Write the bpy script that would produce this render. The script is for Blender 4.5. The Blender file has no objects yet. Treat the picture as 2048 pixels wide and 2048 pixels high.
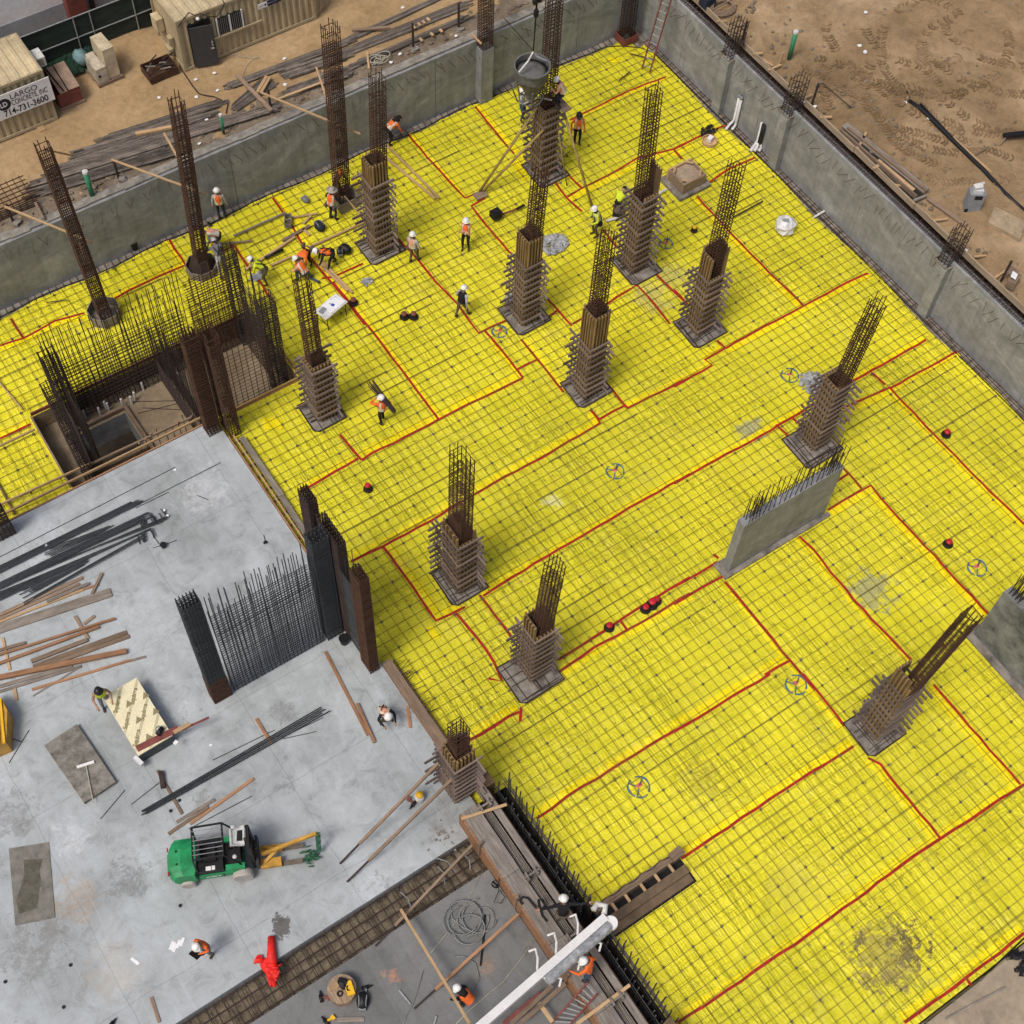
import bpy, bmesh, math, random
from mathutils import Vector, Matrix
random.seed(7)
R = math.radians
scene = bpy.context.scene
col = scene.collection

# ---------------------------------------------------------------- camera
CAM_R = Vector((0.83026583, -0.55635478, 0.03358586))
CAM_U = Vector((0.4634379, 0.72256877, 0.51295194))
CAM_F = Vector((0.30965135, 0.41032151, -0.85776005))
FPX, CAMZ = 2838.868, 44.0
cam_data = bpy.data.cameras.new('camera')
cam = bpy.data.objects.new('camera', cam_data)
col.objects.link(cam)
cam.matrix_world = Matrix(((CAM_R.x, CAM_U.x, -CAM_F.x, 0), (CAM_R.y, CAM_U.y, -CAM_F.y, 0),
                           (CAM_R.z, CAM_U.z, -CAM_F.z, CAMZ), (0, 0, 0, 1)))
cam_data.sensor_width = 36
cam_data.lens = FPX / 2048 * 36
cam_data.clip_start = 0.5
cam_data.clip_end = 2000
scene.camera = cam

# ---------------------------------------------------------------- sky, sun, exposure
SUN_EL, SUN_AZ = R(60), R(196)          # azimuth as the direction the light comes from, from +X anticlockwise
world = bpy.data.worlds.new("World")
scene.world = world
world.use_nodes = True
wn = world.node_tree
sky = wn.nodes.new('ShaderNodeTexSky')
sky.sky_type = 'NISHITA'
sky.sun_disc = False
sky.sun_elevation = SUN_EL
sky.sun_rotation = R(90) - SUN_AZ
sky.air_density = 0.8
sky.dust_density = 6.0
sky.ozone_density = 0.6
wn.links.new(sky.outputs[0], wn.nodes['Background'].inputs[0])
wn.nodes['Background'].inputs[1].default_value = 0.108
sun_data = bpy.data.lights.new('sun', 'SUN')
sun_data.energy = 1.6
sun_data.angle = R(17)
sun_data.color = (1.0, 0.95, 0.88)
sun = bpy.data.objects.new('sun', sun_data)
col.objects.link(sun)
sd = Vector((math.cos(SUN_EL) * math.cos(SUN_AZ), math.cos(SUN_EL) * math.sin(SUN_AZ), math.sin(SUN_EL)))
sun.rotation_euler = sd.to_track_quat('Z', 'Y').to_euler()
sun.location = (0, 0, 60)
scene.view_settings.view_transform = 'Standard'
scene.view_settings.look = 'None'
scene.view_settings.exposure = 0.13
scene.view_settings.gamma = 1.0

# ---------------------------------------------------------------- survey: a picture point of known height gives a ground point
FR = {1: (0, 0, 2.76), 2: (680, 0, 2.76), 3: (1348, 0, 2.76), 4: (0, 680, 2.76), 5: (680, 680, 2.76), 6: (1348, 680, 2.76),
      7: (0, 1348, 2.76), 8: (680, 1348, 2.76), 9: (1348, 1348, 2.76), 'a': (0, 480, 3.116), 'b': (0, 900, 5.52), 'c': (0, 1150, 5.52),
      'd': (340, 940, 4.025), 'e': (820, 1400, 5.52), 'f': (980, 1700, 5.52), 'h': (0, 0, 5.52), 'i': (300, 0, 5.52),
      'j': (320, 1580, 5.084), 'k': (620, 1880, 5.084), 'l': (1000, 60, 4.6), 'm': (380, 380, 5.084)}

def at(k, x, y, z=0.0):
    ox, oy, s = FR[k]
    u, v = ox + x / s, oy + y / s
    d = CAM_F + CAM_R * ((u - 1024) / FPX) + CAM_U * (-(v - 1024) / FPX)
    t = (z - CAMZ) / d.z
    return Vector((d.x * t, d.y * t, z))

def up_to(base, k, x, y):
    """height of the point straight above base that is nearest to a picture point"""
    ox, oy, s = FR[k]
    u, v = ox + x / s, oy + y / s
    best = None
    for i in range(0, 1300):
        z = base.z + i * 0.01
        p = Vector((base.x, base.y, z - CAMZ))
        c = p.dot(CAM_F)
        e = (1024 + FPX * p.dot(CAM_R) / c - u) ** 2 + (1024 - FPX * p.dot(CAM_U) / c - v) ** 2
        if best is None or e < best[0]:
            best = (e, z)
    return best[1]

# ---------------------------------------------------------------- objects
def tag(o, label=None, cat=None, group=None, kind=None):
    if label: o['label'] = label
    if cat: o['category'] = cat
    if group: o['group'] = group
    if kind: o['kind'] = kind
    return o

def empty(name, loc=(0, 0, 0), rz=0.0):
    o = bpy.data.objects.new(name, None)
    o.location = loc
    o.rotation_euler = (0, 0, rz)
    o.empty_display_size = 0.1
    col.objects.link(o)
    return o

class MB:
    """collects shapes and links them as one mesh object"""
    def __init__(self):
        self.v, self.f, self.m = [], [], []
    def add(self, vs, fs, mi=0):
        b = len(self.v)
        self.v += [tuple(p) for p in vs]
        self.f += [[b + i for i in f] for f in fs]
        self.m += [mi] * len(fs)
        return self
    def box(self, x0, x1, y0, y1, z0, z1, mi=0):
        vs = [(x0, y0, z0), (x1, y0, z0), (x1, y1, z0), (x0, y1, z0), (x0, y0, z1), (x1, y0, z1), (x1, y1, z1), (x0, y1, z1)]
        return self.add(vs, [(3, 2, 1, 0), (4, 5, 6, 7), (0, 1, 5, 4), (1, 2, 6, 5), (2, 3, 7, 6), (3, 0, 4, 7)], mi)
    def cbox(self, c, s, rz=0.0, mi=0, rx=0.0, ry=0.0):
        m = Matrix.Rotation(rz, 3, 'Z') @ Matrix.Rotation(ry, 3, 'Y') @ Matrix.Rotation(rx, 3, 'X')
        c = Vector(c)
        vs = [c + m @ Vector((i * s[0] / 2, j * s[1] / 2, k * s[2] / 2)) for i, j, k in
              ((-1, -1, -1), (1, -1, -1), (1, 1, -1), (-1, 1, -1), (-1, -1, 1), (1, -1, 1), (1, 1, 1), (-1, 1, 1))]
        return self.add(vs, [(3, 2, 1, 0), (4, 5, 6, 7), (0, 1, 5, 4), (1, 2, 6, 5), (2, 3, 7, 6), (3, 0, 4, 7)], mi)
    def beam(self, a, b, w, h, mi=0, up=(0, 0, 1)):
        a, b = Vector(a), Vector(b)
        d = (b - a).normalized()
        up = Vector(up)
        if abs(d.dot(up)) > 0.98: up = Vector((1, 0, 0)) if abs(d.x) < 0.9 else Vector((0, 1, 0))
        s = d.cross(up).normalized() * (w / 2)
        n = s.cross(d).normalized() * (h / 2)
        vs = [a - s - n, a + s - n, a + s + n, a - s + n, b - s - n, b + s - n, b + s + n, b - s + n]
        return self.add(vs, [(0, 1, 2, 3), (7, 6, 5, 4), (0, 4, 5, 1), (1, 5, 6, 2), (2, 6, 7, 3), (3, 7, 4, 0)], mi)
    def tube(self, pts, r, n=6, mi=0, cap=True, closed=False):
        pts = [Vector(p) for p in pts]
        rs = r if isinstance(r, (list, tuple)) else [r] * len(pts)
        L = len(pts)
        vs, prev = [], None
        for i, p in enumerate(pts):
            if closed: d = pts[(i + 1) % L] - pts[i - 1]
            else: d = (pts[i + 1] if i < L - 1 else p) - (pts[i - 1] if i else p)
            d = d.normalized() if d.length > 1e-9 else Vector((0, 0, 1))
            if prev is None:
                ref = Vector((0, 0, 1)) if abs(d.z) < 0.9 else Vector((1, 0, 0))
                s = d.cross(ref).normalized()
            else:
                s = (prev - d * prev.dot(d))
                s = s.normalized() if s.length > 1e-6 else d.orthogonal().normalized()
            prev = s
            t = d.cross(s)
            vs += [p + (s * math.cos(2 * math.pi * k / n) + t * math.sin(2 * math.pi * k / n)) * rs[i] for k in range(n)]
        fs = []
        for i in range(L if closed else L - 1):
            j = (i + 1) % L
            fs += [(i * n + k, i * n + (k + 1) % n, j * n + (k + 1) % n, j * n + k) for k in range(n)]
        if cap and not closed:
            fs.append(tuple(range(n))[::-1])
            fs.append(tuple((L - 1) * n + k for k in range(n)))
        return self.add(vs, fs, mi)
    def lathe(self, prof, c=(0, 0, 0), n=20, mi=0, sx=1.0, sy=1.0, rz=0.0):
        c = Vector(c)
        vs = []
        for r, z in prof:
            for k in range(n):
                a = 2 * math.pi * k / n + rz
                vs.append(c + Vector((r * math.cos(a) * sx, r * math.sin(a) * sy, z)))
        fs = []
        for i in range(len(prof) - 1):
            fs += [(i * n + k, i * n + (k + 1) % n, (i + 1) * n + (k + 1) % n, (i + 1) * n + k) for k in range(n)]
        if prof[0][0] > 1e-6: fs.append(tuple(range(n))[::-1])
        if prof[-1][0] > 1e-6: fs.append(tuple((len(prof) - 1) * n + k for k in range(n)))
        return self.add(vs, fs, mi)
    def prism(self, poly, z0, z1, mi=0):
        n = len(poly)
        vs = [(p[0], p[1], z0) for p in poly] + [(p[0], p[1], z1) for p in poly]
        return self.add(vs, [tuple(range(n))[::-1], tuple(range(n, 2 * n))] + [(i, (i + 1) % n, n + (i + 1) % n, n + i) for i in range(n)], mi)
    def blob(self, c, r, seed=0, rough=0.3, n=8, mi=0):
        rnd = random.Random(seed)
        c = Vector(c)
        rings = n // 2
        vs, fs = [], []
        for i in range(rings + 1):
            th = math.pi * i / rings
            for k in range(n):
                a = 2 * math.pi * k / n
                q = 1 + rnd.uniform(-rough, rough)
                vs.append(c + Vector((r[0] * math.sin(th) * math.cos(a) * q, r[1] * math.sin(th) * math.sin(a) * q, r[2] * math.cos(th) * (1 + rnd.uniform(-rough, rough) * .5))))
        for i in range(rings):
            fs += [(i * n + k, (i + 1) * n + k, (i + 1) * n + (k + 1) % n, i * n + (k + 1) % n) for k in range(n)]
        return self.add(vs, fs, mi)
    def build(self, name, mats, parent=None, loc=None, smooth=False, rz=None):
        me = bpy.data.meshes.new(name)
        me.from_pydata(self.v, [], self.f)
        if not isinstance(mats, (list, tuple)): mats = [mats]
        for m in mats: me.materials.append(m)
        if len(mats) > 1: me.polygons.foreach_set('material_index', self.m)
        if smooth: me.polygons.foreach_set('use_smooth', [True] * len(me.polygons))
        bm = bmesh.new(); bm.from_mesh(me)
        bmesh.ops.recalc_face_normals(bm, faces=bm.faces)
        bm.to_mesh(me); bm.free()
        o = bpy.data.objects.new(name, me)
        col.objects.link(o)
        if parent: o.parent = parent
        if loc is not None: o.location = loc
        if rz is not None: o.rotation_euler = (0, 0, rz)
        return o

def kids(o):
    return [c for c in bpy.data.objects if c.parent == o]

def copy_tree(o, parent=None, loc=None, rz=None, label=None):
    c = o.copy()
    col.objects.link(c)
    c.parent = parent
    for ch in list(o.children): copy_tree(ch, c)
    if loc is not None: c.location = loc
    if rz is not None: c.rotation_euler = (0, 0, rz)
    if label: c['label'] = label
    return c

# ---------------------------------------------------------------- materials
def nodes_of(name):
    m = bpy.data.materials.new(name)
    m.use_nodes = True
    nt = m.node_tree
    return m, nt, nt.nodes['Principled BSDF']

def nnew(nt, t, **kw):
    n = nt.nodes.new(t)
    for k, v in kw.items():
        if k in n.inputs.keys(): n.inputs[k].default_value = v
        else: setattr(n, k, v)
    return n

def coords(nt, scale=(1, 1, 1), rot=(0, 0, 0), world_space=False):
    mp = nt.nodes.new('ShaderNodeMapping')
    mp.inputs['Scale'].default_value = scale
    mp.inputs['Rotation'].default_value = rot
    if world_space:
        g = nt.nodes.new('ShaderNodeNewGeometry'); nt.links.new(g.outputs['Position'], mp.inputs['Vector'])
    else:
        g = nt.nodes.new('ShaderNodeTexCoord'); nt.links.new(g.outputs['Object'], mp.inputs['Vector'])
    return mp.outputs[0]

def noise(nt, vec, scale, detail=5, rough=.6, dist=0.0):
    n = nnew(nt, 'ShaderNodeTexNoise')
    n.inputs['Scale'].default_value = scale
    n.inputs['Detail'].default_value = detail
    n.inputs['Roughness'].default_value = rough
    n.inputs['Distortion'].default_value = dist
    nt.links.new(vec, n.inputs['Vector'])
    return n.outputs['Fac']

def ramp(nt, fac, stops, interp='LINEAR'):
    r = nt.nodes.new('ShaderNodeValToRGB')
    r.color_ramp.interpolation = interp
    els = r.color_ramp.elements
    while len(els) < len(stops): els.new(0.5)
    for e, (p, c) in zip(els, stops):
        e.position = p
        e.color = (c[0], c[1], c[2], 1) if not isinstance(c, (int, float)) else (c, c, c, 1)
    nt.links.new(fac, r.inputs[0])
    return r.outputs[0]

def mix(nt, fac, a, b, mode='MIX'):
    m = nt.nodes.new('ShaderNodeMix')
    m.data_type = 'RGBA'
    m.blend_type = mode
    for s, val in ((0, fac), (6, a), (7, b)):
        if hasattr(val, 'is_linked') or hasattr(val, 'links'): nt.links.new(val, m.inputs[s])
        elif s == 0: m.inputs[0].default_value = val
        else: m.inputs[s].default_value = (val[0], val[1], val[2], 1)
    return m.outputs[2]

def bump(nt, bsdf, h, strength=.3, dist=.02):
    b = nt.nodes.new('ShaderNodeBump')
    b.inputs['Strength'].default_value = strength
    b.inputs['Distance'].default_value = dist
    nt.links.new(h, b.inputs['Height'])
    nt.links.new(b.outputs[0], bsdf.inputs['Normal'])

def mat(name, c, rough=.8, var=.25, scale=3.0, c2=None, metal=0.0, spec=.3, bmp=0.0, stretch=(1, 1, 1), rand=0.0, fine=0.12):
    m, nt, b = nodes_of(name)
    v = coords(nt, stretch)
    n = noise(nt, v, scale, 5, .65)
    lo = tuple(x * (1 - var) for x in c)
    hi = c2 or tuple(min(1, x * (1 + var)) for x in c)
    cc = ramp(nt, n, [(0.32, lo), (0.68, hi)])
    if fine:
        n2 = noise(nt, v, scale * 9, 3, .6)
        cc = mix(nt, 1.0, cc, ramp(nt, n2, [(0.3, 1 - fine * 1.6), (0.7, 1.0)]), 'MULTIPLY')
    if rand:
        oi = nt.nodes.new('ShaderNodeObjectInfo')
        cc = mix(nt, 1.0, cc, ramp(nt, oi.outputs['Random'], [(0, 1 - rand), (1, 1.0)]), 'MULTIPLY')
    nt.links.new(cc, b.inputs['Base Color'])
    b.inputs['Roughness'].default_value = rough
    b.inputs['Metallic'].default_value = metal
    b.inputs['Specular IOR Level'].default_value = spec
    if bmp: bump(nt, b, n, bmp, .02)
    return m

M = {}
M['rust'] = mat('rusty_steel', (.072, .036, .022), .85, .45, 5, bmp=.2)
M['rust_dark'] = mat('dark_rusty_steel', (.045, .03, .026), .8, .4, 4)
M['steel_dark'] = mat('dark_mill_steel', (.055, .062, .07), .55, .35, 3, spec=.4, rand=.45)
M['mat_bar'] = mat('mat_rebar_steel', (.17, .135, .035), .8, .4, 1.2)
M['bank_bar'] = mat('bank_rebar_steel', (.23, .195, .165), .8, .45, 2, rand=.65)
M['wood'] = mat('weathered_lumber', (.30, .215, .15), .85, .3, 3, stretch=(.6, 6, 6), rand=.4)
M['wood_grey_y'] = mat('grey_walkway_lumber', (.27, .24, .21), .9, .4, 3, stretch=(5, .5, 5), rand=.3)
M['bar_grey'] = mat('grey_mill_bar', (.075, .075, .08), .5, .35, 3, spec=.5, rand=.3)  # trench uprights, a lighter grey steel than the dark mill bars
M['wood_new'] = mat('fresh_lumber', (.55, .37, .20), .8, .2, 3, stretch=(.6, 6, 6), rand=.25)
M['wood_grey'] = mat('grey_lumber', (.27, .235, .20), .9, .35, 3, stretch=(.6, 5, 5), rand=.3)
M['wood_orange'] = mat('orange_form_lumber', (.40, .215, .115), .75, .3, 3, stretch=(.5, 5, 5), rand=.3)
M['wood_clamp'] = mat('clamp_lumber', (.215, .165, .145), .9, .4, 2.2, stretch=(1, 1, 1), rand=.5)
M['ply'] = mat('form_plywood', (.15, .10, .055), .8, .35, 1.2, stretch=(3, 3, .6))
M['ply_in'] = mat('oiled_plywood_inside', (.10, .05, .025), .6, .4, 2)
M['stud'] = mat('form_stud_lumber', (.27, .18, .075), .85, .35, 1.5, stretch=(4, 4, .6))
M['conc_form'] = mat('rough_concrete', (.215, .195, .17), .9, .55, 2.5, bmp=.3)
M['black'] = mat('black_plastic', (.012, .012, .013), .5, .3, 8)
M['black_rubber'] = mat('black_rubber', (.02, .02, .02), .9, .3, 8)
M['white'] = mat('white_paint', (.78, .78, .77), .5, .06, 3)
M['white_dirty'] = mat('dusty_white_plastic', (.62, .62, .60), .5, .2, 5)
M['red'] = mat('red_plastic', (.55, .02, .03), .45, .25, 5)
M['red_net'] = mat('red_plastic_netting', (.75, .025, .02), .6, .3, 6)
M['maroon'] = mat('maroon_painted_steel', (.20, .06, .05), .6, .3, 3)
M['green'] = mat('green_machine_paint', (.012, .30, .10), .5, .3, 2.5, spec=.4, fine=.25)
M['green_pipe'] = mat('green_pipe_plastic', (.045, .23, .125), .5, .2, 4)
M['green_net'] = mat('dark_green_mesh', (.012, .04, .022), .85, .4, 6, bmp=.4)
M['teal'] = mat('faded_blue_wrap', (.17, .28, .30), .8, .25, 6)
M['yellow_paint'] = mat('ochre_machine_paint', (.52, .29, .05), .5, .3, 3)
M['yellow_case'] = mat('bright_yellow_plastic', (.80, .48, .02), .4, .1, 4)
M['grey_metal'] = mat('grey_metal', (.30, .31, .32), .5, .2, 5, metal=.3)
M['grey_plastic'] = mat('grey_plastic', (.25, .27, .29), .6, .2, 4)
M['bucket'] = mat('mortar_caked_steel', (.13, .13, .125), .7, .4, 4)
M['galv'] = mat('galvanised_steel', (.42, .44, .45), .45, .2, 6, metal=.5)
M['pvc'] = mat('dusty_pvc', (.62, .63, .63), .45, .15, 6)
M['hose'] = mat('grey_hose', (.22, .23, .23), .7, .25, 6)
M['rope'] = mat('pale_rope', (.42, .40, .32), .9, .2, 8)
M['tire'] = mat('dusty_white_tyre', (.42, .39, .36), .9, .2, 5)
M['box_mat'] = mat('footing_concrete', (.36, .28, .20), .9, .3, 3, bmp=.3)
M['sand_tan'] = mat('sandy_fill', (.30, .23, .14), .95, .3, 3, bmp=.4)
M['concrete_wet'] = mat('wet_concrete', (.14, .14, .135), .5, .25, 3, bmp=.5)
M['debris'] = mat('crumpled_grey_film', (.34, .35, .36), .5, .5, 4)
M['bag'] = mat('white_plastic_bag', (.72, .72, .74), .45, .15, 6)
M['paper'] = mat('white_paper', (.82, .83, .85), .7, .05, 4)
M['blue_ink'] = mat('blue_ink', (.03, .07, .30), .7, .2, 4)
M['blue_paint'] = mat('blue_spray_paint', (.05, .15, .27), .8, .3, 5)
M['pink_paint'] = mat('pink_spray_paint', (.70, .16, .16), .8, .25, 5)
M['orange_spray'] = mat('orange_spray_paint', (.62, .27, .15), .9, .25, 4)
M['foam'] = mat('cream_foam_facing', (.80, .74, .50), .7, .07, 2)
M['foam_ink'] = mat('olive_print', (.27, .24, .13), .8, .1, 4)
M['sign_ink'] = mat('black_sign_ink', (.02, .022, .025), .6, .1, 4)
M['skin'] = mat('skin', (.42, .24, .16), .6, .1, 6)
M['hair'] = mat('dark_hair', (.015, .011, .009), .8, .2, 8)
M['hat_white'] = mat('white_hard_hat', (.82, .82, .80), .35, .05, 5)
M['hat_black'] = mat('black_hard_hat', (.02, .02, .022), .4, .2, 5)
M['hat_straw'] = mat('grey_brim_hat', (.36, .33, .29), .8, .2, 5)
M['hat_orange'] = mat('orange_hard_hat', (.85, .25, .03), .35, .1, 5)
M['c_orange'] = mat('orange_cloth', (.88, .17, .035), .8, .2, 7, bmp=.3)
M['c_peach'] = mat('faded_peach_cloth', (.72, .36, .24), .85, .2, 7)
M['c_lime'] = mat('lime_cloth', (.60, .72, .03), .8, .2, 7, bmp=.3)
M['c_black'] = mat('black_cloth', (.015, .015, .017), .9, .3, 7)
M['c_grey'] = mat('grey_cloth', (.20, .21, .22), .9, .25, 7)
M['c_lgrey'] = mat('light_grey_cloth', (.42, .43, .44), .9, .2, 7)
M['c_denim'] = mat('denim_cloth', (.05, .085, .14), .9, .3, 7)
M['c_navy'] = mat('navy_cloth', (.02, .027, .042), .9, .3, 7)
M['c_brown'] = mat('brown_cloth', (.11, .085, .06), .9, .3, 7)
M['boot'] = mat('work_boot_leather', (.06, .042, .03), .8, .3, 7)
M['reflect'] = mat('pale_reflective_band', (.62, .62, .50), .4, .1, 7)

# ================================================================ setting: ground, slab, walls
from mathutils import noise as mnoise
SL = 0.3                                   # level of the finished grey slab above the yellow sheeting
TOP = 3.2                                  # level of the ground behind the retaining walls

def math_node(nt, op, a, b=None, c=None):
    n = nt.nodes.new('ShaderNodeMath'); n.operation = op
    for i, val in enumerate((a, b, c)):
        if val is None: continue
        if isinstance(val, (int, float)): n.inputs[i].default_value = val
        else: nt.links.new(val, n.inputs[i])
    return n.outputs[0]

def spot_mask(nt, pos, x, y, r, soft, nz, amt):
    """1 inside a ragged patch round (x, y)"""
    d = nt.nodes.new('ShaderNodeVectorMath'); d.operation = 'DISTANCE'
    fl = nt.nodes.new('ShaderNodeVectorMath'); fl.operation = 'MULTIPLY'
    nt.links.new(pos, fl.inputs[0]); fl.inputs[1].default_value = (1, 1, 0)
    nt.links.new(fl.outputs[0], d.inputs[0]); d.inputs[1].default_value = (x, y, 0)
    e = math_node(nt, 'ADD', d.outputs['Value'], math_node(nt, 'MULTIPLY', math_node(nt, 'SUBTRACT', nz, .5), amt * 1.7))
    return math_node(nt, 'SUBTRACT', 1.0, math_node(nt, 'SMOOTH_MIN', math_node(nt, 'MAXIMUM', math_node(nt, 'DIVIDE', math_node(nt, 'SUBTRACT', e, r), soft), 0.0), 1.0, 0.05))

def yellow_mat(name, c1, c2, prints=True, stains=()):
    m, nt, b = nodes_of(name)
    pos = coords(nt, world_space=True)
    n1 = noise(nt, pos, .22, 4, .6)
    n2 = noise(nt, pos, 2.6, 5, .7, .6)
    c = ramp(nt, n1, [(.3, c1), (.7, c2)])
    c = mix(nt, 1.0, c, ramp(nt, n2, [(.26, (.84, .85, .88)), (.5, (1.0, 1.0, 1.0))]), 'MULTIPLY')
    n5 = noise(nt, pos, 45, 2, .6)
    c = mix(nt, 1.0, c, ramp(nt, n5, [(.25, .9), (.6, 1.0)]), 'MULTIPLY')
    vo = nt.nodes.new('ShaderNodeTexVoronoi'); vo.inputs['Scale'].default_value = .16; nt.links.new(pos, vo.inputs['Vector'])
    sv = nt.nodes.new('ShaderNodeSeparateColor'); nt.links.new(vo.outputs['Color'], sv.inputs[0])
    c = mix(nt, 1.0, c, ramp(nt, sv.outputs[0], [(0, (.84, .86, .9)), (1, (1.0, 1.0, 1.0))]), 'MULTIPLY')
    n6 = noise(nt, pos, .9, 7, .75, .8)
    c = mix(nt, math_node(nt, 'MULTIPLY', ramp(nt, n6, [(.54, 0.0), (.72, 1.0)]), .28), c, (.55, .49, .16))
    if prints:
        sp = nt.nodes.new('ShaderNodeSeparateXYZ'); nt.links.new(pos, sp.inputs[0])
        fx = math_node(nt, 'FRACT', math_node(nt, 'DIVIDE', sp.outputs[0], .3786))
        fy = math_node(nt, 'FRACT', math_node(nt, 'ADD', math_node(nt, 'DIVIDE', sp.outputs[1], 1.53), math_node(nt, 'MULTIPLY', sp.outputs[0], .004)))
        mx = math_node(nt, 'MULTIPLY', math_node(nt, 'GREATER_THAN', fx, .34), math_node(nt, 'LESS_THAN', fx, .66))
        my = math_node(nt, 'MULTIPLY', math_node(nt, 'GREATER_THAN', fy, .12), math_node(nt, 'LESS_THAN', fy, .185))
        nz = noise(nt, coords(nt, (1, 1, 1), world_space=True), 26, 2, .5)
        big = noise(nt, pos, .35, 2, .5)
        k = math_node(nt, 'MULTIPLY', math_node(nt, 'MULTIPLY', mx, my), math_node(nt, 'MULTIPLY', math_node(nt, 'GREATER_THAN', nz, .47), math_node(nt, 'GREATER_THAN', big, .46)))
        c = mix(nt, math_node(nt, 'MULTIPLY', k, .55), c, (.12, .12, .03))
    if stains:
        nz = noise(nt, pos, 2.2, 6, .8)
        for (x, y, r, soft, amt, cc, op) in stains:
            s = spot_mask(nt, pos, x, y, r, soft, nz, amt)
            c = mix(nt, math_node(nt, 'MULTIPLY', s, op), c, cc)
    nt.links.new(c, b.inputs['Base Color'])
    b.inputs['Roughness'].default_value = .5
    b.inputs['Specular IOR Level'].default_value = .35
    w1 = noise(nt, coords(nt, (.5, 2.6, 1), (0, 0, .5), world_space=True), 1.5, 3, .55, 1.6)
    w2 = noise(nt, coords(nt, (2.6, .4, 1), (0, 0, -.3), world_space=True), 1.3, 3, .55, 2.0)
    wm = ramp(nt, noise(nt, pos, .3, 3, .6), [(.38, .25), (.62, 1.0)])
    bump(nt, b, math_node(nt, 'MULTIPLY', math_node(nt, 'ADD', w1, w2), wm), .9, .16)
    return m

mud = (.10, .075, .04)
grime = (.30, .28, .16)
def spot(k, x, y, r, soft, amt, c, op):
    p = at(k, x, y); return (p.x, p.y, r, soft, amt, c, op)
ST = [spot(9, 1290, 1520, .35, .12, 3.6, mud, .95), spot(9, 1010, 1490, .1, .12, 1.5, mud, .9), spot(9, 1180, 1560, .9, .25, 3.2, (.30, .25, .08), .6),
      spot(9, 150, 600, .6, .2, 3.4, (.24, .21, .06), .3), spot(6, 1090, 1390, .55, .25, 2.4, (.30, .31, .20), .7), spot(6, 420, 500, .3, .3, 2.0, (.34, .34, .24), .75),
      spot(3, 0, 1520, .4, .3, 2.0, (.38, .36, .2), .5), spot(9, 650, 1150, .6, .5, 3.0, (.33, .30, .10), .25), spot(5, 1170, 880, .1, .2, 1.6, (.8, .8, .5), .5),
      spot(2, 1720, 1640, .5, .4, 2.6, (.42, .38, .2), .5), spot(9, 1160, 1690, .3, .2, 2.6, (.22, .17, .07), .6)]
M['sheet'] = yellow_mat('yellow_vapor_sheet', (.74, .675, .028), (.82, .74, .02), True, ST)
M['sheet_lap'] = yellow_mat('doubled_yellow_sheet', (.95, .775, .002), (1.0, .82, .003), False)
M['tape'] = mat('red_seam_tape', (.46, .022, .014), .5, .3, 3, fine=.3)

def slab_mat(name, base, dark, light, spots=()):
    m, nt, b = nodes_of(name)
    pos = coords(nt, world_space=True)
    n1 = noise(nt, pos, .28, 6, .62, .4)
    n2 = noise(nt, pos, 1.6, 8, .72, .8)
    n3 = noise(nt, coords(nt, (1.0, .12, 1), world_space=True), 1.3, 4, .6)
    c = ramp(nt, n1, [(.28, dark), (.5, base), (.72, light)])
    c = mix(nt, 1.0, c, ramp(nt, n2, [(.27, (.62, .62, .62)), (.45, (.93, .93, .93)), (.72, (1.12, 1.13, 1.15))]), 'MULTIPLY')
    c = mix(nt, 1.0, c, ramp(nt, n3, [(.35, (.93, .93, .93)), (.65, (1.06, 1.06, 1.06))]), 'MULTIPLY')
    # pour joints and power-trowel passes
    sp = nt.nodes.new('ShaderNodeSeparateXYZ'); nt.links.new(pos, sp.inputs[0])
    wob = math_node(nt, 'MULTIPLY', math_node(nt, 'SUBTRACT', n1, .5), .35)
    for ax, per, off, wid, op in ((0, 1.22, .3, .02, .16), (1, 3.4, .2, .008, .3), (0, 3.66, .86, .007, .35)):
        f = math_node(nt, 'FRACT', math_node(nt, 'ADD', math_node(nt, 'DIVIDE', math_node(nt, 'ADD', sp.outputs[ax], wob), per), off))
        l = math_node(nt, 'LESS_THAN', f, wid)
        if op < .2:
            c = mix(nt, math_node(nt, 'MULTIPLY', l, op * 1.6), c, light)
            c = mix(nt, math_node(nt, 'MULTIPLY', math_node(nt, 'LESS_THAN', f, .33), .03), c, (.6, .63, .65))
        else: c = mix(nt, math_node(nt, 'MULTIPLY', l, op), c, (.12, .12, .12))
    n4 = noise(nt, pos, 7, 4, .7, .5)
    c = mix(nt, math_node(nt, 'MULTIPLY', math_node(nt, 'GREATER_THAN', math_node(nt, 'MULTIPLY', n4, n1), .375), .35), c, (.16, .155, .15))
    nz = noise(nt, pos, 1.8, 8, .82, .6)
    sk = ramp(nt, noise(nt, pos, 5.5, 6, .8, .4), [(.36, .12), (.58, 1.0)])
    for (x, y, r, soft, amt, cc, op) in spots:
        s = math_node(nt, 'MULTIPLY', spot_mask(nt, pos, x, y, r, soft * .6, nz, amt * 1.3), op)
        c = mix(nt, s if soft < .06 else math_node(nt, 'MULTIPLY', s, sk), c, cc)
    nf = noise(nt, pos, 30, 3, .6)
    c = mix(nt, 1.0, c, ramp(nt, nf, [(.3, .86), (.65, 1.0)]), 'MULTIPLY')
    nt.links.new(c, b.inputs['Base Color'])
    b.inputs['Roughness'].default_value = .62
    b.inputs['Specular IOR Level'].default_value = .35
    bump(nt, b, n2, .12, .01)
    return m

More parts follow.
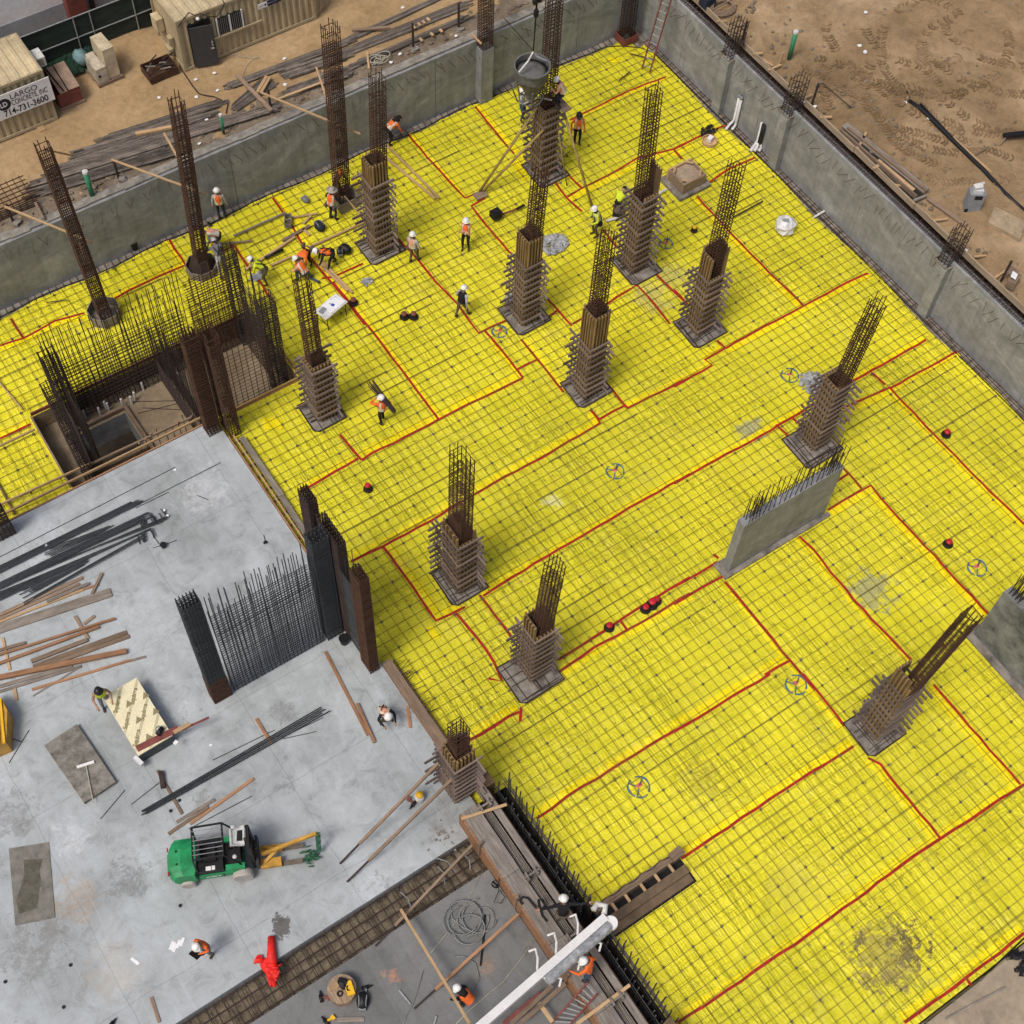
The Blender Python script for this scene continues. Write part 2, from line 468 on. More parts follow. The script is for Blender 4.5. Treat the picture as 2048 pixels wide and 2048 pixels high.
def sspot(k, x, y, r, soft, amt, c, op):
    p = at(k, x, y, SL); return (p.x, p.y, r, soft, amt, c, op)
SS = [sspot(7, 60, 770, .5, .5, 2.2, (.17, .165, .155), .6), sspot(7, 230, 1480, .7, .6, 3.0, (.17, .165, .15), .6), sspot(7, 420, 1250, .45, .5, 2.0, (.40, .30, .20), .5),
      sspot(7, 620, 1650, .5, .6, 2.2, (.42, .34, .24), .4), sspot(7, 390, 920, .25, .5, 1.8, (.62, .64, .67), .6), sspot(7, 700, 1120, .3, .3, 2.8, (.15, .15, .145), .6),
      sspot(7, 1560, 1400, .28, .04, .5, (.10, .095, .09), .9), sspot(7, 1540, 1350, .14, .04, .5, (.10, .095, .09), .9), sspot(7, 1540, 230, .3, .4, 1.2, (.15, .15, .15), .6),
      sspot(7, 1590, 610, .1, .3, 1.8, (.14, .14, .14), .5), sspot(4, 1130, 840, .5, .8, 2.6, (.62, .65, .68), .5), sspot(4, 800, 1600, .9, 1.2, 2.6, (.60, .63, .66), .35),
      sspot(8, 400, 160, .5, .8, 2.0, (.17, .165, .16), .5), sspot(8, 560, 840, .2, .4, 2.0, (.18, .17, .16), .5), sspot(7, 1100, 700, .12, .2, 1.2, (.16, .14, .12), .6)]
M['slab'] = slab_mat('trowelled_slab_concrete', (.385, .42, .435), (.27, .29, .295), (.49, .535, .56), SS)
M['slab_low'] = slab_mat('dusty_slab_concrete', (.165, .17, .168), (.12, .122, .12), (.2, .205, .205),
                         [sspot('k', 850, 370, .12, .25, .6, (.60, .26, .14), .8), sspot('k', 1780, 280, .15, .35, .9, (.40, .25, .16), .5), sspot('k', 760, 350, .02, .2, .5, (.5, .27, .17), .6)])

def wall_mat(name):
    m, nt, b = nodes_of(name)
    pos = coords(nt, world_space=True)
    n1 = noise(nt, coords(nt, (1, 1, 1.6), world_space=True), .55, 6, .62, 1.6)
    n2 = noise(nt, pos, 2.3, 7, .7, 1.0)
    c = ramp(nt, n1, [(.3, (.19, .198, .203)), (.5, (.25, .258, .264)), (.7, (.35, .358, .362))])
    c = mix(nt, 1.0, c, ramp(nt, n2, [(.3, .80), (.6, 1.04)]), 'MULTIPLY')
    n3 = noise(nt, coords(nt, (3, 3, .22), world_space=True), 1.2, 5, .7)
    c = mix(nt, 1.0, c, ramp(nt, n3, [(.3, .78), (.58, 1.0)]), 'MULTIPLY')
    nt.links.new(c, b.inputs['Base Color'])
    b.inputs['Roughness'].default_value = .75
    bump(nt, b, n1, .25, .03)
    return m
M['wall'] = wall_mat('troweled_shotcrete')

def earth_mat(name, dark, base, light, scale=.35, clod=1.0):
    m, nt, b = nodes_of(name)
    pos = coords(nt, world_space=True)
    n1 = noise(nt, pos, scale, 7, .62, .7)
    n2 = noise(nt, pos, 3.2, 8, .75, .3)
    n3 = noise(nt, pos, 22, 4, .7)
    c = ramp(nt, n1, [(.3, dark), (.5, base), (.68, light)])
    c = mix(nt, 1.0, c, ramp(nt, n2, [(.3, .72), (.6, 1.05)]), 'MULTIPLY')
    c = mix(nt, 1.0, c, ramp(nt, n3, [(.3, .82), (.6, 1.0)]), 'MULTIPLY')
    nt.links.new(c, b.inputs['Base Color'])
    b.inputs['Roughness'].default_value = .95
    b.inputs['Specular IOR Level'].default_value = .1
    bump(nt, b, math_node(nt, 'ADD', n2, math_node(nt, 'MULTIPLY', n3, .35)), .7 * clod, .07)
    return m
M['sand'] = earth_mat('tan_site_sand', (.31, .21, .108), (.405, .28, .15), (.47, .335, .19), .3, .7)
M['dirt'] = earth_mat('brown_graded_dirt', (.22, .15, .08), (.345, .24, .135), (.52, .385, .24), .21, 1.5)
M['dirt_track'] = earth_mat('churned_track_dirt', (.16, .107, .057), (.245, .167, .092), (.36, .255, .15), .5, 1.0)
M['berm'] = earth_mat('dusty_berm_soil', (.16, .125, .088), (.23, .185, .135), (.31, .26, .20), .9, 1.3)
M['pit_floor'] = earth_mat('dusty_pit_concrete', (.20, .155, .10), (.265, .21, .14), (.33, .27, .19), .5, .4)

def fractal(x, y, s, o=4):
    return mnoise.fractal(Vector((x * s, y * s, 3.7)), 1.0, 2.0, o)

def sheet(name, xs, ys, z, m, keep=None, amp=0.0, s=1.0, zf=None, thick=None):
    vs, fs, idx = [], [], {}
    def vid(i, j):
        if (i, j) not in idx:
            x, y = xs[i], ys[j]
            zz = zf(x, y) if zf else z + amp * fractal(x, y, s)
            idx[(i, j)] = len(vs); vs.append((x, y, zz))
        return idx[(i, j)]
    for i in range(len(xs) - 1):
        for j in range(len(ys) - 1):
            if keep and not keep((xs[i] + xs[i + 1]) / 2, (ys[j] + ys[j + 1]) / 2): continue
            fs.append((vid(i, j), vid(i + 1, j), vid(i + 1, j + 1), vid(i, j + 1)))
    b = MB(); b.add(vs, fs)
    o = b.build(name, m, smooth=bool(amp or zf))
    return o

def lin(a, b, step):
    n = max(1, int(round((b - a) / step)))
    return [a + (b - a) * i / n for i in range(n + 1)]

SX, SY = 8.75, 30.15                       # slab edges
PIT = (3.1, 12.35, 30.45, 34.1)            # core pit
SUMP = (4.0, 6.25, 31.2, 33.1)

# earth below everything, reaching far past the frame
g = sheet('ground', [-150, -30, 0, 36, 60, 150], [-150, -40, 0, 40, 80, 200], -4.2, M['dirt']); tag(g, kind='structure')

# yellow vapour barrier
def in_pit(x, y): return PIT[0] < x < PIT[1] and PIT[2] < y < PIT[3]
EDGE_PTS = [(34.55, -6), (34.55, 18), (34.75, 19.2), (34.55, 20.6), (34.45, 26), (34.6, 30), (34.55, 34.5), (34.6, 37.6), (33.3, 39.3)]
xs = sorted(set(lin(-12, 3.1, .5) + lin(3.1, 8.75, .47) + lin(8.75, 9.95, .4) + lin(9.95, 12.35, .4) + lin(12.35, 34.6, .40)))
ys = sorted(set(lin(-.4, 4.0, .44) + lin(4.0, 12.55, .45) + lin(12.55, 30.15, .44) + lin(30.15, 30.45, .3) + lin(30.45, 34.1, .46) + lin(34.1, 39.1, .42)))
def keep_sheet(x, y):
    if in_pit(x, y): return False
    if x < 8.75 and y < 30.15: return False
    if x < 9.95 and y < 12.55: return False
    if x > 33.4 and y > 38.3 and (x - 33.4) + (y - 38.3) > .9: return False
    return True
def zsheet(x, y):
    z = .012 * fractal(x, y, 1.1) + .008 * fractal(x + 9, y, 3.0)
    return z
def wob_edge(x, y): return x, y
vb = sheet('vapor_barrier', xs, ys, 0, M['sheet'], keep_sheet, zf=zsheet)
for v in vb.data.vertices:                 # ragged outer edges
    if v.co.y > 39.0: v.co.y += .07 * math.sin(v.co.x * 1.3) + random.uniform(-.05, .05) - .02
    if v.co.x > 34.55: v.co.x += .09 * math.sin(v.co.y * .9) + random.uniform(-.03, .03) - .02
tag(vb, kind='structure')
# dark lip where the sheeting is turned up at its edges
lip = MB()
pts = [(x, 39.12 + .07 * math.sin(x * 1.3), .03) for x in lin(-8, 33.0, .3)] + [(33.6, 38.75, .04), (34.3, 38.2, .04)] + [(34.58 + .09 * math.sin(y * .9), y, .04) for y in lin(37.6, -.4, .3)]
lip.tube(pts, .02, 5)
lip.build('turned_up_edge', M['black'], vb)

# footing ledge round the sheeting
fo = MB()
fo.box(-14, 35.0, 38.7, 39.4, -1.2, -.03)
fo.box(34.3, 35.0, -8, 38.7, -1.2, -.03)
o = fo.build('footing_ledge', M['conc_form']); tag(o, kind='structure')
fb = MB()
for y in lin(-1, 38.4, .3): fb.beam((34.55, y, .02), (35.0, y + .03, .02), .016, .016)
for x in (34.68, 34.82, 34.94): fb.beam((x, -1, .03), (x, 38.4, .03), .016, .016)
for x in lin(-4, 34, .3): fb.beam((x, 39.05, .02), (x + .02, 39.4, .02), .02, .02)
o = fb.build('footing_bars', M['rust'], o); o['kind'] = 'stuff'

# concrete apron beyond the sheeting at the near side
ap = sheet('concrete_apron', lin(12, 36, .6), lin(-8, -.45, .5), -.05, mat('dusty_apron_concrete', (.33, .275, .20), .9, .3, .8, bmp=.2), amp=.02, s=.8); tag(ap, kind='structure')
dk = MB()
pts = [at(9, 1932, 1460), at(9, 1700, 1680), at(9, 1560, 1790), at(9, 1380, 1932)]
dk.tube([p + Vector((0, 0, .03)) for p in pts], .03, 5)
dk.build('turned_up_edge', M['black'], vb)

# grey slab in two pours with a rebar trench between
TR0, TR1 = 10.52, 11.72
sl = MB()
sl.box(-16, SX, TR1, SY, -.6, SL)
tag(sl.build('floor_slab', M['slab']), kind='structure')
s2 = MB()
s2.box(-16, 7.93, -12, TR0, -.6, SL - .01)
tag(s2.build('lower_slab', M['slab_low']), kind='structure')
tf = sheet('trench_floor', lin(-14, 8.0, .35), lin(TR0 - .05, TR1 + .05, .25), -.35, mat('dark_trench_earth', (.20, .165, .115), .95, .5, 4, bmp=.4), amp=.05, s=1.4); tag(tf, kind='structure')
tr = MB()
rnd = random.Random(3)
for y in (TR0 + .12, TR0 + .45, TR0 + .78, TR1 - .1):
    for dz in (.16,): tr.beam((-13, y + rnd.uniform(-.03, .03), dz), (7.9, y + rnd.uniform(-.03, .03), dz), .045, .045)
for i, x in enumerate(lin(-13, 7.8, .27)):
    j = rnd.uniform(-.05, .05)
    tr.beam((x, TR0 + .05, .19), (x + j, TR1 - .05, .19), .032, .03)
    if i % 2: tr.beam((x + .09, TR0 + .05, -.2), (x + .09 - j, TR1 - .05, -.2), .022, .022)
    for y in (TR0 + .07, TR1 - .07): tr.beam((x, y, -.25), (x + j, y, .2), .02, .02)
o = tr.build('trench_rebar_cage', M['rust_dark']); tag(o, 'long rebar cage laid in the earth trench between the two grey slabs', 'rebar cage')
for (a, bq) in (((8, 520, 1010), (8, 640, 1090)), ((8, 540, 1060), (8, 580, 1160)), ((8, 690, 1000), (8, 720, 1080)), ((8, 330, 1200), (8, 400, 1310))):
    p, q = at(*a, SL), at(*bq, SL)
    w_ = MB(); w_.tube([p + Vector((0, 0, -.05)), (p + q) / 2 + Vector((.1, .05, 0)), q + Vector((0, 0, -.05))], .022, 6)
    tag(w_.build('conduit', M['hose']), 'grey conduit loop poking up through the trench rebar', 'conduit', 'grey conduits in the trench rebar')

# core pit
pf = MB()
x0, x1, y0, y1 = PIT
a0, a1, b0, b1 = SUMP
PZ = -.9
for (xa, xb, ya, yb) in ((x0, x1, y0 - .6, b0), (x0, x1, b1, y1), (x0, a0, b0, b1), (a1, x1, b0, b1)):
    pf.add([(xa, ya, PZ), (xb, ya, PZ), (xb, yb, PZ), (xa, yb, PZ)], [(0, 1, 2, 3)])
tag(pf.build('pit_floor', M['pit_floor']), kind='structure')
pw = MB()
pw.box(x0 - .2, x0, y0, y1, PZ - .3, -.02); pw.box(x1, x1 + .2, y0, y1, PZ - .3, -.02); pw.box(x0, x1, y1, y1 + .2, PZ - .3, -.02); pw.box(SX, x1, y0 - .2, y0, PZ - .3, -.02)
pw.box(x0, SX, SY + .0, SY + .02, PZ - .3, .1)
tag(pw.build('pit_wall', M['rust_dark'] if 0 else M['sand_tan']), kind='structure')
su = MB()
su.add([(a0, b0, PZ), (a1, b0, PZ), (a1, b1, PZ), (a0, b1, PZ), (a0, b0, -3.2), (a1, b0, -3.2), (a1, b1, -3.2), (a0, b1, -3.2)],
       [(0, 1, 5, 4), (1, 2, 6, 5), (2, 3, 7, 6), (3, 0, 4, 7)])
tag(su.build('sump_wall', M['wall']), kind='structure')
sf = MB(); sf.box(a0, a1, b0, b1, -3.3, -2.15)
tag(sf.build('sump_floor', mat('dark_sump_brown', (.05, .038, .025), .6, .3, 2)), kind='structure')  # sump floor in a plain dark brown

# retaining walls
def wall_with_parts(name, label):
    e = empty(name); tag(e, label, 'retaining wall'); return e
LW = wall_with_parts('retaining_wall', 'long grey concrete retaining wall below the sandy storage yard with the shipping containers')
w_ = MB(); w_.box(-16, 35.0, 39.4, 39.85, -1.2, TOP - .05); w_.build('wall_panel', M['wall'], LW)
RW = wall_with_parts('retaining_wall', 'long grey concrete retaining wall below the brown graded dirt with tyre tracks')
w_ = MB(); w_.box(35.0, 35.12, -12, 39.85, -1.2, TOP - .05); w_.box(35.12, 35.55, -12, 39.85, -1.2, TOP - .28); w_.build('wall_panel', M['wall'], RW)
j_ = MB()
for x in (1.5, 7.75, 14.6, 19.1, 24.2, 31.6): j_.box(x, x + .025, 39.393, 39.4, -.02, TOP - .1)
j_.build('control_joints', M['wall'] if 0 else mat('dark_joint_grout', (.13, .14, .135), .9, .2, 3), LW)  # thin joint strips in a grey darker than the wall
j_ = MB()
for y in (4.3, 9.5, 14.6, 24.5, 30.9, 36.2): j_.box(34.994, 35.0, y, y + .025, -.02, TOP - .1)
j_.build('control_joints', M['conc_form'], RW)
cp = MB()
rnd = random.Random(5)
x = -15.0
while x < 34.8:                            # rough screeded top of the long wall
    L = rnd.uniform(.5, 1.3)
    cp.cbox((x + L / 2, 39.68 + rnd.uniform(-.03, .03), TOP - .03), (L, .36, .1 + rnd.uniform(0, .06)), rnd.uniform(-.03, .03))
    x += L
cp.build('rough_wall_top', mat('pale_rough_concrete', (.25, .235, .205), .9, .4, 2.5, bmp=.5), LW)
for y in (33.2, 29.3, 19.85, 10.3, 2.0):
    p_ = MB(); p_.box(34.68, 35.0, y - .25, y + .25, -.4, TOP - .3); p_.build('pilaster', M['wall'], RW)
for x in (26.55,):
    p_ = MB(); p_.box(x - .3, x + .3, 38.95, 39.4, -.4, TOP - .3); p_.build('pilaster', M['wall'], LW)
# dark reinforcing mat in the recess along the top of the right-hand wall
r_ = MB()
for y in lin(-4, 39.4, .12): r_.beam((35.13, y, TOP - .16 + rnd.uniform(-.04, .04)), (35.52, y + rnd.uniform(-.06, .06), TOP - .1), .022, .022)
for x in (35.18, 35.3, 35.42): r_.beam((x, -4, TOP - .12), (x, 39.4, TOP - .12), .025, .025)
o = r_.build('top_bars', M['rust_dark'], RW); o['kind'] = 'stuff'
fb_ = MB()
yy = -6.0
while yy < 39:
    L = rnd.uniform(3.2, 4.6)
    fb_.beam((35.64, yy, TOP + .02), (35.66 + rnd.uniform(-.02, .02), min(39.2, yy + L - .01), TOP + .02 + rnd.uniform(-.02, .02)), .06, .28)
    yy += L
fb_.build('top_form_board', M['wood_grey'] if 0 else mat('pale_form_board', (.36, .28, .19), .85, .3, 2, stretch=(6, .6, 6)), RW)
# dowels sticking out of both wall faces
d_ = MB(); d_.beam((0, 0, 0), (0, -.4, -.16), .015, .015); dl = d_.build('dowel', M['rust'], LW)
def dowels(wall, spots, proto):
    first = True
    for (x, y, z, rz, rx) in spots:
        if first and proto: o = proto; first = False
        else:
            o = dl.copy(); col.objects.link(o)
        o.parent = wall; o.location = (x, y, z); o.rotation_euler = (rx, 0, rz)
rnd = random.Random(11)
dowels(LW, [(x + rnd.uniform(-.07, .07), 39.4, TOP - .25 - rnd.uniform(0, .3), rnd.uniform(-.7, .7), rnd.uniform(-.5, .35)) for x in lin(-1, 33.5, .36)], dl)
dowels(RW, [(35.0, y + rnd.uniform(-.07, .07), TOP - .3 - rnd.uniform(0, .3), R(-90) + rnd.uniform(-.6, .6), rnd.uniform(-.5, .35)) for y in lin(4, 38.5, .36)], None)

# banks behind the walls

def zl(x, y):
    z = TOP + .03 * fractal(x, y, .5) + .03 * fractal(x, y, 1.7)
    if y < 41.0: z += -.10 * max(0, (41.0 - y)) + .05 * fractal(x, y, 2.3)
    if x > 10 and y > 45.4 and x < 15.6: z += .25 * min(1, (y - 45.4) / 1.2) * min(1, (15.6 - x)) * min(1, max(0, x - 12.2))
    return z
b1_ = sheet('sand_bank', lin(-24, 35.55, .33), sorted(set(lin(39.85, 49, .3) + lin(49, 72, 1.2))), TOP, M['sand'], zf=zl); tag(b1_, kind='structure')
def zr(x, y):
    z = TOP + .14 * fractal(x, y, .22) + .09 * fractal(x, y, .9) + .06 * fractal(x, y, 2.6)
    t = min(1.0, max(0.0, (x - 35.8) / 1.2))
    return TOP - .12 + (z - TOP + .12) * t
b2_ = sheet('dirt_bank', lin(35.66, 62, .3), lin(-6, 60, .33), TOP, M['dirt'], zf=zr); tag(b2_, kind='structure')
cs = MB()
cs.add([(35.55, 39.85, TOP - .05), (35.66, 39.85, TOP - .12), (35.66, 72, TOP), (35.55, 72, TOP)], [(0, 1, 2, 3)])
tag(cs.build('bank_strip', M['sand']), kind='structure')
# dusty berm right behind the long wall
rnd = random.Random(21)
cl = MB()
for i in range(420):
    x, y = rnd.uniform(-6, 35), 39.9 + abs(rnd.gauss(0, .5))
    r = rnd.uniform(.03, .13)
    cl.blob((x, y, TOP - .06 + (.05 if y > 40.2 else 0)), (r * rnd.uniform(.8, 1.5), r, r * .6), i, .3, 6)
for i in range(900):
    x, y = (rnd.uniform(35.75, 38.2) if i < 300 else rnd.uniform(37, 52)), rnd.uniform(6, 42)
    r = rnd.uniform(.03, .11)
    cl.blob((x, y, TOP + .0), (r * rnd.uniform(.8, 1.5), r, r * .6), i, .3, 6)
tag(cl.build('dirt_clods', M['berm']), 'loose dusty clods of soil scattered along the tops of the walls', 'soil', kind='stuff')
bm_ = sheet('berm_strip', lin(-16, 35.0, .25), lin(39.8, 41.3, .25), TOP, M['berm'], zf=lambda x, y: zl(x, y) + .035 + .05 * fractal(x, y, 1.9) - .06 * max(0, (y - 40.6)) * 2); tag(bm_, kind='structure')

# tyre tracks pressed into the dirt
def arc(cx, cy, r, a0, a1, n=60): return [(cx + r * math.cos(a0 + (a1 - a0) * i / n), cy + r * math.sin(a0 + (a1 - a0) * i / n)) for i in range(n + 1)]
tk = MB()
def track(pts, wid=.42, step=.16):
    acc = 0
    for i in range(len(pts) - 1):
        a, b = Vector(pts[i] + (0,)), Vector(pts[i + 1] + (0,))
        L = (b - a).length
        d = (b - a).normalized(); s = Vector((-d.y, d.x, 0))
        while acc < L:
            p = a + d * acc
            if p.x > 36.3 and fractal(p.x + 40, p.y, .55) > -.28 and random.random() > .1:
                p = p + Vector((random.uniform(-.03, .03), random.uniform(-.03, .03), 0))
                for sg in (-1, 1):
                    q0 = p + s * sg * .03; q1 = p + s * sg * wid / 2 - d * .12
                    q0.z = zr(q0.x, q0.y) + .012; q1.z = zr(q1.x, q1.y) + .012
                    tk.beam(q0, q1, random.uniform(.05, .09), .045)
            acc += step
        acc -= L
for (u, v, r, t0, t1) in ((1340, 170, 2.2, 150, 420), (1340, 170, 3.9, 140, 330), (1700, 330, 2.6, 60, 250), (1700, 330, 4.3, 80, 260), (1500, 520, 3.3, 120, 260), (1850, 100, 3.0, 160, 330), (1500, 520, 5.0, 130, 270), (1850, 100, 4.7, 170, 300)):
    c = at(3, u, v, TOP); track(arc(c.x, c.y, r, R(t0), R(t1)))
for (a, b) in (((700, 380), (1500, 800)), ((820, 330), (1640, 760)), ((1000, 420), (1900, 900)), ((1250, 480), (1932, 760)), ((900, 480), (1500, 960))):
    p, q = at(3, *a, TOP), at(3, *b, TOP)
    track([(p.x + (q.x - p.x) * t / 20 + .35 * math.sin(t * .35), p.y + (q.y - p.y) * t / 20) for t in range(21)])
tk.build('tyre_tracks', M['dirt_track'], b2_)

# rebar mat over the sheeting
EXC = [(PIT[0] - .15, PIT[1] + .15, 30.0, PIT[3] + .15), (-20, 8.95, -9, 30.35), (-20, 10.05, -9, 12.6), (9.9, 13.35, 6.8, 7.8)]
PADS = []

# ================================================================ columns: footings, cages, timber forms
def bar_mesh(name, p0, p1, r, m, parent, n=5):
    b = MB(); b.tube([p0, p1], r, n); return b.build(name, m, parent)

def cage(name, label, group, x0, x1, y0, y1, z0, ztop, nx=4, ny=4, r=.016, tie=.14, ztie=None, m='rust', lean=(0, 0), inner=False, cat='rebar cage', jit=.12, seed=0):
    """bars round a rectangle, wound with ties"""
    cx, cy = (x0 + x1) / 2, (y0 + y1) / 2
    e = empty(name, (cx, cy, z0)); tag(e, label, cat, group)
    hx, hy = (x1 - x0) / 2, (y1 - y0) / 2
    rnd = random.Random(seed + int(cx * 10))
    h = ztop - z0
    spots = []
    for i in range(nx):
        for j in range(ny):
            if inner or i in (0, nx - 1) or j in (0, ny - 1):
                spots.append((-hx + 2 * hx * i / (nx - 1), -hy + 2 * hy * j / (ny - 1)))
    proto = None
    for (a, b) in spots:
        if proto is None: proto = bar_mesh('vertical_bar', (0, 0, 0), (0, 0, h), r, M[m], e); o = proto
        else: o = proto.copy(); col.objects.link(o); o.parent = e
        o.location = (a, b, 0); o.scale = (1, 1, 1 - rnd.uniform(0, jit) * .5)
    t = MB()
    zt = (ztie or ztop - .9) - z0
    g = .02
    path, z = [], .1                       # one continuous wound tie, opening out near the top
    while z < h * .985:
        q = rnd.uniform(-.012, .012)
        step = tie * rnd.uniform(.7, 1.5) if z < zt else max(.3, (h - zt) / 3.2)
        path += [(-hx - g, -hy - g, z + q), (hx + g, -hy - g, z - q), (hx + g, hy + g, z + q), (-hx - g, hy + g, z - q)]
        if False: path += [(-hx - g, -hy * .35, z + .01), (hx + g, -hy * .35, z + .02), (hx * .35, -hy - g, z + .03), (hx * .35, hy + g, z + .03), (-hx - g, hy + g, z + .04)]
        path.append((-hx - g, -hy - g, z + step * .8))
        z += step
    if inner:
        for zz in range(int(zt / .35)): path += [(0, -hy, .2 + zz * .35), (0, hy, .2 + zz * .35)] if False else []
    for a, b in zip(path, path[1:]):
        if (Vector(b) - Vector(a)).length > 1e-4: t.beam(a, b, .02, .024)
    t.build('tie_hoops', M[m], e)
    e.rotation_euler = (-lean[1] / h, lean[0] / h, 0)
    return e

def panel(face, wx, wy, z1, z0=0.05):
    """one face of a column form: plywood with upright studs outside; origin at the form's front left corner"""
    b = MB()
    t, s = .02, .04
    if face == 'L':
        b.box(-t, 0, -t, wy + t, z0, z1); n = 5
        for k in range(n): y = -t + (wy + 2 * t - .045) * k / (n - 1); b.box(-t - s - .045, -t - .001, y, y + .045, z0, z1 - .004, 1)
    elif face == 'R':
        b.box(wx, wx + t, -t, wy + t, z0, z1); n = 5
        for k in range(n): y = -t + (wy + 2 * t - .045) * k / (n - 1); b.box(wx + t + .001, wx + t + s + .045, y, y + .045, z0, z1 - .004, 1)
    elif face == 'F':
        b.box(0, wx, -t, 0, z0, z1); n = 5
        for k in range(n): x = (wx - .045) * k / (n - 1); b.box(x, x + .045, -t - s - .045, -t - .001, z0, z1 - .004, 1)
    else:
        b.box(0, wx, wy, wy + t, z0, z1); n = 5
        for k in range(n): x = (wx - .045) * k / (n - 1); b.box(x, x + .045, wy + t + .001, wy + t + s + .045, z0, z1 - .004, 1)
    return b

def clamp(wx, wy, rnd):
    """four boards locked round the form, each overshooting on one side"""
    b = MB()
    w, h = .05, .105
    o = .112
    e = lambda a, c: rnd.uniform(a, c)
    def bd(p, q): b.beam(p, q, w, h)
    bd((-o, -o - e(.02, .06), 0), (-o + e(-.02, .02), wy + e(.3, .62), 0))
    bd((wx + o, wy + o + e(.02, .06), 0), (wx + o, -e(.32, .66), 0))
    bd((-o - .03, -o - .042, h * .55), (wx + o + e(.02, .25), -o - .042 + e(-.03, .03), h * .55))
    bd((-e(.34, .66), wy + o + .042, h * .55), (wx + e(.2, .6), wy + o + .042, h * .55))
    return b

CG = 'timber column forms with locking clamps standing on the yellow sheeting'
CAGES = 'rebar column cages rising out of the timber forms'
PROTO_CLAMP = {}
def column(x, y, wx, wy, zc, faces, ztop, ztie, lab, lean=(0, 0), pad=(.55, .55, .45, .45), z0=0.0, zc0=.35, n=None, seed=0, cagelab=None, padded=True, tip=None):
    rnd = random.Random(seed + int(x * 7 + y * 3))
    if tip:                                # height and lean of the cage follow its surveyed tip
        cc_ = Vector((x + wx / 2, y + wy / 2, 0)); ztop = up_to(cc_, *tip); ztie = ztop - 1.35; tp_ = at(*tip, ztop); lean = (tp_.x - cc_.x, tp_.y - cc_.y)
    if padded:
        px0, px1, py0, py1 = x - pad[0], x + wx + pad[1], y - pad[2], y + wy + pad[3]
        EXC.append((px0 - .03, px1 + .03, py0 - .03, py1 + .03))
        f = MB()
        c = .12
        f.prism([(px0 + c, py0), (px1 - c * .3, py0 + .04), (px1, py0 + c), (px1 - .05, py1 - c), (px1 - c, py1), (px0 + .05, py1), (px0, py1 - c), (px0 - .03, py0 + c)], -.3, .05)
        o = f.build('column_footing', M['conc_form']); tag(o, kind='structure')
        l = MB()
        l.tube([(px0 + c, py0 - .02, .07), (px1, py0, .08), (px1 + .02, py1, .07), (px0, py1 + .02, .08), (px0 - .04, py0 + c, .08)], .03, 5, closed=True)
        for i in range(5):
            a = px0 + rnd.uniform(.05, 1.0) * (px1 - px0) * .9; l.beam((a, py0 + .05, .075), (a + rnd.uniform(-.1, .1), py1 - .05, .08), .02, .02)
            a = py0 + rnd.uniform(.05, 1.0) * (py1 - py0) * .9; l.beam((px0 + .05, a, .085), (px1 - .05, a + rnd.uniform(-.1, .1), .09), .02, .02)
        l.build('sheet_edge', M['rust_dark'], o)
    e = empty('column_form', (x, y, z0)); tag(e, 'timber column form ' + lab, 'column form', CG)
    for f, h in faces.items():
        if h: panel(f, wx, wy, h).build('form_panel', [M['ply'], M['stud']], e)
    key = (round(wx, 2), round(wy, 2))
    if key not in PROTO_CLAMP: PROTO_CLAMP[key] = [clamp(wx, wy, rnd) for _ in range(4)]
    protos = PROTO_CLAMP[key]
    n = n or int((zc - zc0) / .33)
    for k in range(n + 1):
        z = zc0 + (zc - zc0) * k / n
        pr = protos[rnd.randrange(4)]
        if isinstance(pr, MB):
            o = pr.build('clamp', M['wood_clamp'], e); protos[protos.index(pr)] = o
        else:
            o = pr.copy(); col.objects.link(o); o.parent = e
        o.location = (rnd.uniform(-.008, .008), rnd.uniform(-.008, .008), z)
        o.rotation_euler = (0, 0, rnd.uniform(-.02, .02))
    i = .07
    cage('column_cage', 'rebar column cage ' + (cagelab or lab), CAGES, x + i, x + wx - i, y + i, y + wy - i, z0 + .06, ztop, 4, 4, .017, .13, ztie, 'rust', lean, seed=seed)
    return e

T = {'L': 3.8, 'F': 3.4, 'R': 3.8, 'B': 3.8}
column(18.03, 34.0, .58, .56, 3.9, {'L': 5.0, 'F': 5.0, 'R': 5.0, 'B': 5.0}, 9.4, 8.1, tip=(2, 205, 390), lab='with the orange clad worker bending behind it by the long grey wall', pad=(.45, .5, .4, .35))
column(20.98, 27.9, .58, .56, 3.45, {'L': 4.9, 'F': 4.85, 'R': 4.9, 'B': 4.95}, 8.55, 7.6, tip=(2, 1112, 905), lab='with tall tan panels, next to the grey heap of crumpled film', pad=(.4, .5, .4, .6))
column(26.2, 27.75, .58, .56, 4.1, {'L': 3.9, 'F': 4.3, 'R': 5.5, 'B': 4.2}, 9.5, 8.1, tip=(2, 1740, 445), lab='beside the two workers in lime shirts', pad=(.35, .5, .6, .45))
column(26.5, 23.85, .58, .56, 3.25, {'L': 4.4, 'F': 3.3, 'R': 4.75, 'B': 4.6}, 9.0, 7.9, tip=(3, 352, 885), lab='half open on its front, downhill of the square timber box', pad=(.45, .5, .55, .4))
column(26.85, 17.2, .58, .56, 3.85, {'L': 4.0, 'F': 3.95, 'R': 4.0, 'B': 4.0}, 9.4, 7.9, tip=(3, 1142, 1635), lab='beside the free standing concrete wall with dowels on top', pad=(.7, .4, .6, .4))
column(21.15, 7.22, .58, .56, 3.6, {'L': 4.6, 'F': 4.1, 'R': 0, 'B': 4.4}, 8.7, 7.6, tip=(6, 1672, 1490), lab='nearest the lower right corner with its cage splaying outwards', pad=(.55, .4, .45, .4))
column(12.05, 28.2, .6, .56, 3.1, {'L': 3.3, 'F': 3.3, 'R': 3.3, 'B': 3.3}, 8.0, 7.0, tip=(1, 1658, 1510), lab='beside the boarded edge of the core pit', pad=(.4, .3, .4, .45))
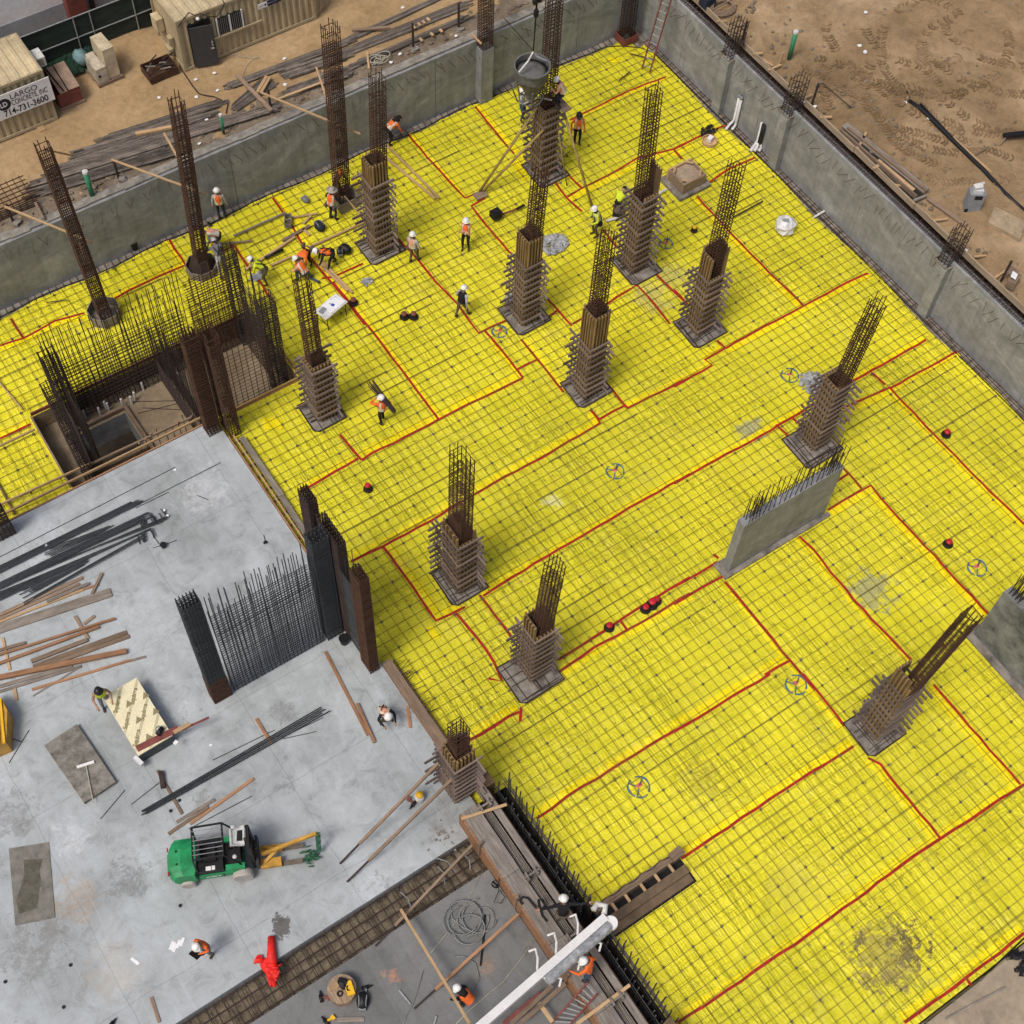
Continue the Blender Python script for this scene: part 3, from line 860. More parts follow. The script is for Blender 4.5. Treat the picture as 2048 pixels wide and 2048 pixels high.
column(21.0, 23.75, .6, .56, 3.1, {'L': 4.85, 'F': 4.8, 'R': 4.9, 'B': 4.95}, 9.1, 8.0, tip=(2, 1480, 1262), lab='standing by the grey fibre stain and three seams that meet', pad=(.4, .5, .35, .45))
column(12.48, 19.32, .57, .86, 3.3, {'L': 3.8, 'F': 3.3, 'R': 3.8, 'B': 3.8}, 9.1, 7.6, tip=(5, 676, 600), lab='upright in the middle, nearest the dense black wall cages on the slab', pad=(.42, .42, .4, .25))
column(12.74, 15.2, .6, .56, 3.2, {'L': 4.0, 'F': 3.3, 'R': 3.9, 'B': 4.0}, 8.7, 7.5, tip=(5, 1195, 1205), lab='above the short red seam that ends in a torn strip', pad=(.75, .35, .6, .4))
column(26.0, 34.0, .62, .58, 3.65, {'L': 3.75, 'F': 3.75, 'R': 3.75, 'B': 3.75}, 11.8, 10.6, 'with the hanging concrete bucket and long pipe braces', (.05, .1), pad=(.3, .5, .55, .4))
column(8.28, 12.95, .58, .6, 3.15, {'L': 3.85, 'F': 3.8, 'R': 3.85, 'B': 3.85}, 5.6, 4.75, 'at the corner of the grey slab above the trench wall forms', (0, 0), z0=.0, padded=False, zc0=.6, pad=(0, 0, 0, 0))

# bare cages with low collars near the long wall
BC = 'tall bare rebar column cages standing by the long wall'
def lean_to(base, k, x, y, h):
    t = at(k, x, y, h); return (t.x - base[0], t.y - base[1])
def collar(x, y, r, h, n, label, m, flare=0):
    e = empty('timber_collar', (x, y, 0)); tag(e, label, 'timber collar')
    for k in range(n):
        a0, a1 = 2 * math.pi * (k + .5) / n, 2 * math.pi * (k + 1.5) / n
        b = MB(); b.beam((r * math.cos(a0), r * math.sin(a0), h / 2), (r * math.cos(a1), r * math.sin(a1), h / 2), .03, h); b.build('side_board', M[m], e)
    b = MB(); b.lathe([(r * .93, .0), (r * .93, .03)] if not flare else [(r * .93, .0), (r * .9, .15), (r * .55, h * 1.9)], n=n, rz=math.pi / n); b.build('floor_fill', M['conc_form'] if not flare else M['rust_dark'], e)
    EXC.append((x - r, x + r, y - r, y + r))
for (x, y, k, u, v, h, zt, w_, lab, seed) in ((7.5, 36.95, 1, 225, 775, 9.6, 8.6, .42, 'bare leaning rebar column cage in the octagonal collar nearest the left edge', 1),
                                             (11.75, 37.05, 1, 965, 510, 9.3, 8.0, .42, 'bare rebar column cage where a climbing worker clips on beside the core', 2),
                                             (18.3, 37.25, 1, 1820, 110, 9.4, 8.1, .5, 'bare rebar column cage in the square board collar behind the worker with the brimmed hat', 3)):
    cage('column_cage', lab, BC, x - w_ / 2, x + w_ / 2, y - w_ / 2, y + w_ / 2, 0.03, h, 4, 4, .019, .1, zt, 'rust', lean_to((x, y), k, u, v, h), seed=seed)
collar(7.5, 36.95, .62, .5, 8, 'grey octagonal timber collar at the foot of the leaning cage', 'wood_grey')
collar(11.75, 37.05, .62, .4, 8, 'low octagonal collar under the cage where a worker is climbing', 'wood_grey', 1)
collar(18.35, 37.1, .62, .55, 4, 'square board collar at the foot of the cage beside the brimmed hat', 'wood_grey')

cage('column_cage', 'short rebar cage in a red board box in the far wall corner', None, 33.85, 34.35, 38.75, 39.2, .0, 6.0, 4, 4, .018, .12, 5.2, 'rust_dark')
cb = empty('timber_box', (34.1, 38.95, 0)); tag(cb, 'red brown board box round the cage in the far corner between the walls', 'timber box')
for (c, s) in (((0, -.34, .2), (.76, .03, .4)), ((0, .34, .2), (.76, .03, .4)), ((-.38, 0, .2), (.03, .65, .4)), ((.38, 0, .2), (.03, .65, .4))):
    b = MB(); b.cbox(c, s); b.build('side_board', M['maroon'], cb)
cage('column_cage', 'rebar cage standing on the pilaster of the long wall near the bucket', None, 26.3, 26.8, 38.98, 39.36, 2.9, 7.4, 4, 4, .018, .11, 6.9, 'rust')
PC = 'short rebar cages on top of the right wall pilasters'
for i, (y, lab) in enumerate(((33.3, 'farthest of the short cages on the right wall, beside the wire coil'), (29.4, 'short cage on the right wall above the grey pipe stubs'), (19.95, 'nearest of the short cages on the right wall, by the dirt bank'))):
    cage('pilaster_cage', lab, PC, 34.82, 35.4, y - .24, y + .24, 2.88, 4.75, 4, 4, .016, .13, 3.7, 'rust_dark', (.1, 0), seed=i)
    b = MB(); b.beam((34.74, y - .36, 2.95), (35.5, y - .36, 2.95), .05, .12); b.beam((34.74, y + .36, 2.95), (35.5, y + .36, 2.95), .05, .12); b.beam((34.72, y - .3, 2.95), (34.72, y + .3, 2.95), .04, .12)
    o = b.build('form_collar', M['wood_grey']); tag(o, ['board collar round the farthest short wall cage', 'board collar round the wall cage above the pipe stubs', 'board collar round the nearest short wall cage'][i], 'form collar', 'board collars on the right wall')

# ---------------------------------------------------------------- core wall reinforcement
def curtain(name, label, p0, p1, z0, hz, hbar, n, rows=2, gap=.22, m='rust_dark', r=.014, hstep=.2, jit=.25, seed=0, group=None):
    p0, p1 = Vector((p0[0], p0[1], z0)), Vector((p1[0], p1[1], z0))
    d = p1 - p0; L = d.length; d.normalize(); s = Vector((-d.y, d.x, 0))
    e = empty(name, p0); tag(e, label, 'rebar curtain', group)
    rnd = random.Random(seed)
    proto = bar_mesh('vertical_bar', (0, 0, 0), (0, 0, 1), r, M[m], e)
    first = True
    for k in range(rows):
        for i in range(n):
            o = proto if first else proto.copy()
            if not first: col.objects.link(o); o.parent = e
            first = False
            o.location = d * (L * i / (n - 1) + rnd.uniform(-.03, .03)) + s * (gap * (k - (rows - 1) / 2))
            o.scale = (1, 1, hz * (1 - rnd.uniform(0, jit) * (.25 if i % 2 else 1) - (.09 if k else 0)))
            o.rotation_euler = (rnd.uniform(-.012, .012), rnd.uniform(-.012, .012), 0)
    hp = bar_mesh('horizontal_bar', (0, 0, 0), d * L, r * .85, M[m], e)
    z = .15; first = True
    while z < hbar:
        for k in range(rows):
            o = hp if first else hp.copy()
            if not first: col.objects.link(o); o.parent = e
            first = False
            o.location = s * (gap * (k - (rows - 1) / 2) + .03 * (1 if k else -1)) + Vector((0, 0, z + rnd.uniform(-.02, .02)))
        z += hstep
    return e

curtain('rebar_curtain', 'wide rusty rebar curtain along the far side of the core pit', (4.3, 33.85), (9.6, 33.85), -.9, 5.6, 3.3, 30, 2, .3, 'rust_dark', .017, .2, .3, 1)
curtain('rebar_curtain', 'short rebar curtain between the middle core cages and the far corner cage', (9.9, 33.8), (11.6, 33.8), -.9, 5.2, 4.4, 9, 2, .3, 'rust', .017, .14, .25, 2)
curtain('rebar_curtain', 'low rebar curtain dividing the core pit floor', (8.25, 30.6), (8.25, 33.6), -.9, 4.6, 1.6, 16, 2, .3, 'rust_dark', .015, .14, .3, 3)
curtain('rebar_curtain', 'open rebar curtain on the near right side of the core pit', (9.7, 30.75), (11.5, 30.75), -.9, 4.9, 3.6, 9, 1, .25, 'rust', .015, .2, .3, 4)
curtain('rebar_curtain', 'fanning rebar curtain closing the right side of the core pit', (11.85, 31.2), (11.85, 33.5), -.9, 5.4, 3.6, 12, 2, .3, 'rust_dark', .015, .2, .35, 5)
curtain('rebar_curtain', 'narrow rebar curtain on the left side of the core pit', (4.35, 31.3), (4.35, 33.6), -.9, 5.2, 3.0, 8, 2, .3, 'rust_dark', .016, .2, .3, 6)
CC = 'dense rebar cages at the ends of the core pit walls'
cage('boundary_cage', 'dark leaning boundary cage at the left corner of the core pit', CC, 3.72, 4.06, 30.75, 31.35, -.9, 5.0, 4, 5, .02, .13, 4.4, 'rust_dark', (-.15, .15), seed=4)
cage('boundary_cage', 'dark boundary cage behind the sump in the far left pit corner', CC, 4.2, 4.75, 33.4, 33.95, -.9, 3.6, 4, 4, .02, .09, 2.9, 'rust_dark', seed=5)
cage('boundary_cage', 'boundary cage at the far right corner of the core pit', CC, 11.55, 12.0, 33.5, 33.95, -.9, 4.6, 4, 4, .018, .15, 4.2, 'rust_dark', seed=6)
cage('boundary_cage', 'boundary cage near the timber corner of the core pit beside the column form', CC, 11.5, 12.08, 30.75, 31.2, -.9, 4.7, 4, 4, .018, .13, 4.2, 'rust_dark', seed=7)
cage('boundary_cage', 'reddish rebar cage standing on the slab corner next to the core pit', CC, 8.2, 8.68, 29.58, 30.0, SL, 6.3, 5, 5, .018, .11, 5.6, 'rust', seed=8, inner=True)
cage('boundary_cage', 'rebar cage in the gap just off the slab corner', CC, 8.9, 9.3, 29.3, 30.1, 0, 6.0, 5, 5, .018, .11, 5.4, 'rust', seed=9)
cage('boundary_cage', 'dark rebar cage on the slab edge cut off by the left of the photo', CC, .0, .62, 29.57, 30.05, SL, 5.8, 5, 5, .02, .08, 5.3, 'rust_dark', seed=10, inner=True)
WC = 'dense black wall cages standing on the slab'
cage('boundary_cage', 'square black boundary cage with a rusty foot at the free end of the slab wall', WC, 3.46, 4.03, 20.08, 20.45, SL, 7.2, 6, 4, .022, .085, 7.05, 'steel_dark', inner=True, seed=11, jit=.02)
fo_ = MB()
for z in lin(.35, 1.75, .085):
    for (a, b_) in (((3.43, 20.05), (4.06, 20.05)), ((4.06, 20.05), (4.06, 20.48)), ((4.06, 20.48), (3.43, 20.48)), ((3.43, 20.48), (3.43, 20.05))): fo_.beam((a[0], a[1], z), (b_[0], b_[1], z), .026, .05)
o = fo_.build('rusty_wrap', M['rust']); o.parent = bpy.data.objects[[x.name for x in bpy.data.objects if x.get('label', '').startswith('square black boundary')][0]]
o.matrix_parent_inverse = Matrix.Translation((-o.parent.location.x, -o.parent.location.y, -o.parent.location.z))
curtain('rebar_curtain', 'black rebar curtain between the two dense cages standing on the grey slab', (4.2, 20.24), (7.6, 20.24), SL, 6.9, 5.0, 25, 2, .24, 'steel_dark', .017, .155, .22, 12)
cage('boundary_cage', 'dense black cage at the inner end of the slab rebar curtain', WC, 7.72, 8.26, 20.05, 20.5, SL, 6.95, 5, 4, .024, .085, 6.7, 'steel_dark', inner=True, seed=13, jit=.02)
cage('boundary_cage', 'long dense black cage along the slab edge behind the grey pail', WC, 8.36, 8.62, 19.65, 20.85, SL, 6.95, 4, 9, .022, .085, 6.7, 'rust_dark', inner=True, seed=14, jit=.02)
cage('boundary_cage', 'tallest looking black cage farthest along the slab edge', WC, 8.36, 8.64, 21.4, 22.02, SL, 6.95, 4, 6, .022, .085, 6.7, 'rust_dark', inner=True, seed=15, jit=.02)
cage('boundary_cage', 'brown rebar cage at the near end of the slab edge wall above the long plank', WC, 8.28, 8.58, 18.22, 18.78, SL, 6.9, 4, 6, .022, .085, 6.65, 'rust', inner=True, seed=16, jit=.02)
curtain('rebar_curtain', 'rebar curtain along the slab edge between the brown cage and the black cages', (8.48, 18.85), (8.48, 21.35), SL, 6.6, 5.0, 16, 2, .2, 'steel_dark', .016, .15, .3, 17)

# ---------------------------------------------------------------- rebar mat on the sheeting
def clip(v0, v1, fixed, axis):
    """subtract the exclusions from a bar running along an axis"""
    segs = [(v0, v1)]
    for (xa, xb, ya, yb) in EXC:
        lo, hi = (xa, xb) if axis == 0 else (ya, yb)
        f0, f1 = (ya, yb) if axis == 0 else (xa, xb)
        if not (f0 < fixed < f1): continue
        out = []
        for (s0, s1) in segs:
            if hi <= s0 or lo >= s1: out.append((s0, s1)); continue
            if s0 < lo: out.append((s0, lo))
            if s1 > hi: out.append((hi, s1))
        segs = out
    return [s for s in segs if s[1] - s[0] > .15]
SP = .3757
EXC.append((20.8, 25.6, 14.6, 15.6)); EXC.append((30.05, 31.8, 29.8, 31.2)); EXC.append((26.2, 31.4, 7.3, 8.3))
mt = MB(); ch = MB()
rnd = random.Random(8)
gx = [34.42 - SP * i for i in range(125)]
gy = [38.95 - SP * i for i in range(106)]
for y in gy:
    for (a, b) in clip(-12, 34.5, y, 0):
        n = max(1, int((b - a) / 4)); p = Vector((a, y + rnd.uniform(-.02, .02), .055))
        for i in range(n):
            q = Vector((a + (b - a) * (i + 1) / n, y + rnd.uniform(-.02, .02), .055)); mt.beam(p, q, .013, .013); p = q
        if rnd.random() < .3:
            u0 = a + (b - a) * rnd.uniform(0, .7); mt.beam((u0, y + .035, .055), (min(b, u0 + rnd.uniform(1.5, 6)), y + .03, .055), .016, .016)
for x in gx:
    for (a, b) in clip(-.35, 39.05, x, 1):
        n = max(1, int((b - a) / 4)); p = Vector((x + rnd.uniform(-.02, .02), a, .078))
        for i in range(n):
            q = Vector((x + rnd.uniform(-.02, .02), a + (b - a) * (i + 1) / n, .078)); mt.beam(p, q, .013, .013); p = q
for i, x in enumerate(gx):
    for j, y in enumerate(gy):
        if (i + j) % 3 == 0 and (i - j) % 3 == 0 and not any(xa < x < xb and ya < y < yb for (xa, xb, ya, yb) in EXC):
            ch.cbox((x + .02, y, .04), (.07, .07, .06), rnd.uniform(0, 1))
o = mt.build('rebar_mat', M['mat_bar']); tag(o, 'wide square grid of tied rebar laid over the yellow sheeting', 'rebar mat')
s_ = ch.build('spacer_blocks', mat('dark_spacer_concrete', (.13, .125, .10), .9, .3, 4), o); s_['kind'] = 'stuff'

# ---------------------------------------------------------------- red tape on the seams, doubled sheeting beside it
TAPES = [
 (1, [(935,1325),(1025,1465),(870,1530),(720,1600),(615,1660)], 1), (1, [(465,1730),(300,1775),(130,1870),(0,1910)], -1), (1, [(60,1760),(130,1870)], 0),
 ('m', [(840,85),(960,250),(1040,370),(1110,500),(1200,660),(1330,820),(1500,1020),(1640,1190),(1780,1373)], 1), (5, [(-40,-320),(215,0),(380,220),(545,440)], 1),
 ('m', [(450,560),(520,680),(600,800),(740,980),(800,1090)], 1), ('m', [(290,650),(450,560)], 0), ('m', [(1340,900),(1450,890),(1560,840),(1760,750)], 0),
 (2, [(270,1270),(400,1400),(530,1560),(650,1680),(765,1840),(920,1770)], 0), (2, [(800,1830),(890,1932)], 0), (5, [(840,0),(975,165),(1010,210)], -1), (5, [(975,165),(1090,110)], 0), (5, [(1000,0),(1090,110),(1235,290)], 1),
 (5, [(1010,210),(850,290),(700,360),(545,440),(430,500),(300,570),(170,630),(120,665)], 1), (5, [(120,665),(0,525)], 0), (5, [(100,655),(-220,840)], 1),
 (5, [(60,1225),(240,1140),(550,970),(850,790),(1150,630),(1435,460),(1400,400)], 1), (5, [(235,1140),(400,1360),(530,1550),(690,1475)], 1), (5, [(640,1510),(760,1650),(850,1780),(895,1885),(820,1870)], 0),
 (5, [(770,1410),(860,1530),(945,1640)], 0), (5, [(790,1415),(950,1310),(1200,1160),(1480,1000),(1700,870),(1932,740)], 1), (6, [(0,795),(230,665),(480,530),(780,350),(1000,220),(1200,110),(1390,0)], 1),
 (5, [(1205,1765),(1330,1690),(1500,1580),(1700,1450),(1932,1310)], 0), (6, [(0,1365),(240,1225)], 0), (5, [(1200,1840),(1400,1700),(1590,1600),(1750,1510),(1932,1400)], -1), (6, [(0,1460),(280,1300)], 0), (5, [(1550,1555),(1590,1610)], 0),
 (8, [(705,370),(850,290),(930,235),(990,210)], 1), (8, [(1000,185),(994,265)], 0), (8, [(1085,800),(1250,680),(1500,525),(1700,400),(1932,270)], 1), (9, [(0,320),(250,170),(530,0)], 1), (6, [(500,1850),(640,1770)], 1),
 (6, [(280,1335),(450,1540),(640,1770),(780,1932)], -1), (9, [(710,0),(890,220),(940,290)], -1), (6, [(690,1085),(770,1160),(860,1280),(1090,1545),(1310,1770)], -1), (6, [(1185,260),(1400,490),(1600,690),(1800,890),(1932,1020)], -1), (6, [(1190,265),(930,380)], -1),
 (6, [(1190,270),(1350,180),(1560,65)], -1), (6, [(1090,180),(1165,250)], 0), (6, [(850,940),(1000,850),(1085,805),(1200,940),(1480,1240),(1750,1530)], -1), (6, [(915,690),(1035,820)], 0), (6, [(870,800),(960,740)], 0),
 (6, [(560,470),(620,520),(640,580)], 0), (6, [(650,430),(710,480)], 0), (9, [(1430,60),(1580,230),(1740,420),(1910,610)], -1), (9, [(40,1020),(300,850),(530,690),(760,540),(990,400)], 1), (9, [(1070,465),(1140,500),(1300,700),(1470,910)], -1),
 (9, [(20,1925),(230,1790),(430,1650),(740,1440),(1000,1250),(1250,1060),(1470,910),(1700,760),(1800,690),(1932,610)], 1), (9, [(1270,1925),(1430,1810),(1620,1670),(1800,1540),(1932,1430)], 1), (9, [(1610,1680),(1640,1720)], 0),
 (2, [(745,590),(850,720),(960,850)], 1), (2, [(375,740),(480,870),(600,1000),(690,1095),(760,1065)], 1), (2, [(800,1095),(725,1140),(820,1260),(930,1390),(985,1440)], 0), (2, [(1270,665),(1420,590),(1600,500),(1800,425)], -1), (2, [(1010,830),(1070,810)], 0),
 (2, [(1250,955),(1335,1040)], 0), (2, [(1255,1090),(1335,1040),(1480,970),(1640,875),(1740,850),(1840,825),(1932,780)], -1), (3, [(0,825),(160,745),(280,695)], 0), (2, [(1840,825),(1885,880)], 0), (2, [(1170,980),(1250,1095),(1335,1170)], 0),
 (3, [(180,1020),(310,930),(450,870)], 0), (3, [(125,1085),(240,1210),(400,1380),(560,1540),(715,1690)], -1), (3, [(285,1925),(450,1830),(715,1690),(900,1590),(1070,1510)], -1), (2, [(1285,1790),(1370,1740),(1640,1575),(1700,1640),(1820,1790)], 0),
 (2, [(1450,1270),(1530,1370)], 0), (2, [(1110,1610),(1200,1710),(1280,1800)], 0), (2, [(1140,1760),(1200,1715)], 0), (2, [(1730,1500),(1850,1620),(1932,1690)], 0), (3, [(0,1600),(85,1690)], 0), (3, [(235,1880),(285,1925)], 0),
 (6, [(0,260),(210,140),(170,110),(285,45)], 1), (5, [(1380,385),(1430,440)], 0), (5, [(1430,440),(1580,360)], 0), (5, [(1590,380),(1460,230)], 0), (5, [(1590,375),(1932,210)], 1), (4, [(0,545),(170,465)], 1), (6, [(215,1185),(245,1205)], 0)]
def ribbon(pts, w, off, dz, m, name):
    n = len(pts)
    vs = []
    for i, p in enumerate(pts):
        d = (pts[min(i + 1, n - 1)] - pts[max(i - 1, 0)]).normalized()
        s = Vector((-d.y, d.x, 0))
        ww = w * (1 + random.uniform(-.08, .08))
        for q in (p + s * (off - ww / 2), p + s * (off + ww / 2)): vs.append((q.x, q.y, zsheet(q.x, q.y) + dz))
    b = MB(); b.add(vs, [(2 * i, 2 * i + 1, 2 * i + 3, 2 * i + 2) for i in range(n - 1)])
    return b.build(name, m, vb)
def densify(ps, step=.45, wob=.025):
    out = []
    for i in range(len(ps) - 1):
        n = max(1, int((ps[i + 1] - ps[i]).length / step))
        for k in range(n): out.append(ps[i].lerp(ps[i + 1], k / n) + (Vector((random.uniform(-wob, wob), random.uniform(-wob, wob), 0)) if k else Vector()))
    return out + [ps[-1]]
for (k, pts, side) in TAPES:
    ps = densify([at(k, *p) for p in pts])
    ribbon(ps, .095, 0, .026, M['tape'], 'seam_tape')
    if side:
        d = ps[-1] - ps[0]
        s = Vector((-d.y, d.x, 0)).normalized()
        want = Vector((0, side, 0)) if abs(d.x) > abs(d.y) else Vector((-1 if side < 0 else 1, 0, 0))
        sg = 1 if s.dot(want) > 0 else -1
        w = random.uniform(.16, .34)
        ribbon(ps, w, sg * (w / 2 + .02), .016, M['sheet_lap'], 'doubled_sheet')
# loose doubled patches of sheeting
for (k, quad) in ((5, [(470,1590),(510,1575),(555,1640),(510,1660)]), (4, [(1450,430),(1555,435),(1560,490),(1455,495)]), (2, [(920,880),(1030,840),(1090,930),(1010,1000)]), (2, [(1480,320),(1545,315),(1540,345),(1490,345)]), (2, [(110,950),(40,1030),(100,1080),(140,1000)])):
    vs = [at(k, *q, .03) for q in quad]
    b = MB(); b.add(vs, [(0, 1, 2, 3)]); b.build('doubled_sheet', M['sheet_lap'], vb)
# surveyors' spray-paint rings
for (k, x, y, r) in ((2, 880, 1830, .29), (2, 1800, 1345, .27), (5, 1520, 725, .33), (6, 640, 195, .34), (6, 1675, 1258, .34), (9, 675, 60, .36), (8, 1650, 625, .36)):
    p = at(k, x, y, .03)
    b = MB()
    for (r0, m0) in ((r, 0),):
        vs = []
        for i in range(25):
            a = 2 * math.pi * i / 24
            for rr in (r0 - .03 - .014 * math.sin(5 * a), r0 + .024): vs.append((rr * math.cos(a) * (1 + .06 * math.sin(3 * a)), rr * math.sin(a), .0))
        b.add(vs, [(2 * i, 2 * i + 1, 2 * i + 3, 2 * i + 2) for i in range(24) if i not in (5, 6, 14, 19)])
    for a in (.6, 2.2, 3.9):
        b.add([(math.cos(a) * .04 - math.sin(a) * .02, math.sin(a) * .04 + math.cos(a) * .02, .002), (math.cos(a) * .04 + math.sin(a) * .02, math.sin(a) * .04 - math.cos(a) * .02, .002), (math.cos(a) * r + math.sin(a) * .02, math.sin(a) * r - math.cos(a) * .02, .002), (math.cos(a) * r - math.sin(a) * .02, math.sin(a) * r + math.cos(a) * .02, .002)], [(0, 1, 2, 3)])
    b.blob((.03, .06, 0), (.11, .07, .012), int(x), .5, 8, 1)
    b.tube([(0.05, .05, 0), (.06, .05, .35)], .014, 5, 2)
    b.build('paint_mark', [M['blue_paint'], M['pink_paint'], M['rust_dark']], vb, loc=p)

# ================================================================ loose objects
def at_y(k, x, y, Y):
    p = at(k, x, y, 0); d = Vector((p.x, p.y, -CAMZ)); t = Y / d.y
    return Vector((d.x * t, Y, CAMZ + d.z * t))

def stick(a, b, w, h, m, name, label=None, cat=None, group=None, parent=None, up=(0, 0, 1), taper=None):
    """a straight board or bar from a to b, local X along it"""
    a, b = Vector(a), Vector(b)
    d = b - a; L = d.length
    mb = MB()
    mb.box(0, L, -w / 2, w / 2, -h / 2, h / 2)
    o = mb.build(name, M[m], parent)
    q = d.to_track_quat('X', 'Z')
    if abs(d.normalized().z) > .98: q = d.to_track_quat('X', 'Y')
    o.rotation_euler = q.to_euler(); o.location = a
    if label: tag(o, label, cat, group)
    return o
def board(k, p, q, w, t, m, z, label, group=None, name='plank', cat='plank', z2=None):
    a, b = at(k, *p, z), at(k, *q, z2 if z2 is not None else z)
    a.z += t / 2; b.z += t / 2
    return stick(a, b, w, t, m, name, label, cat, group)
def rod(k, p, q, r, m, z, label, group=None, name='rebar', cat='rebar', n=6, z2=None):
    a, b = at(k, *p, z + r), at(k, *q, (z if z2 is None else z2) + r)
    mb = MB(); mb.tube([Vector(), b - a], r, n)
    o = mb.build(name, M[m]); o.location = a
    return tag(o, label, cat, group)
def wire(pts, r, m, name, label, cat, group=None, n=6, parent=None):
    mb = MB(); mb.tube([Vector(p) for p in pts], r, n)
    o = mb.build(name, M[m], parent, smooth=True)
    return tag(o, label, cat, group)
def text_mesh(body, size, m, parent, loc, rot, name='lettering', bold=0.0, xs=1.0):
    cu = bpy.data.curves.new(name, 'FONT')
    cu.body = body; cu.size = size; cu.extrude = .002; cu.offset = bold
    t = bpy.data.objects.new(name, cu)
    me = bpy.data.meshes.new_from_object(t)
    bpy.data.objects.remove(t); bpy.data.curves.remove(cu)
    me.materials.clear(); me.materials.append(M[m])
    o = bpy.data.objects.new(name, me); col.objects.link(o)
    o.parent = parent; o.location = loc; o.rotation_euler = rot; o.scale = (xs, 1, 1)
    return o

# ---------------------------------------------------------------- slab edge boards and core pit timber
stick((-3, SY + .05, SL - .1), (8.3, SY + .05, SL - .1), .05, .26, 'wood_orange', 'edge_board', 'orange form board along the slab edge beside the core pit', 'form board')
stick((.2, SY + .42, SL - .02), (8.5, SY + .38, SL - .02), .06, .09, 'wood_new', 'guard_plank', 'narrow board running parallel to the slab edge above the pit', 'plank')
stick((.45, SY + .85, SL - .02), (4.1, SY + .72, SL - .02), .05, .09, 'wood_new', 'guard_plank', 'bright new board bridging from the left cage to the pit corner', 'plank')
stick((4.0, SY + .72, SL - .06), (8.2, SY + .6, SL - .06), .06, .09, 'wood', 'guard_plank', 'weathered board behind the guard boards at the pit edge', 'plank')
for i, x in enumerate(lin(.6, 8.0, .62)):
    stick((x, SY + .07, -.5 if x > 3.2 else .0), (x, SY + .07, SL), .05, .06, 'wood_grey', 'stake', 'short timber stake holding the slab edge boards over the pit', 'stake', 'stakes behind the slab edge boards by the pit')
rnd = random.Random(31)
for i in range(9):
    x = 5.9 + i * .27
    a = Vector((x, SY + .5 + rnd.uniform(0, .4), -.9)); 
    mb = MB(); mb.tube([(0, 0, 0), (0, 0, 1.25)], .016, 5); mb.cbox((0, 0, 1.27), (.06, .06, .05), mi=1)
    o = mb.build('capped_dowel', [M['rust'], M['wood_orange']]); o.location = a
    tag(o, 'rebar dowel with an orange cap standing at the pit edge', 'dowel', 'orange capped dowels at the pit edge')
def pit_side(k, p, q, z, label):
    a, b = at(k, *p, z), at(k, *q, z); a.z -= .12; b.z -= .12
    stick(a, b, .05, .3, 'wood_orange', 'pit_board', label, 'form board')
stick((3.05, 30.5, .0), (3.12, 34.05, .0), .06, .3, 'wood', 'pit_board', 'board lining the left side of the core pit', 'form board')
stick((9.35, 30.28, .02), (12.4, 30.28, .02), .05, .34, 'wood_orange', 'pit_board', 'orange board at the near right corner of the core pit', 'form board')
stick((12.42, 30.3, .02), (12.42, 31.9, .02), .05, .3, 'wood_orange', 'pit_board', 'orange board on the right side of the core pit', 'form board')
stick((3.15, 34.15, .02), (12.3, 34.15, .02), .05, .3, 'maroon', 'pit_board', 'dark red brown board along the far side of the core pit', 'form board')
for (a, b, lab) in (((3.9, 33.25, -.75), (6.3, 33.25, -.75), 'far timber rail over the sump hole'), ((6.35, 33.3, -.75), (6.4, 30.7, -.75), 'right timber rail over the sump hole'), ((3.95, 31.15, -.72), (6.3, 31.1, -.72), 'near timber rail over the sump hole')):
    stick(a, b, .12, .14, 'wood', 'sump_rail', lab, 'timber rail')
for (p, q) in (((735, 340), (975, 335)), ((760, 405), (980, 350)), ((790, 375), (1000, 385))): rod(4, p, q, .012, 'rust_dark', -.88, 'thin rebar offcut lying on the dusty core pit floor', 'rebar offcuts on the core pit floor')
for i in range(14):
    x, y = rnd.uniform(4.8, 9.4), rnd.uniform(33.2, 33.7)
    mb = MB(); mb.tube([(0, 0, 0), (0, 0, .5)], .045, 8)
    o = mb.build('conduit_stub', M['pvc']); o.location = (x, y, -.9); tag(o, 'dusty white conduit stub at the foot of the pit curtain', 'conduit stub', 'white conduit stubs in the core pit')
# pocket of sheeting left of the pit
stick((-6, 33.3, .3), (3.0, 33.3, .3), .06, .08, 'wood_new', 'guard_plank', 'pale board crossing the sheeting left of the pit', 'plank')
stick((2.4, 38.8, .05), (3.0, 34.5, .12), .04, .09, 'wood_new', 'plank', 'long pale board lying on the sheeting at the left edge of the photo', 'plank')
stick((.9, 30.5, .03), (.95, 34, .03), .05, .2, 'wood', 'pit_board', 'short form board at the left end of the sheeting pocket', 'form board')
rod(1, (255, 970 + 700), (370, 1655), .02, 'rust_dark', .1, 'dark bar lying on the sheeting left of the octagonal collar')

# right edge of the slab: boards, walkway planks, soil gap
stick((SX + .04, 13.4, SL - .12), (SX + .04, 18.1, SL - .12), .05, .3, 'wood_orange', 'edge_board', 'form board along the slab edge between the brown cage and the column form', 'form board')
stick((SX + .04, 22.1, SL - .12), (SX + .04, 29.2, SL - .12), .05, .3, 'wood_orange', 'edge_board', 'form board along the far right edge of the slab', 'form board')
stick((SX + .2, 22.3, SL - .05), (SX + .22, 29.2, SL - .05), .05, .09, 'wood_new', 'edge_board', 'thin pale board outside the slab edge form', 'form board')
stick((9.2, 26.0, .2), (9.2, 29.0, .2), .22, .05, 'wood_grey', 'walk_plank', 'grey walking plank lying off the slab edge, upper one', 'plank')
stick((9.15, 23.9, .2), (9.2, 26.4, .17), .22, .05, 'wood_grey', 'walk_plank', 'grey walking plank off the slab edge, lower one by the tall cage', 'plank')
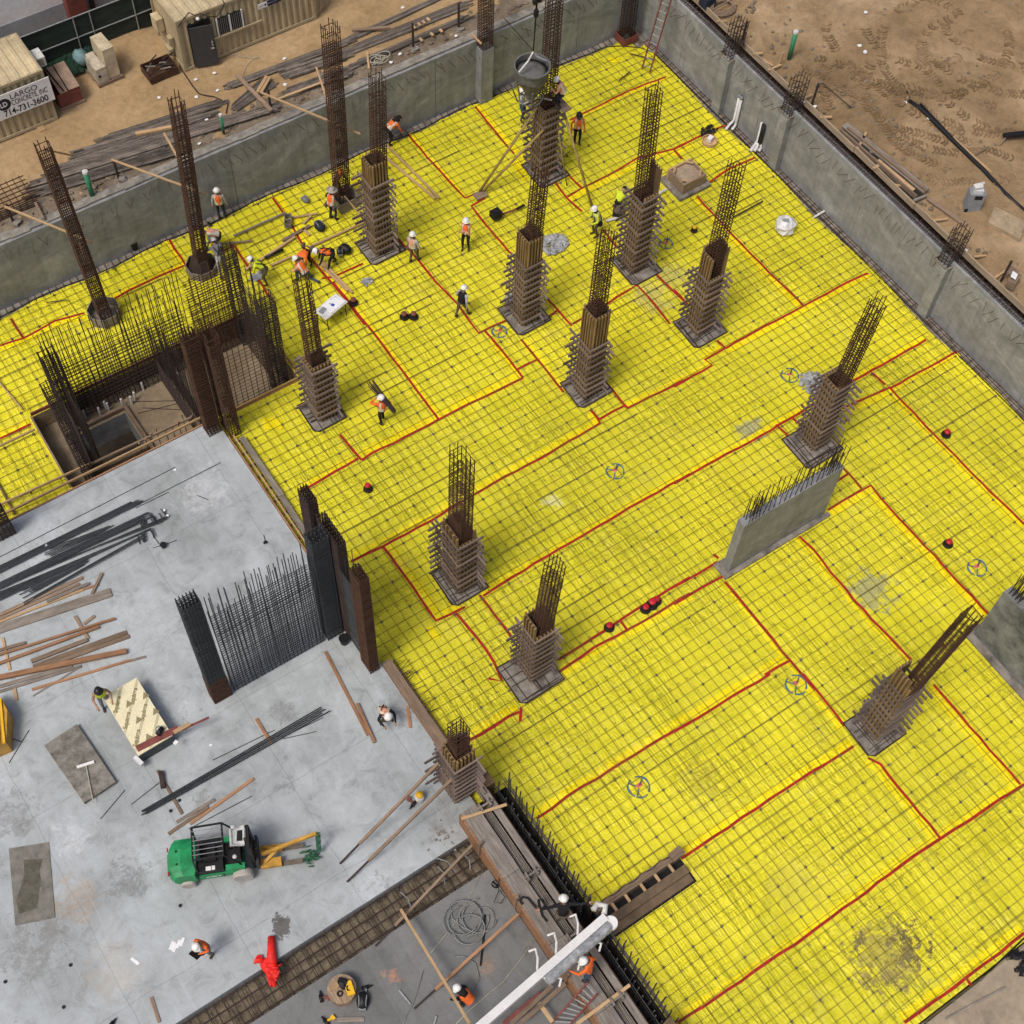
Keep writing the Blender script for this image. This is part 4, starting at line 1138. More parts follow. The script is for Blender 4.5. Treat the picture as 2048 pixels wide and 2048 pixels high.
for i, y in enumerate(lin(22.4, 29, .6)): stick((SX + .06, y, SL - .16), (SX + .48, y, .03), .05, .05, 'wood', 'kicker', 'short kicker stake bracing the slab edge boards', 'stake', 'kickers outside the right slab edge')
stick((8.95, 13.5, .42), (8.93, 18.3, .4), .34, .05, 'wood', 'walk_plank', 'wide muddy plank along the slab edge toward the column form', 'plank')
stick((9.2, 13.7, .12), (9.2, 18.0, .1), .05, .1, 'wood_new', 'edge_board', 'thin board outside the muddy plank on the sheeting side', 'form board')
for i in range(16):
    y = rnd.uniform(15.5, 18.2); mb = MB(); mb.tube([(0, 0, 0), (rnd.uniform(.3, .6), rnd.uniform(-.1, .15), rnd.uniform(-.05, .2))], .012, 5)
    o = mb.build('loose_tie', M['rust']); o.location = (9.05, y, .25); tag(o, 'bent tie wire sticking out past the muddy slab edge plank', 'tie wire', 'bent ties along the muddy plank')

# ---------------------------------------------------------------- trench wall forms by the lower slab
wf = empty('wall_form', (8.3, 8.0, SL)); tag(wf, 'long timber wall form with two walkways beside the open trench', 'wall form')
def wpart(name, m, x0, x1, y0, y1, z0, z1):
    b = MB(); b.box(x0 - 8.3, x1 - 8.3, y0 - 8, y1 - 8, z0 - SL, z1 - SL); return b.build(name, M[m], wf)
Y0, Y1 = 2.2, 12.25
wpart('form_face', 'wood_orange', 7.95, 8.0, Y0, Y1, SL - .3, 1.16)
for i, y in enumerate((Y0, 5.0, 7.4, 9.8)): wpart('walkway_plank', 'wood_grey_y', 8.0, 8.56 + .01 * (i % 2), y, (5.0, 7.4, 9.8, Y1)[i] - .012, 1.17, 1.22 + .004 * (i % 2))
for i in range(6): wpart('waler', 'wood_grey_y', 8.6 + i * .052, 8.635 + i * .052, Y0, Y1 - .2, .5, .98 + (.02 if i % 2 else 0))
wpart('walkway_plank', 'wood_grey_y', 8.92, 9.14, Y0, Y1 + .35, 1.14, 1.2)
wpart('form_face', 'ply_in', 9.14, 9.18, Y0, Y1 + .2, -1.2, 1.15)
wpart('form_face', 'wood', 9.99, 10.05, 7.8, Y1 + .1, -1.2, .1); wpart('form_face', 'wood', 9.99, 10.05, Y0, 6.8, -1.2, .1)
wpart('base_fill', 'ply_in', 8.0, 9.14, Y0, Y1, -.6, .5)
for y in (4.9, 7.1, 9.3, 11.9):
    b = MB()
    for dx in (8.58, 8.9): b.box(dx - 8.3, dx - 8.3 + .05, y - 8, y - 8 + .26, .5 - SL, 1.42 - SL)
    b.box(.2, .75, y - 8 + .1, y - 8 + .16, 1.0, 1.06)
    b.build('strongback', M['wood_grey'], wf)
for y in (11.0, 9.0, 6.3, 4.4):
    b = MB(); b.box(-.4, -.3, y - 8, y - 8 + .1, .1, 1.25); b.build('side_post', M['wood'], wf)
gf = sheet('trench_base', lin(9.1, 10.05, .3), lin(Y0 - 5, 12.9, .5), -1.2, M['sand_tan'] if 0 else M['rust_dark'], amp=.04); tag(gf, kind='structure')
gp = sheet('gap_floor', lin(7.9, 9.2, .3), lin(-8, 13.4, .5), -.55, M['sand_tan'], amp=.04); tag(gp, kind='structure')
eb = MB(); eb.box(9.1, 9.5, 12.55, 13.0, .0, 1.1); tag(eb.build('end_panel', M['ply']), 'upright plywood end panel at the head of the open trench', 'plywood panel')
eb = MB(); eb.box(9.2, 10.0, 3.45, 3.5, -.6, 1.0); tag(eb.build('end_panel', M['ply']), 'plywood end panel at the near end of the trench', 'plywood panel')
eb = MB(); eb.cbox((0, 0, 0), (.75, 1.5, .03), .2, 0, .35); o = eb.build('plywood_sheet', M['ply']); o.location = (9.5, 3.0, 1.25); tag(o, 'pale plywood sheet leaning over the near end of the trench', 'plywood sheet')
def trench_bars(name, label, y0, y1, seed):
    e = empty(name, (9.6, y0, -1.2)); tag(e, label, 'rebar curtain', 'rebar curtains standing in the open trench')
    r_ = random.Random(seed); n = int((y1 - y0) / .22); proto = None
    for i in range(n):
        for row in (0, 1):
            if proto is None: o = proto = bar_mesh('vertical_bar', (0, 0, 0), (0, 0, 1), .026, M['bar_grey'], e)
            else: o = proto.copy(); col.objects.link(o); o.parent = e
            o.location = (-.1 + row * .4 + r_.uniform(-.02, .02), i * .22 + r_.uniform(-.04, .04), 0); o.scale = (1, 1, 2.45 + row * .25 + r_.uniform(-.15, .12))
            o.rotation_euler = (r_.uniform(-.03, .03), r_.uniform(-.03, .03), 0)
    hb = None
    for z in lin(.2, 2.0, .3):
        for row in (0, 1):
            if hb is None: o = hb = bar_mesh('horizontal_bar', (0, 0, 0), (0, y1 - y0, 0), .014, M['steel_dark'], e)
            else: o = hb.copy(); col.objects.link(o); o.parent = e
            o.location = (-.1 + row * .4, 0, z)
trench_bars('rebar_curtain', 'black rebar curtain in the trench between the column form and the white boom', 7.75, 12.6, 1)
trench_bars('rebar_curtain', 'black rebar curtain in the trench below the white boom', 3.6, 6.85, 2)
# slanting timber braces on the slabs, each with a dark steel shoe
def brace(k, p, q, z0, z1, w, m, label, shoe=True):
    a, b = at(k, *p, z0), at(k, *q, z1)
    a.z += .05
    e = empty('raking_brace', a); tag(e, label, 'brace')
    d = b - a
    stick(d * (.2 if shoe else 0), d, w, w, m, 'timber', parent=e)
    if shoe: stick(Vector(), d * .23, w * .6, w * .6, 'rust_dark', 'steel_shoe', parent=e)
brace(8, (0, 1050), (545, 490), SL, 2.6, .09, 'wood', 'longer outer raking brace from the slab up to the corner column form')
brace(8, (40, 1150), (640, 560), SL, 2.2, .09, 'wood', 'inner raking brace passing the yellow water jug')
brace(8, (410, 1850), (985, 1325), SL, 1.1, .09, 'wood_orange', 'rusty orange raking brace against the trench wall form near the crouching worker')
brace(8, (195, 1505), (730, 945), SL, 1.1, .08, 'wood', 'raking brace standing over the rebar trench')
stick(at(8, 335, 1300, .9), at(8, 715, 1932, 1.3), .08, .1, 'wood_new', 'guard_board', 'long fresh board running diagonally over the lower slab', 'plank')
stick(at(8, 670, 800, 1.25), at(8, 920, 720, 1.3), .09, .05, 'wood_new', 'cross_board', 'short board laid across the forms beside the corner column', 'plank')
stick(at('f', 960, 1921, 1.28), at('f', 1545, 1490, 1.32), .1, .05, 'wood_new', 'cross_board', 'fresh board across the wall form at the bottom of the photo', 'plank')
stick(at('f', 540, 1690, .8), at('f', 690, 1900, .8), .12, .05, 'wood_new', 'cross_board', 'short board between the ladder and the boom', 'plank')
for i, (p, q) in enumerate((((150, 1921), (560, 1580)), ((230, 1921), (690, 1500)), ((330, 1921), (830, 1480)))):
    stick(at('f', *p, .6 + .1 * i), at('f', *q, .7 + .1 * i), .13, .1, 'wood' if i else 'maroon', 'timber_beam', ['dark red beam beside the white boom', 'middle brown beam under the white boom', 'weathered beam nearest the ladder'][i], 'timber')
# timber trough on the sheeting
tg = empty('timber_trough', (11.6, 7.3, 0)); tag(tg, 'long dark timber trough bridging the yellow sheeting with small spreader blocks', 'timber trough')
b = MB(); b.box(-1.6, 1.6, .22, .44, -.02, .5); b.box(-1.6, 1.6, .3, .36, .5, .56); b.build('side_form', M['wood'], tg)
b = MB(); b.box(-1.6, 1.55, -.3, -.02, -.03, .3); b.box(-1.6, 1.55, -.56, -.3, -.03, .14); b.build('side_form', mat('dark_brown_timber', (.15, .105, .065), .8, .3, 2), tg)  # near side boards in a darker brown than the far side
b = MB(); b.box(-1.65, 1.65, -.62, .42, -.25, .02); b.build('trough_floor', M['black'], tg)  # black floor paints in the darkness of the sunken slot
for x in (-1.1, -.6, .0, .55, 1.1): b = MB(); b.cbox((x, .1, .42), (.09, .3, .06)); b.build('spreader', M['wood_new'], tg)
b = MB(); b.cbox((1.45, .32, .66), (.45, .3, .14), .1); b.build('end_block', M['wood'], tg)
b = MB(); b.tube([(-1.5, .4, .6)] + [(x, .4 + .04 * math.sin(x * 9), .6) for x in lin(-1.4, 1.2, .15)], .014, 5); b.build('bar', M['rust_dark'], tg)

# white placing boom at the bottom of the photo
A, B = at('f', 1270, 750, 2.3), at('f', -500, 2290, 3.0)
bo = empty('placing_boom', A); tag(bo, 'long white concrete placing boom with a wrapped grey pipe alongside', 'placing boom')
d = B - A; dn = d.normalized(); sn = Vector((-dn.y, dn.x, 0)).normalized()
if sn.y < 0: sn = -sn
stick(Vector(), d, .24, .3, 'white', 'boom_arm', parent=bo)
b = MB()
for i in range(34):
    t0, t1 = .01 + i * .012, .01 + (i + 1) * .012
    b.tube([d * t0 - sn * .25, d * t1 - sn * .25], [.165 + .004 * ((i * 7) % 3), .165 + .005 * ((i * 5) % 3)], 12)
b.build('wrapped_pipe', mat('clear_wrapped_film', (.34, .355, .365), .2, .45, 5, spec=.8), bo)
b = MB(); b.tube([-dn * .05 + sn * .1, -dn * .25 + sn * .25 + Vector((0, 0, .05)), -dn * .1 + sn * .45, dn * .1 + sn * .4], .09, 10); b.build('end_elbow', M['white_dirty'], bo)
b = MB(); b.lathe([(.2, -.1), (.22, -.05), (.22, .05), (.2, .1)], -dn * .02 - sn * .22, 14); b.build('end_flange', M['white'], bo)
for t in (.16, .30, .42):
    for sg, L in ((1, .5), (-1, .32)):
        p = d * t + sn * sg * .14
        b = MB(); b.tube([p, p + sn * sg * L * .5 - dn * .25, p + sn * sg * L - dn * .4 + Vector((0, 0, -.1)), p + sn * sg * (L + .1) - dn * .25 + Vector((0, 0, -.3))], .035, 7); b.build('pipe_bracket', M['white'], bo)
# dark hose loop over the form
p = at('f', 350, 590, 1.25)
hz = [at('f', *q, 1.27) for q in ((360, 600), (330, 560), (360, 520), (420, 530), (470, 590), (520, 650), (570, 665), (605, 610), (580, 550), (535, 550), (540, 610), (580, 730), (630, 790))]
wire(hz, .035, 'black_rubber', 'vibrator_hose', 'black hose looping over the walkway of the trench wall form', 'hose', n=8)
wire([at('f', 1080, 1450, 1.24)] , .03, 'black', 'x', None, None) if 0 else None
# red ladder at the bottom
def ladder(name, label, a, b, c, dd, m1, m2, n):
    e = empty(name, a); tag(e, label, 'ladder')
    a, b, c, dd = [Vector(q) - Vector(a) for q in (a, b, c, dd)]
    stick(a, b, .05, .08, m1, 'rail', parent=e); stick(c, dd, .05, .08, m1, 'rail', parent=e)
    for i in range(n):
        t = (i + .5) / n
        bb = MB(); bb.tube([a.lerp(b, t), c.lerp(dd, t)], .022, 6); bb.build('rung', M[m2], e)
ladder('ladder', 'red railed ladder rising to the wall form at the bottom of the photo', at('f', 680, 1915, .4), at('f', 1085, 1460, 1.75), at('f', 890, 1921, .4), at('f', 1185, 1590, 1.75), 'maroon', 'galv', 9)
ladder('ladder', 'tall ladder leaning on the right wall in the far corner', (33.55, 37.0, .1), (35.3, 37.75, 6.0), (33.7, 36.62, .1), (35.45, 37.35, 6.0), 'maroon', 'galv', 17)

# lower slab: hoses, spool, tools
rnd = random.Random(77)
hose = MB()
c0 = at(8, 740, 1360, SL)
e = empty('hose_coil', c0); tag(e, 'tangled heap of grey hose coils on the lower slab', 'hose')
for i in range(7):
    cx, cy, r0 = rnd.uniform(-.35, .35), rnd.uniform(-.3, .3), rnd.uniform(.3, .55)
    a0, a1 = rnd.uniform(0, 6), rnd.uniform(3.5, 6)
    b = MB(); b.tube([(cx + r0 * math.cos(a0 + a1 * t / 24) * 1.1, cy + r0 * math.sin(a0 + a1 * t / 24), .03 + .02 * i) for t in range(25)], .022, 6); b.build('hose_loop', M['hose'], e, smooth=True)
wire([at(8, *q, SL + .03) for q in ((655, 1250), (610, 1290), (620, 1350), (680, 1400), (760, 1430))], .022, 'hose', 'hose', 'grey hose end curling out of the heap', 'hose')
wire([at(8, *q, SL + .03) for q in ((630, 1560), (690, 1560), (750, 1600), (770, 1680), (730, 1740))], .022, 'hose', 'hose', 'curved grey hose beside the crouching worker', 'hose')
wire([at(8, *q, SL + .05) for q in ((775, 1610), (790, 1480), (800, 1330))], .03, 'black_rubber', 'vibrator', 'dark straight tool handle lying through the hose coils', 'tool')
wire([at(8, *q, SL + .02) for q in ((1095, 1435), (1000, 1570), (900, 1700), (800, 1780), (700, 1870), (640, 1932))], .014, 'rope', 'rope', 'pale rope snaking past the crouching worker', 'rope', n=5)
wire([at(8, *q, SL + .02) for q in ((790, 1080), (720, 1220), (640, 1370), (500, 1540))], .01, 'rope', 'rope', 'thin cord from the wall form to the hose heap', 'rope', n=5)
wire([at(8, *q, SL + .02) for q in ((460, 1640), (430, 1740), (400, 1830), (370, 1880), (350, 1932))], .012, 'hose', 'cord', 'grey cord by the steel tube on the lower slab', 'cord', n=5)
wire([at(8, *q, 1.0 if i < 2 else .5) for i, q in enumerate(((905, 1095), (880, 1110), (875, 1200), (850, 1260), (890, 1265), (910, 1230), (880, 1190)))], .014, 'black', 'cable', 'black cable loop hanging down the wall form', 'cable', n=5)
rod('k', (905, 510), (1025, 655), .03, 'galv', SL, 'short bright steel tube on the lower slab', None, 'steel_tube', 'tube'); rod('k', (1285, 775), (1260, 854), .035, 'galv', SL, 'steel tube stub at the bottom edge of the photo', None, 'steel_tube', 'tube')
board('k', (275, 815), (550, 808), .13, .03, 'wood_grey', SL, 'grey board offcut at the bottom edge below the spool')
c = at('k', 332, 530, SL)
sp = empty('cable_spool', c); tag(sp, 'round timber spool top used as a table for tools', 'spool')
b = MB(); b.lathe([(.43, .38), (.43, .42), (0, .42)], n=28); b.build('top', mat('spool_planks', (.32, .23, .155), .85, .35, 3, stretch=(8, .7, 1)), sp)
b = MB(); b.lathe([(.22, .03), (.2, .38)], n=18); b.build('core', M['wood'], sp)
b = MB(); b.lathe([(.42, 0), (.42, .04), (0, .04)], n=28); b.build('base', M['wood'], sp)
ctop = SL + .42
def on(k, x, y, z): return at(k, x, y, z)
e = empty('tool_case', on('k', 405, 500, ctop), R(-12)); tag(e, 'bright yellow carrying case on the spool table', 'tool case')
b = MB(); b.cbox((0, 0, .07), (.22, .4, .14), .0); b.cbox((0, .2, .06), (.14, .06, .1)); b.build('shell', M['yellow_case'], e)
b = MB(); b.tube([(-.02, .08, .14), (-.07, .06, .16), (-.07, -.04, .16), (-.02, -.06, .14)], .02, 6); b.build('handle', M['black'], e)
for i in range(4): stick(on('k', 200 + 22 * i, 525 - 6 * i, ctop + .03), on('k', 285 + 12 * i, 405 - 2 * i, ctop + .03), .03, .03, 'wood_new', 'wood_strip', 'fresh wood strip on the spool table', 'wood strip', 'wood strips on the spool')
mb = MB(); mb.tube([(.07 * math.cos(a * .4), .07 * math.sin(a * .4), .03) for a in range(16)], .025, 7, closed=True); o = mb.build('tape_roll', M['black'], smooth=True); o.location = on('k', 305, 548, ctop); tag(o, 'black tape roll on the spool table', 'tape roll')
mb = MB(); mb.blob((0, 0, .08), (.14, .19, .09), 4, .4, 8); o = mb.build('tool_belt', M['black']); o.location = on('k', 345, 455, ctop); tag(o, 'black tool pouch on the spool table', 'tool pouch')
def pack(k, x, y, z, label, m='black', s=1.0, accent='grey_plastic', name='tool_bag'):
    p = at(k, x, y, z); e = empty(name, p, rnd.uniform(0, 3)); tag(e, label, 'bag')
    b = MB(); b.lathe([(.17 * s, 0), (.2 * s, .06 * s), (.19 * s, .2 * s), (.12 * s, .3 * s), (.0, .31 * s)], n=12, sx=1.0, sy=1.35); b.build('body', M[m], e, smooth=True)
    b = MB()
    for sg in (-1, 1): b.tube([(sg * .1 * s, -.16 * s, .2 * s), (sg * .12 * s, -.1 * s, .31 * s), (sg * .1 * s, .1 * s, .31 * s), (sg * .1 * s, .2 * s, .18 * s)], .018 * s, 5)
    b.build('straps', M[accent], e)
    b = MB(); b.cbox((0, .24 * s, .1 * s), (.2 * s, .08 * s, .14 * s)); b.build('pocket', M[accent], e)
pack('k', 540, 625, SL, 'black backpack beside the spool table')
pack(8, 855, 1165, SL, 'small black pouch on the lower slab by the wall form', s=.5)
def powertool(k, x, y, z, label, m, rz):
    e = empty('power_drill', at(k, x, y, z), rz); tag(e, label, 'power tool')
    b = MB(); b.tube([(-.2, 0, .06), (.02, 0, .07)], [.05, .06], 8); b.tube([(.02, 0, .07), (.14, 0, .07)], [.04, .02], 8); b.build('motor', M['black'], e, smooth=True)
    b = MB(); b.beam((-.06, 0, .06), (-.1, -.2, .05), .06, .06); b.cbox((-.11, -.23, .05), (.14, .1, .1)); b.build('grip', M[m], e)
powertool('k', 110, 570, SL, 'red and black cordless drill left of the spool', 'maroon', R(70))
powertool('k', 590, 480, SL, 'grey circular saw lying right of the spool', 'grey_plastic', R(-20))
powertool('k', 150, 820, SL, 'yellow and black cordless drill at the bottom edge', 'yellow_case', R(100))
powertool(8, 400, 730, SL, 'red drill beside the yellow water jug', 'maroon', R(200))
powertool(7, 625, 1925, SL, 'red tool at the bottom edge under the slab stains', 'maroon', R(20))
e = empty('water_jug', at(8, 440, 690, SL)); tag(e, 'clear jug with a yellow lid on the slab between the raking braces', 'jug')
b = MB(); b.lathe([(.14, 0), (.16, .03), (.16, .3), (.1, .36)], n=16); b.build('body', M['white_dirty'], e, smooth=True)
b = MB(); b.lathe([(.12, .36), (.12, .42), (0, .44)], n=16); b.build('lid', M['yellow_case'], e, smooth=True)
mb = MB()
for i in range(26): 
    p = at(8, 560 + rnd.gauss(0, 35), 885 + rnd.gauss(0, 45), SL); s = rnd.uniform(.02, .06); mb.blob((p.x, p.y, SL + s * .3), (s, s * .8, s * .5), i, .35, 6)
tag(mb.build('concrete_crumbs', M['conc_form']), 'pale broken concrete crumbs on the slab near the raking braces', 'rubble', kind='stuff')

# ---------------------------------------------------------------- forklift
f0 = Vector((-.02, 15.14, SL)); hd = math.atan2(-.69, 1.52)
fk = empty('forklift', f0, hd); tag(fk, 'green forklift with an ochre jib parked on the grey slab', 'forklift')
WD = 1.12                                   # right wheels run along y = 0, the body lies to +y
b = MB()
prof = [(-.55, .62), (-.55, .45), (-.42, .25), (.35, .25), (.35, 1.02), (-.1, 1.08), (-.42, 1.02)]
n = len(prof)
def loft(b, prof, ys, mi=0):
    n = len(prof); vs = []
    for (y, s) in ys: vs += [((x - .1) * s + .1, y, (z - .6) * (.5 + .5 * s) + .6) for x, z in prof]
    fs = [tuple(range(n)), tuple(range((len(ys) - 1) * n, len(ys) * n))[::-1]]
    for k in range(len(ys) - 1): fs += [(k * n + i, k * n + (i + 1) % n, (k + 1) * n + (i + 1) % n, (k + 1) * n + i) for i in range(n)]
    b.add(vs, fs, mi)
loft(b, prof, [(-.02, .72), (.1, .9), (.3, 1.02), (WD - .3, 1.02), (WD - .1, .9), (WD + .02, .72)])
o = b.build('counterweight', M['green'], fk)
b = MB()
for y in (.36, .76): b.lathe([(.035, 1.03), (.035, 1.095), (0, 1.095)], (-.22, y, 0), 12)
b.build('counterweight_holes', M['black'], fk)
b = MB(); b.box(.35, 1.75, .02, WD - .02, .3, .62); b.box(1.2, 1.78, .04, .2, .62, .82); b.box(1.2, 1.78, WD - .2, WD - .04, .62, .82)
b.build('chassis', M['green'], fk)
b = MB()
for i, (u, v) in enumerate(((.62, .1), (.74, .08), (.84, .12), (.98, .07))): b.cbox((u, .013, .46 + .01 * (i % 2)), (v, .008, .05), 0)
b.build('faded_print', M['pvc'], fk)
b = MB(); b.box(.345, .36, .0, WD, .3, 1.03); b.box(1.1, 1.115, -.0, .02, .32, .62); b.build('panel_gap', M['black'], fk)
b = MB()
for y in (.5, .62): b.tube([(1.75, y, .9), (1.9, y, 1.5), (2.0, y, 2.0), (2.1, y + .03, 1.2), (2.15, y, .6)], .018, 5)
b.build('hydraulic_hose', M['black_rubber'], fk)
for y in (.1, WD - .1):
    b = MB(); b.lathe([(.06, 0), (.07, .03), (.05, .06), (0, .07)], (1.6, y, 1.75), 10); b.build('work_light', M['white_dirty'], fk)
b = MB(); b.box(-.53, -.5, .12, .24, .75, .85); b.box(-.53, -.5, WD - .24, WD - .12, .75, .85); b.build('tail_light', M['red'], fk)
b = MB(); b.box(.36, 1.15, .06, WD - .06, .62, .92); b.box(1.5, 1.72, .2, WD - .2, .62, 1.25); b.box(1.15, 1.5, .15, WD - .15, .5, .66); b.build('engine_cover', M['black'], fk)
b = MB(); b.box(.5, .95, .32, .82, .92, 1.06); b.box(.42, .54, .32, .82, 1.0, 1.5); b.build('seat', M['black'], fk)
b = MB(); b.box(.62, .78, .07, .2, .925, .93); b.box(.8, .9, .07, .2, .925, .93); b.build('sticker', M['white'], fk)
b = MB(); b.tube([(1.5, .56, 1.1), (1.36, .56, 1.25)], .025, 6); b.tube([(1.34 + .0, .56 + .17 * math.cos(a * .52), 1.27 + .17 * math.sin(a * .52) * .6) for a in range(12)], .018, 6, closed=True); b.build('steering_wheel', M['black'], fk)
b = MB()
for y in (.06, WD - .06):
    b.tube([(.36, y, .95), (.42, y, 2.12), (1.32, y, 2.16), (1.72, y, 1.1)], .035, 6)
b.tube([(.42, .06, 2.12), (.42, WD - .06, 2.12)], .03, 6); b.tube([(1.32, .06, 2.16), (1.32, WD - .06, 2.16)], .03, 6)
b.build('guard_frame', M['black'], fk)
for i in range(6):
    y = .2 + i * .145; b = MB(); b.tube([(.42, y, 2.14), (1.32, y, 2.18)], .014, 5); b.build('guard_bar', M['galv'] if i == 5 else M['grey_metal'], fk)
for (x, y, r, w_) in ((0, 0, .23, .2), (0, WD, .23, .2), (1.67, -.02, .32, .24), (1.67, WD + .02, .32, .24)):
    e = empty('wheel', (x, y, r)); e.parent = fk
    e.rotation_euler = (R(90), 0, 0)
    b = MB(); b.lathe([(r * .58, -w_ / 2), (r * .93, -w_ / 2), (r, -w_ * .3), (r, w_ * .3), (r * .93, w_ / 2), (r * .58, w_ / 2)], n=24); b.build('tyre', M['tire'], e, smooth=False)
    b = MB(); b.lathe([(r * .58, -w_ * .42), (r * .5, -w_ * .3), (.06, -w_ * .28), (.06, w_ * .28), (r * .5, w_ * .3), (r * .58, w_ * .42)], n=24); b.build('rim', M['black'], e)
b = MB()
for y in (.2, .32, WD - .38, WD - .26): b.box(1.98, 2.1, y, y + .06, .12, 2.05 if y in (.2, WD - .26) else 1.95)
for z in (.5, 1.2, 2.0): b.box(2.0, 2.08, .2, WD - .2, z, z + .08)
b.build('mast', M['black'], fk)
b = MB(); b.box(2.12, 2.2, .1, WD - .1, .25, .75); b.tube([(1.95, .56, .3), (1.95, .56, 1.9)], .05, 8); b.build('carriage', mat('worn_dark_steel', (.04, .04, .042), .5, .4, 4), fk)
b = MB()
bev = [(1.48, .55), (1.85, .5), (1.9, .62), (1.9, .98), (1.85, 1.12), (1.48, 1.1)]
b.prism([(x, y) for x, y in bev], 1.42, 1.5); b.tube([(1.5, .55, 1.5), (1.88, .52, 1.5), (1.9, 1.1, 1.5), (1.5, 1.08, 1.5)], .06, 7, closed=True); b.build('plastic_tub', M['pvc'], fk)
b = MB(); b.prism([(1.66, .66), (1.86, .64), (1.86, .98), (1.7, .98)], 1.5, 1.515); b.build('tub_opening', M['black'], fk)
jb = empty('jib_boom', (0, 0, 0)); jb.parent = fk
b = MB(); b.box(2.22, 2.85, .08, .36, .22, .36); b.box(2.22, 2.9, .55, .78, .22, .34); b.build('fork_sleeve', M['yellow_paint'], jb)
b = MB(); b.beam((2.3, .45, .55), (4.05, .62, 1.25), .1, .12); b.beam((2.3, .2, .36), (2.75, .5, .62), .1, .05); b.beam((2.3, .75, .34), (2.75, .52, .62), .1, .05); b.build('boom_arm', M['yellow_paint'], jb)
b = MB(); b.box(2.8, 3.5, .12, .26, .12, .18); b.box(2.8, 3.55, .6, .74, .12, .18); b.build('fork', mat('rusty_brown_fork', (.17, .14, .11), .7, .3, 4), jb)
M_f = Matrix.Translation(f0) @ Matrix.Rotation(hd, 4, 'Z')
ch_ = MB(); tp = Vector((4.08, .62, 1.22)); rr = random.Random(4)
for i in range(60):
    t = i / 59
    c1 = tp.lerp(Vector((4.02, .38, .25)), min(1, t * 3)) if t < .34 else Vector((3.75 + rr.gauss(0, .13), .3 + rr.gauss(0, .12), .06 + rr.uniform(0, .14)))
    ch_.tube([M_f @ (c1 + Vector((.07 * math.cos(a * 1.05 + i), .02 * math.sin(a * 1.05), .04 * math.sin(a * 1.05 + i)))) for a in range(6)], .022, 4, closed=True)
tag(ch_.build('lifting_chain', mat('dark_green_chain', (.04, .13, .075), .6, .4, 8)), 'dark green lifting chain hanging from the forklift jib and heaped on the slab', 'chain')

# ---------------------------------------------------------------- sawing table of foam sheets
tb = empty('sheet_stack', (1.09, 20.75, SL), R(1.5)); tag(tb, 'table topped with cream printed insulation board with diagonal lettering', 'insulation table')
b = MB(); b.box(-.61, .61, -1.22, 1.22, .6, .66); b.build('top_board', M['foam'], tb)
b = MB(); b.box(-.6, .6, -1.2, -.7, .02, .58); b.box(-.55, -.45, -.6, 1.1, .5, .59); b.box(.45, .55, -.6, 1.1, .5, .59)
for (x, y) in ((-.5, 1.05), (.5, 1.05), (-.5, .2), (.5, .2)): b.box(x - .045, x + .045, y - .045, y + .045, 0, .5)
b.build('frame', mat('dark_slate_side', (.06, .075, .08), .7, .3, 4), tb)
for (x, y) in ((-.28, .72), (.3, .68), (-.28, .05), (.3, .0), (-.3, -.66)):
    text_mesh('Squires', .2, 'foam_ink', tb, (x - .2, y - .27, .6635), (0, 0, R(52)), bold=.008)
    b = MB(); b.add([(x + .12, y - .28, .664), (x + .38, y - .26, .664), (x + .26, y - .04, .664)], [(0, 1, 2)]); b.build('triangle_mark', M['foam_ink'], tb)
for k in range(-3, 4):
    for j in range(3):
        o_ = k * .72 + .3 + j * .05
        p0 = Vector((-.6, o_ - .65, .6625)); p1 = Vector((.6, o_ + .78, .6625))
        if p0.y < -1.2: t = (-1.2 - p0.y) / (p1.y - p0.y); p0 = p0.lerp(p1, t)
        if p1.y > 1.2: t = (1.2 - p0.y) / (p1.y - p0.y); p1 = p0.lerp(p1, t)
        if (p1 - p0).length > .3 and p1.y > -1.2 and p0.y < 1.2:
            b = MB(); b.beam(p0, p1, .012, .0015); b.build('print_line', M['foam_ink'], tb)
board(7, (755, 415), (985, 300), .22, .03, 'maroon', SL + .67, 'dark red plywood strip across the end of the insulation table', name='ply_strip', cat='plywood')
board(7, (960, 325), (1050, 275), .13, .05, 'wood_new', SL + .72, 'short fresh block on the red plywood strip', name='wood_block', cat='wood block')
board(7, (1000, 310), (1155, 240), .08, .02, 'maroon', SL + .66, 'thin pinkish lath sticking out past the insulation table', name='lath')
e = empty('circular_saw', at(7, 888, 318, SL + .7), R(30)); tag(e, 'dark circular saw on the insulation table', 'power tool')
b = MB(); b.tube([(-.16, 0, .1), (.12, 0, .1)], [.09, .07], 10); b.build('motor', M['maroon'] if 0 else M['black'], e, smooth=True)
b = MB(); b.cbox((0, .03, .02), (.3, .2, .015)); b.build('shoe', M['galv'], e)
b = MB(); b.tube([(-.1, .1, .12), (-.02, .12, .22), (.1, .1, .16)], .022, 6); b.build('handle', M['grey_plastic'], e)
b = MB(); b.cbox((0, 0, 0), (.12, .35, .28), .3, 0, .2); o = b.build('white_bag', M['bag']); o.location = at(7, 765, 480, SL + .35); tag(o, 'white plastic flap hanging from the corner of the insulation table', 'plastic flap')
b = MB(); b.cbox((0, 0, 0), (.14, .12, .02), .4); o = b.build('paper_scrap', M['paper']); o.location = at(7, 970, 378, SL + .5); tag(o, 'paper scrap at the edge of the insulation table', 'paper')
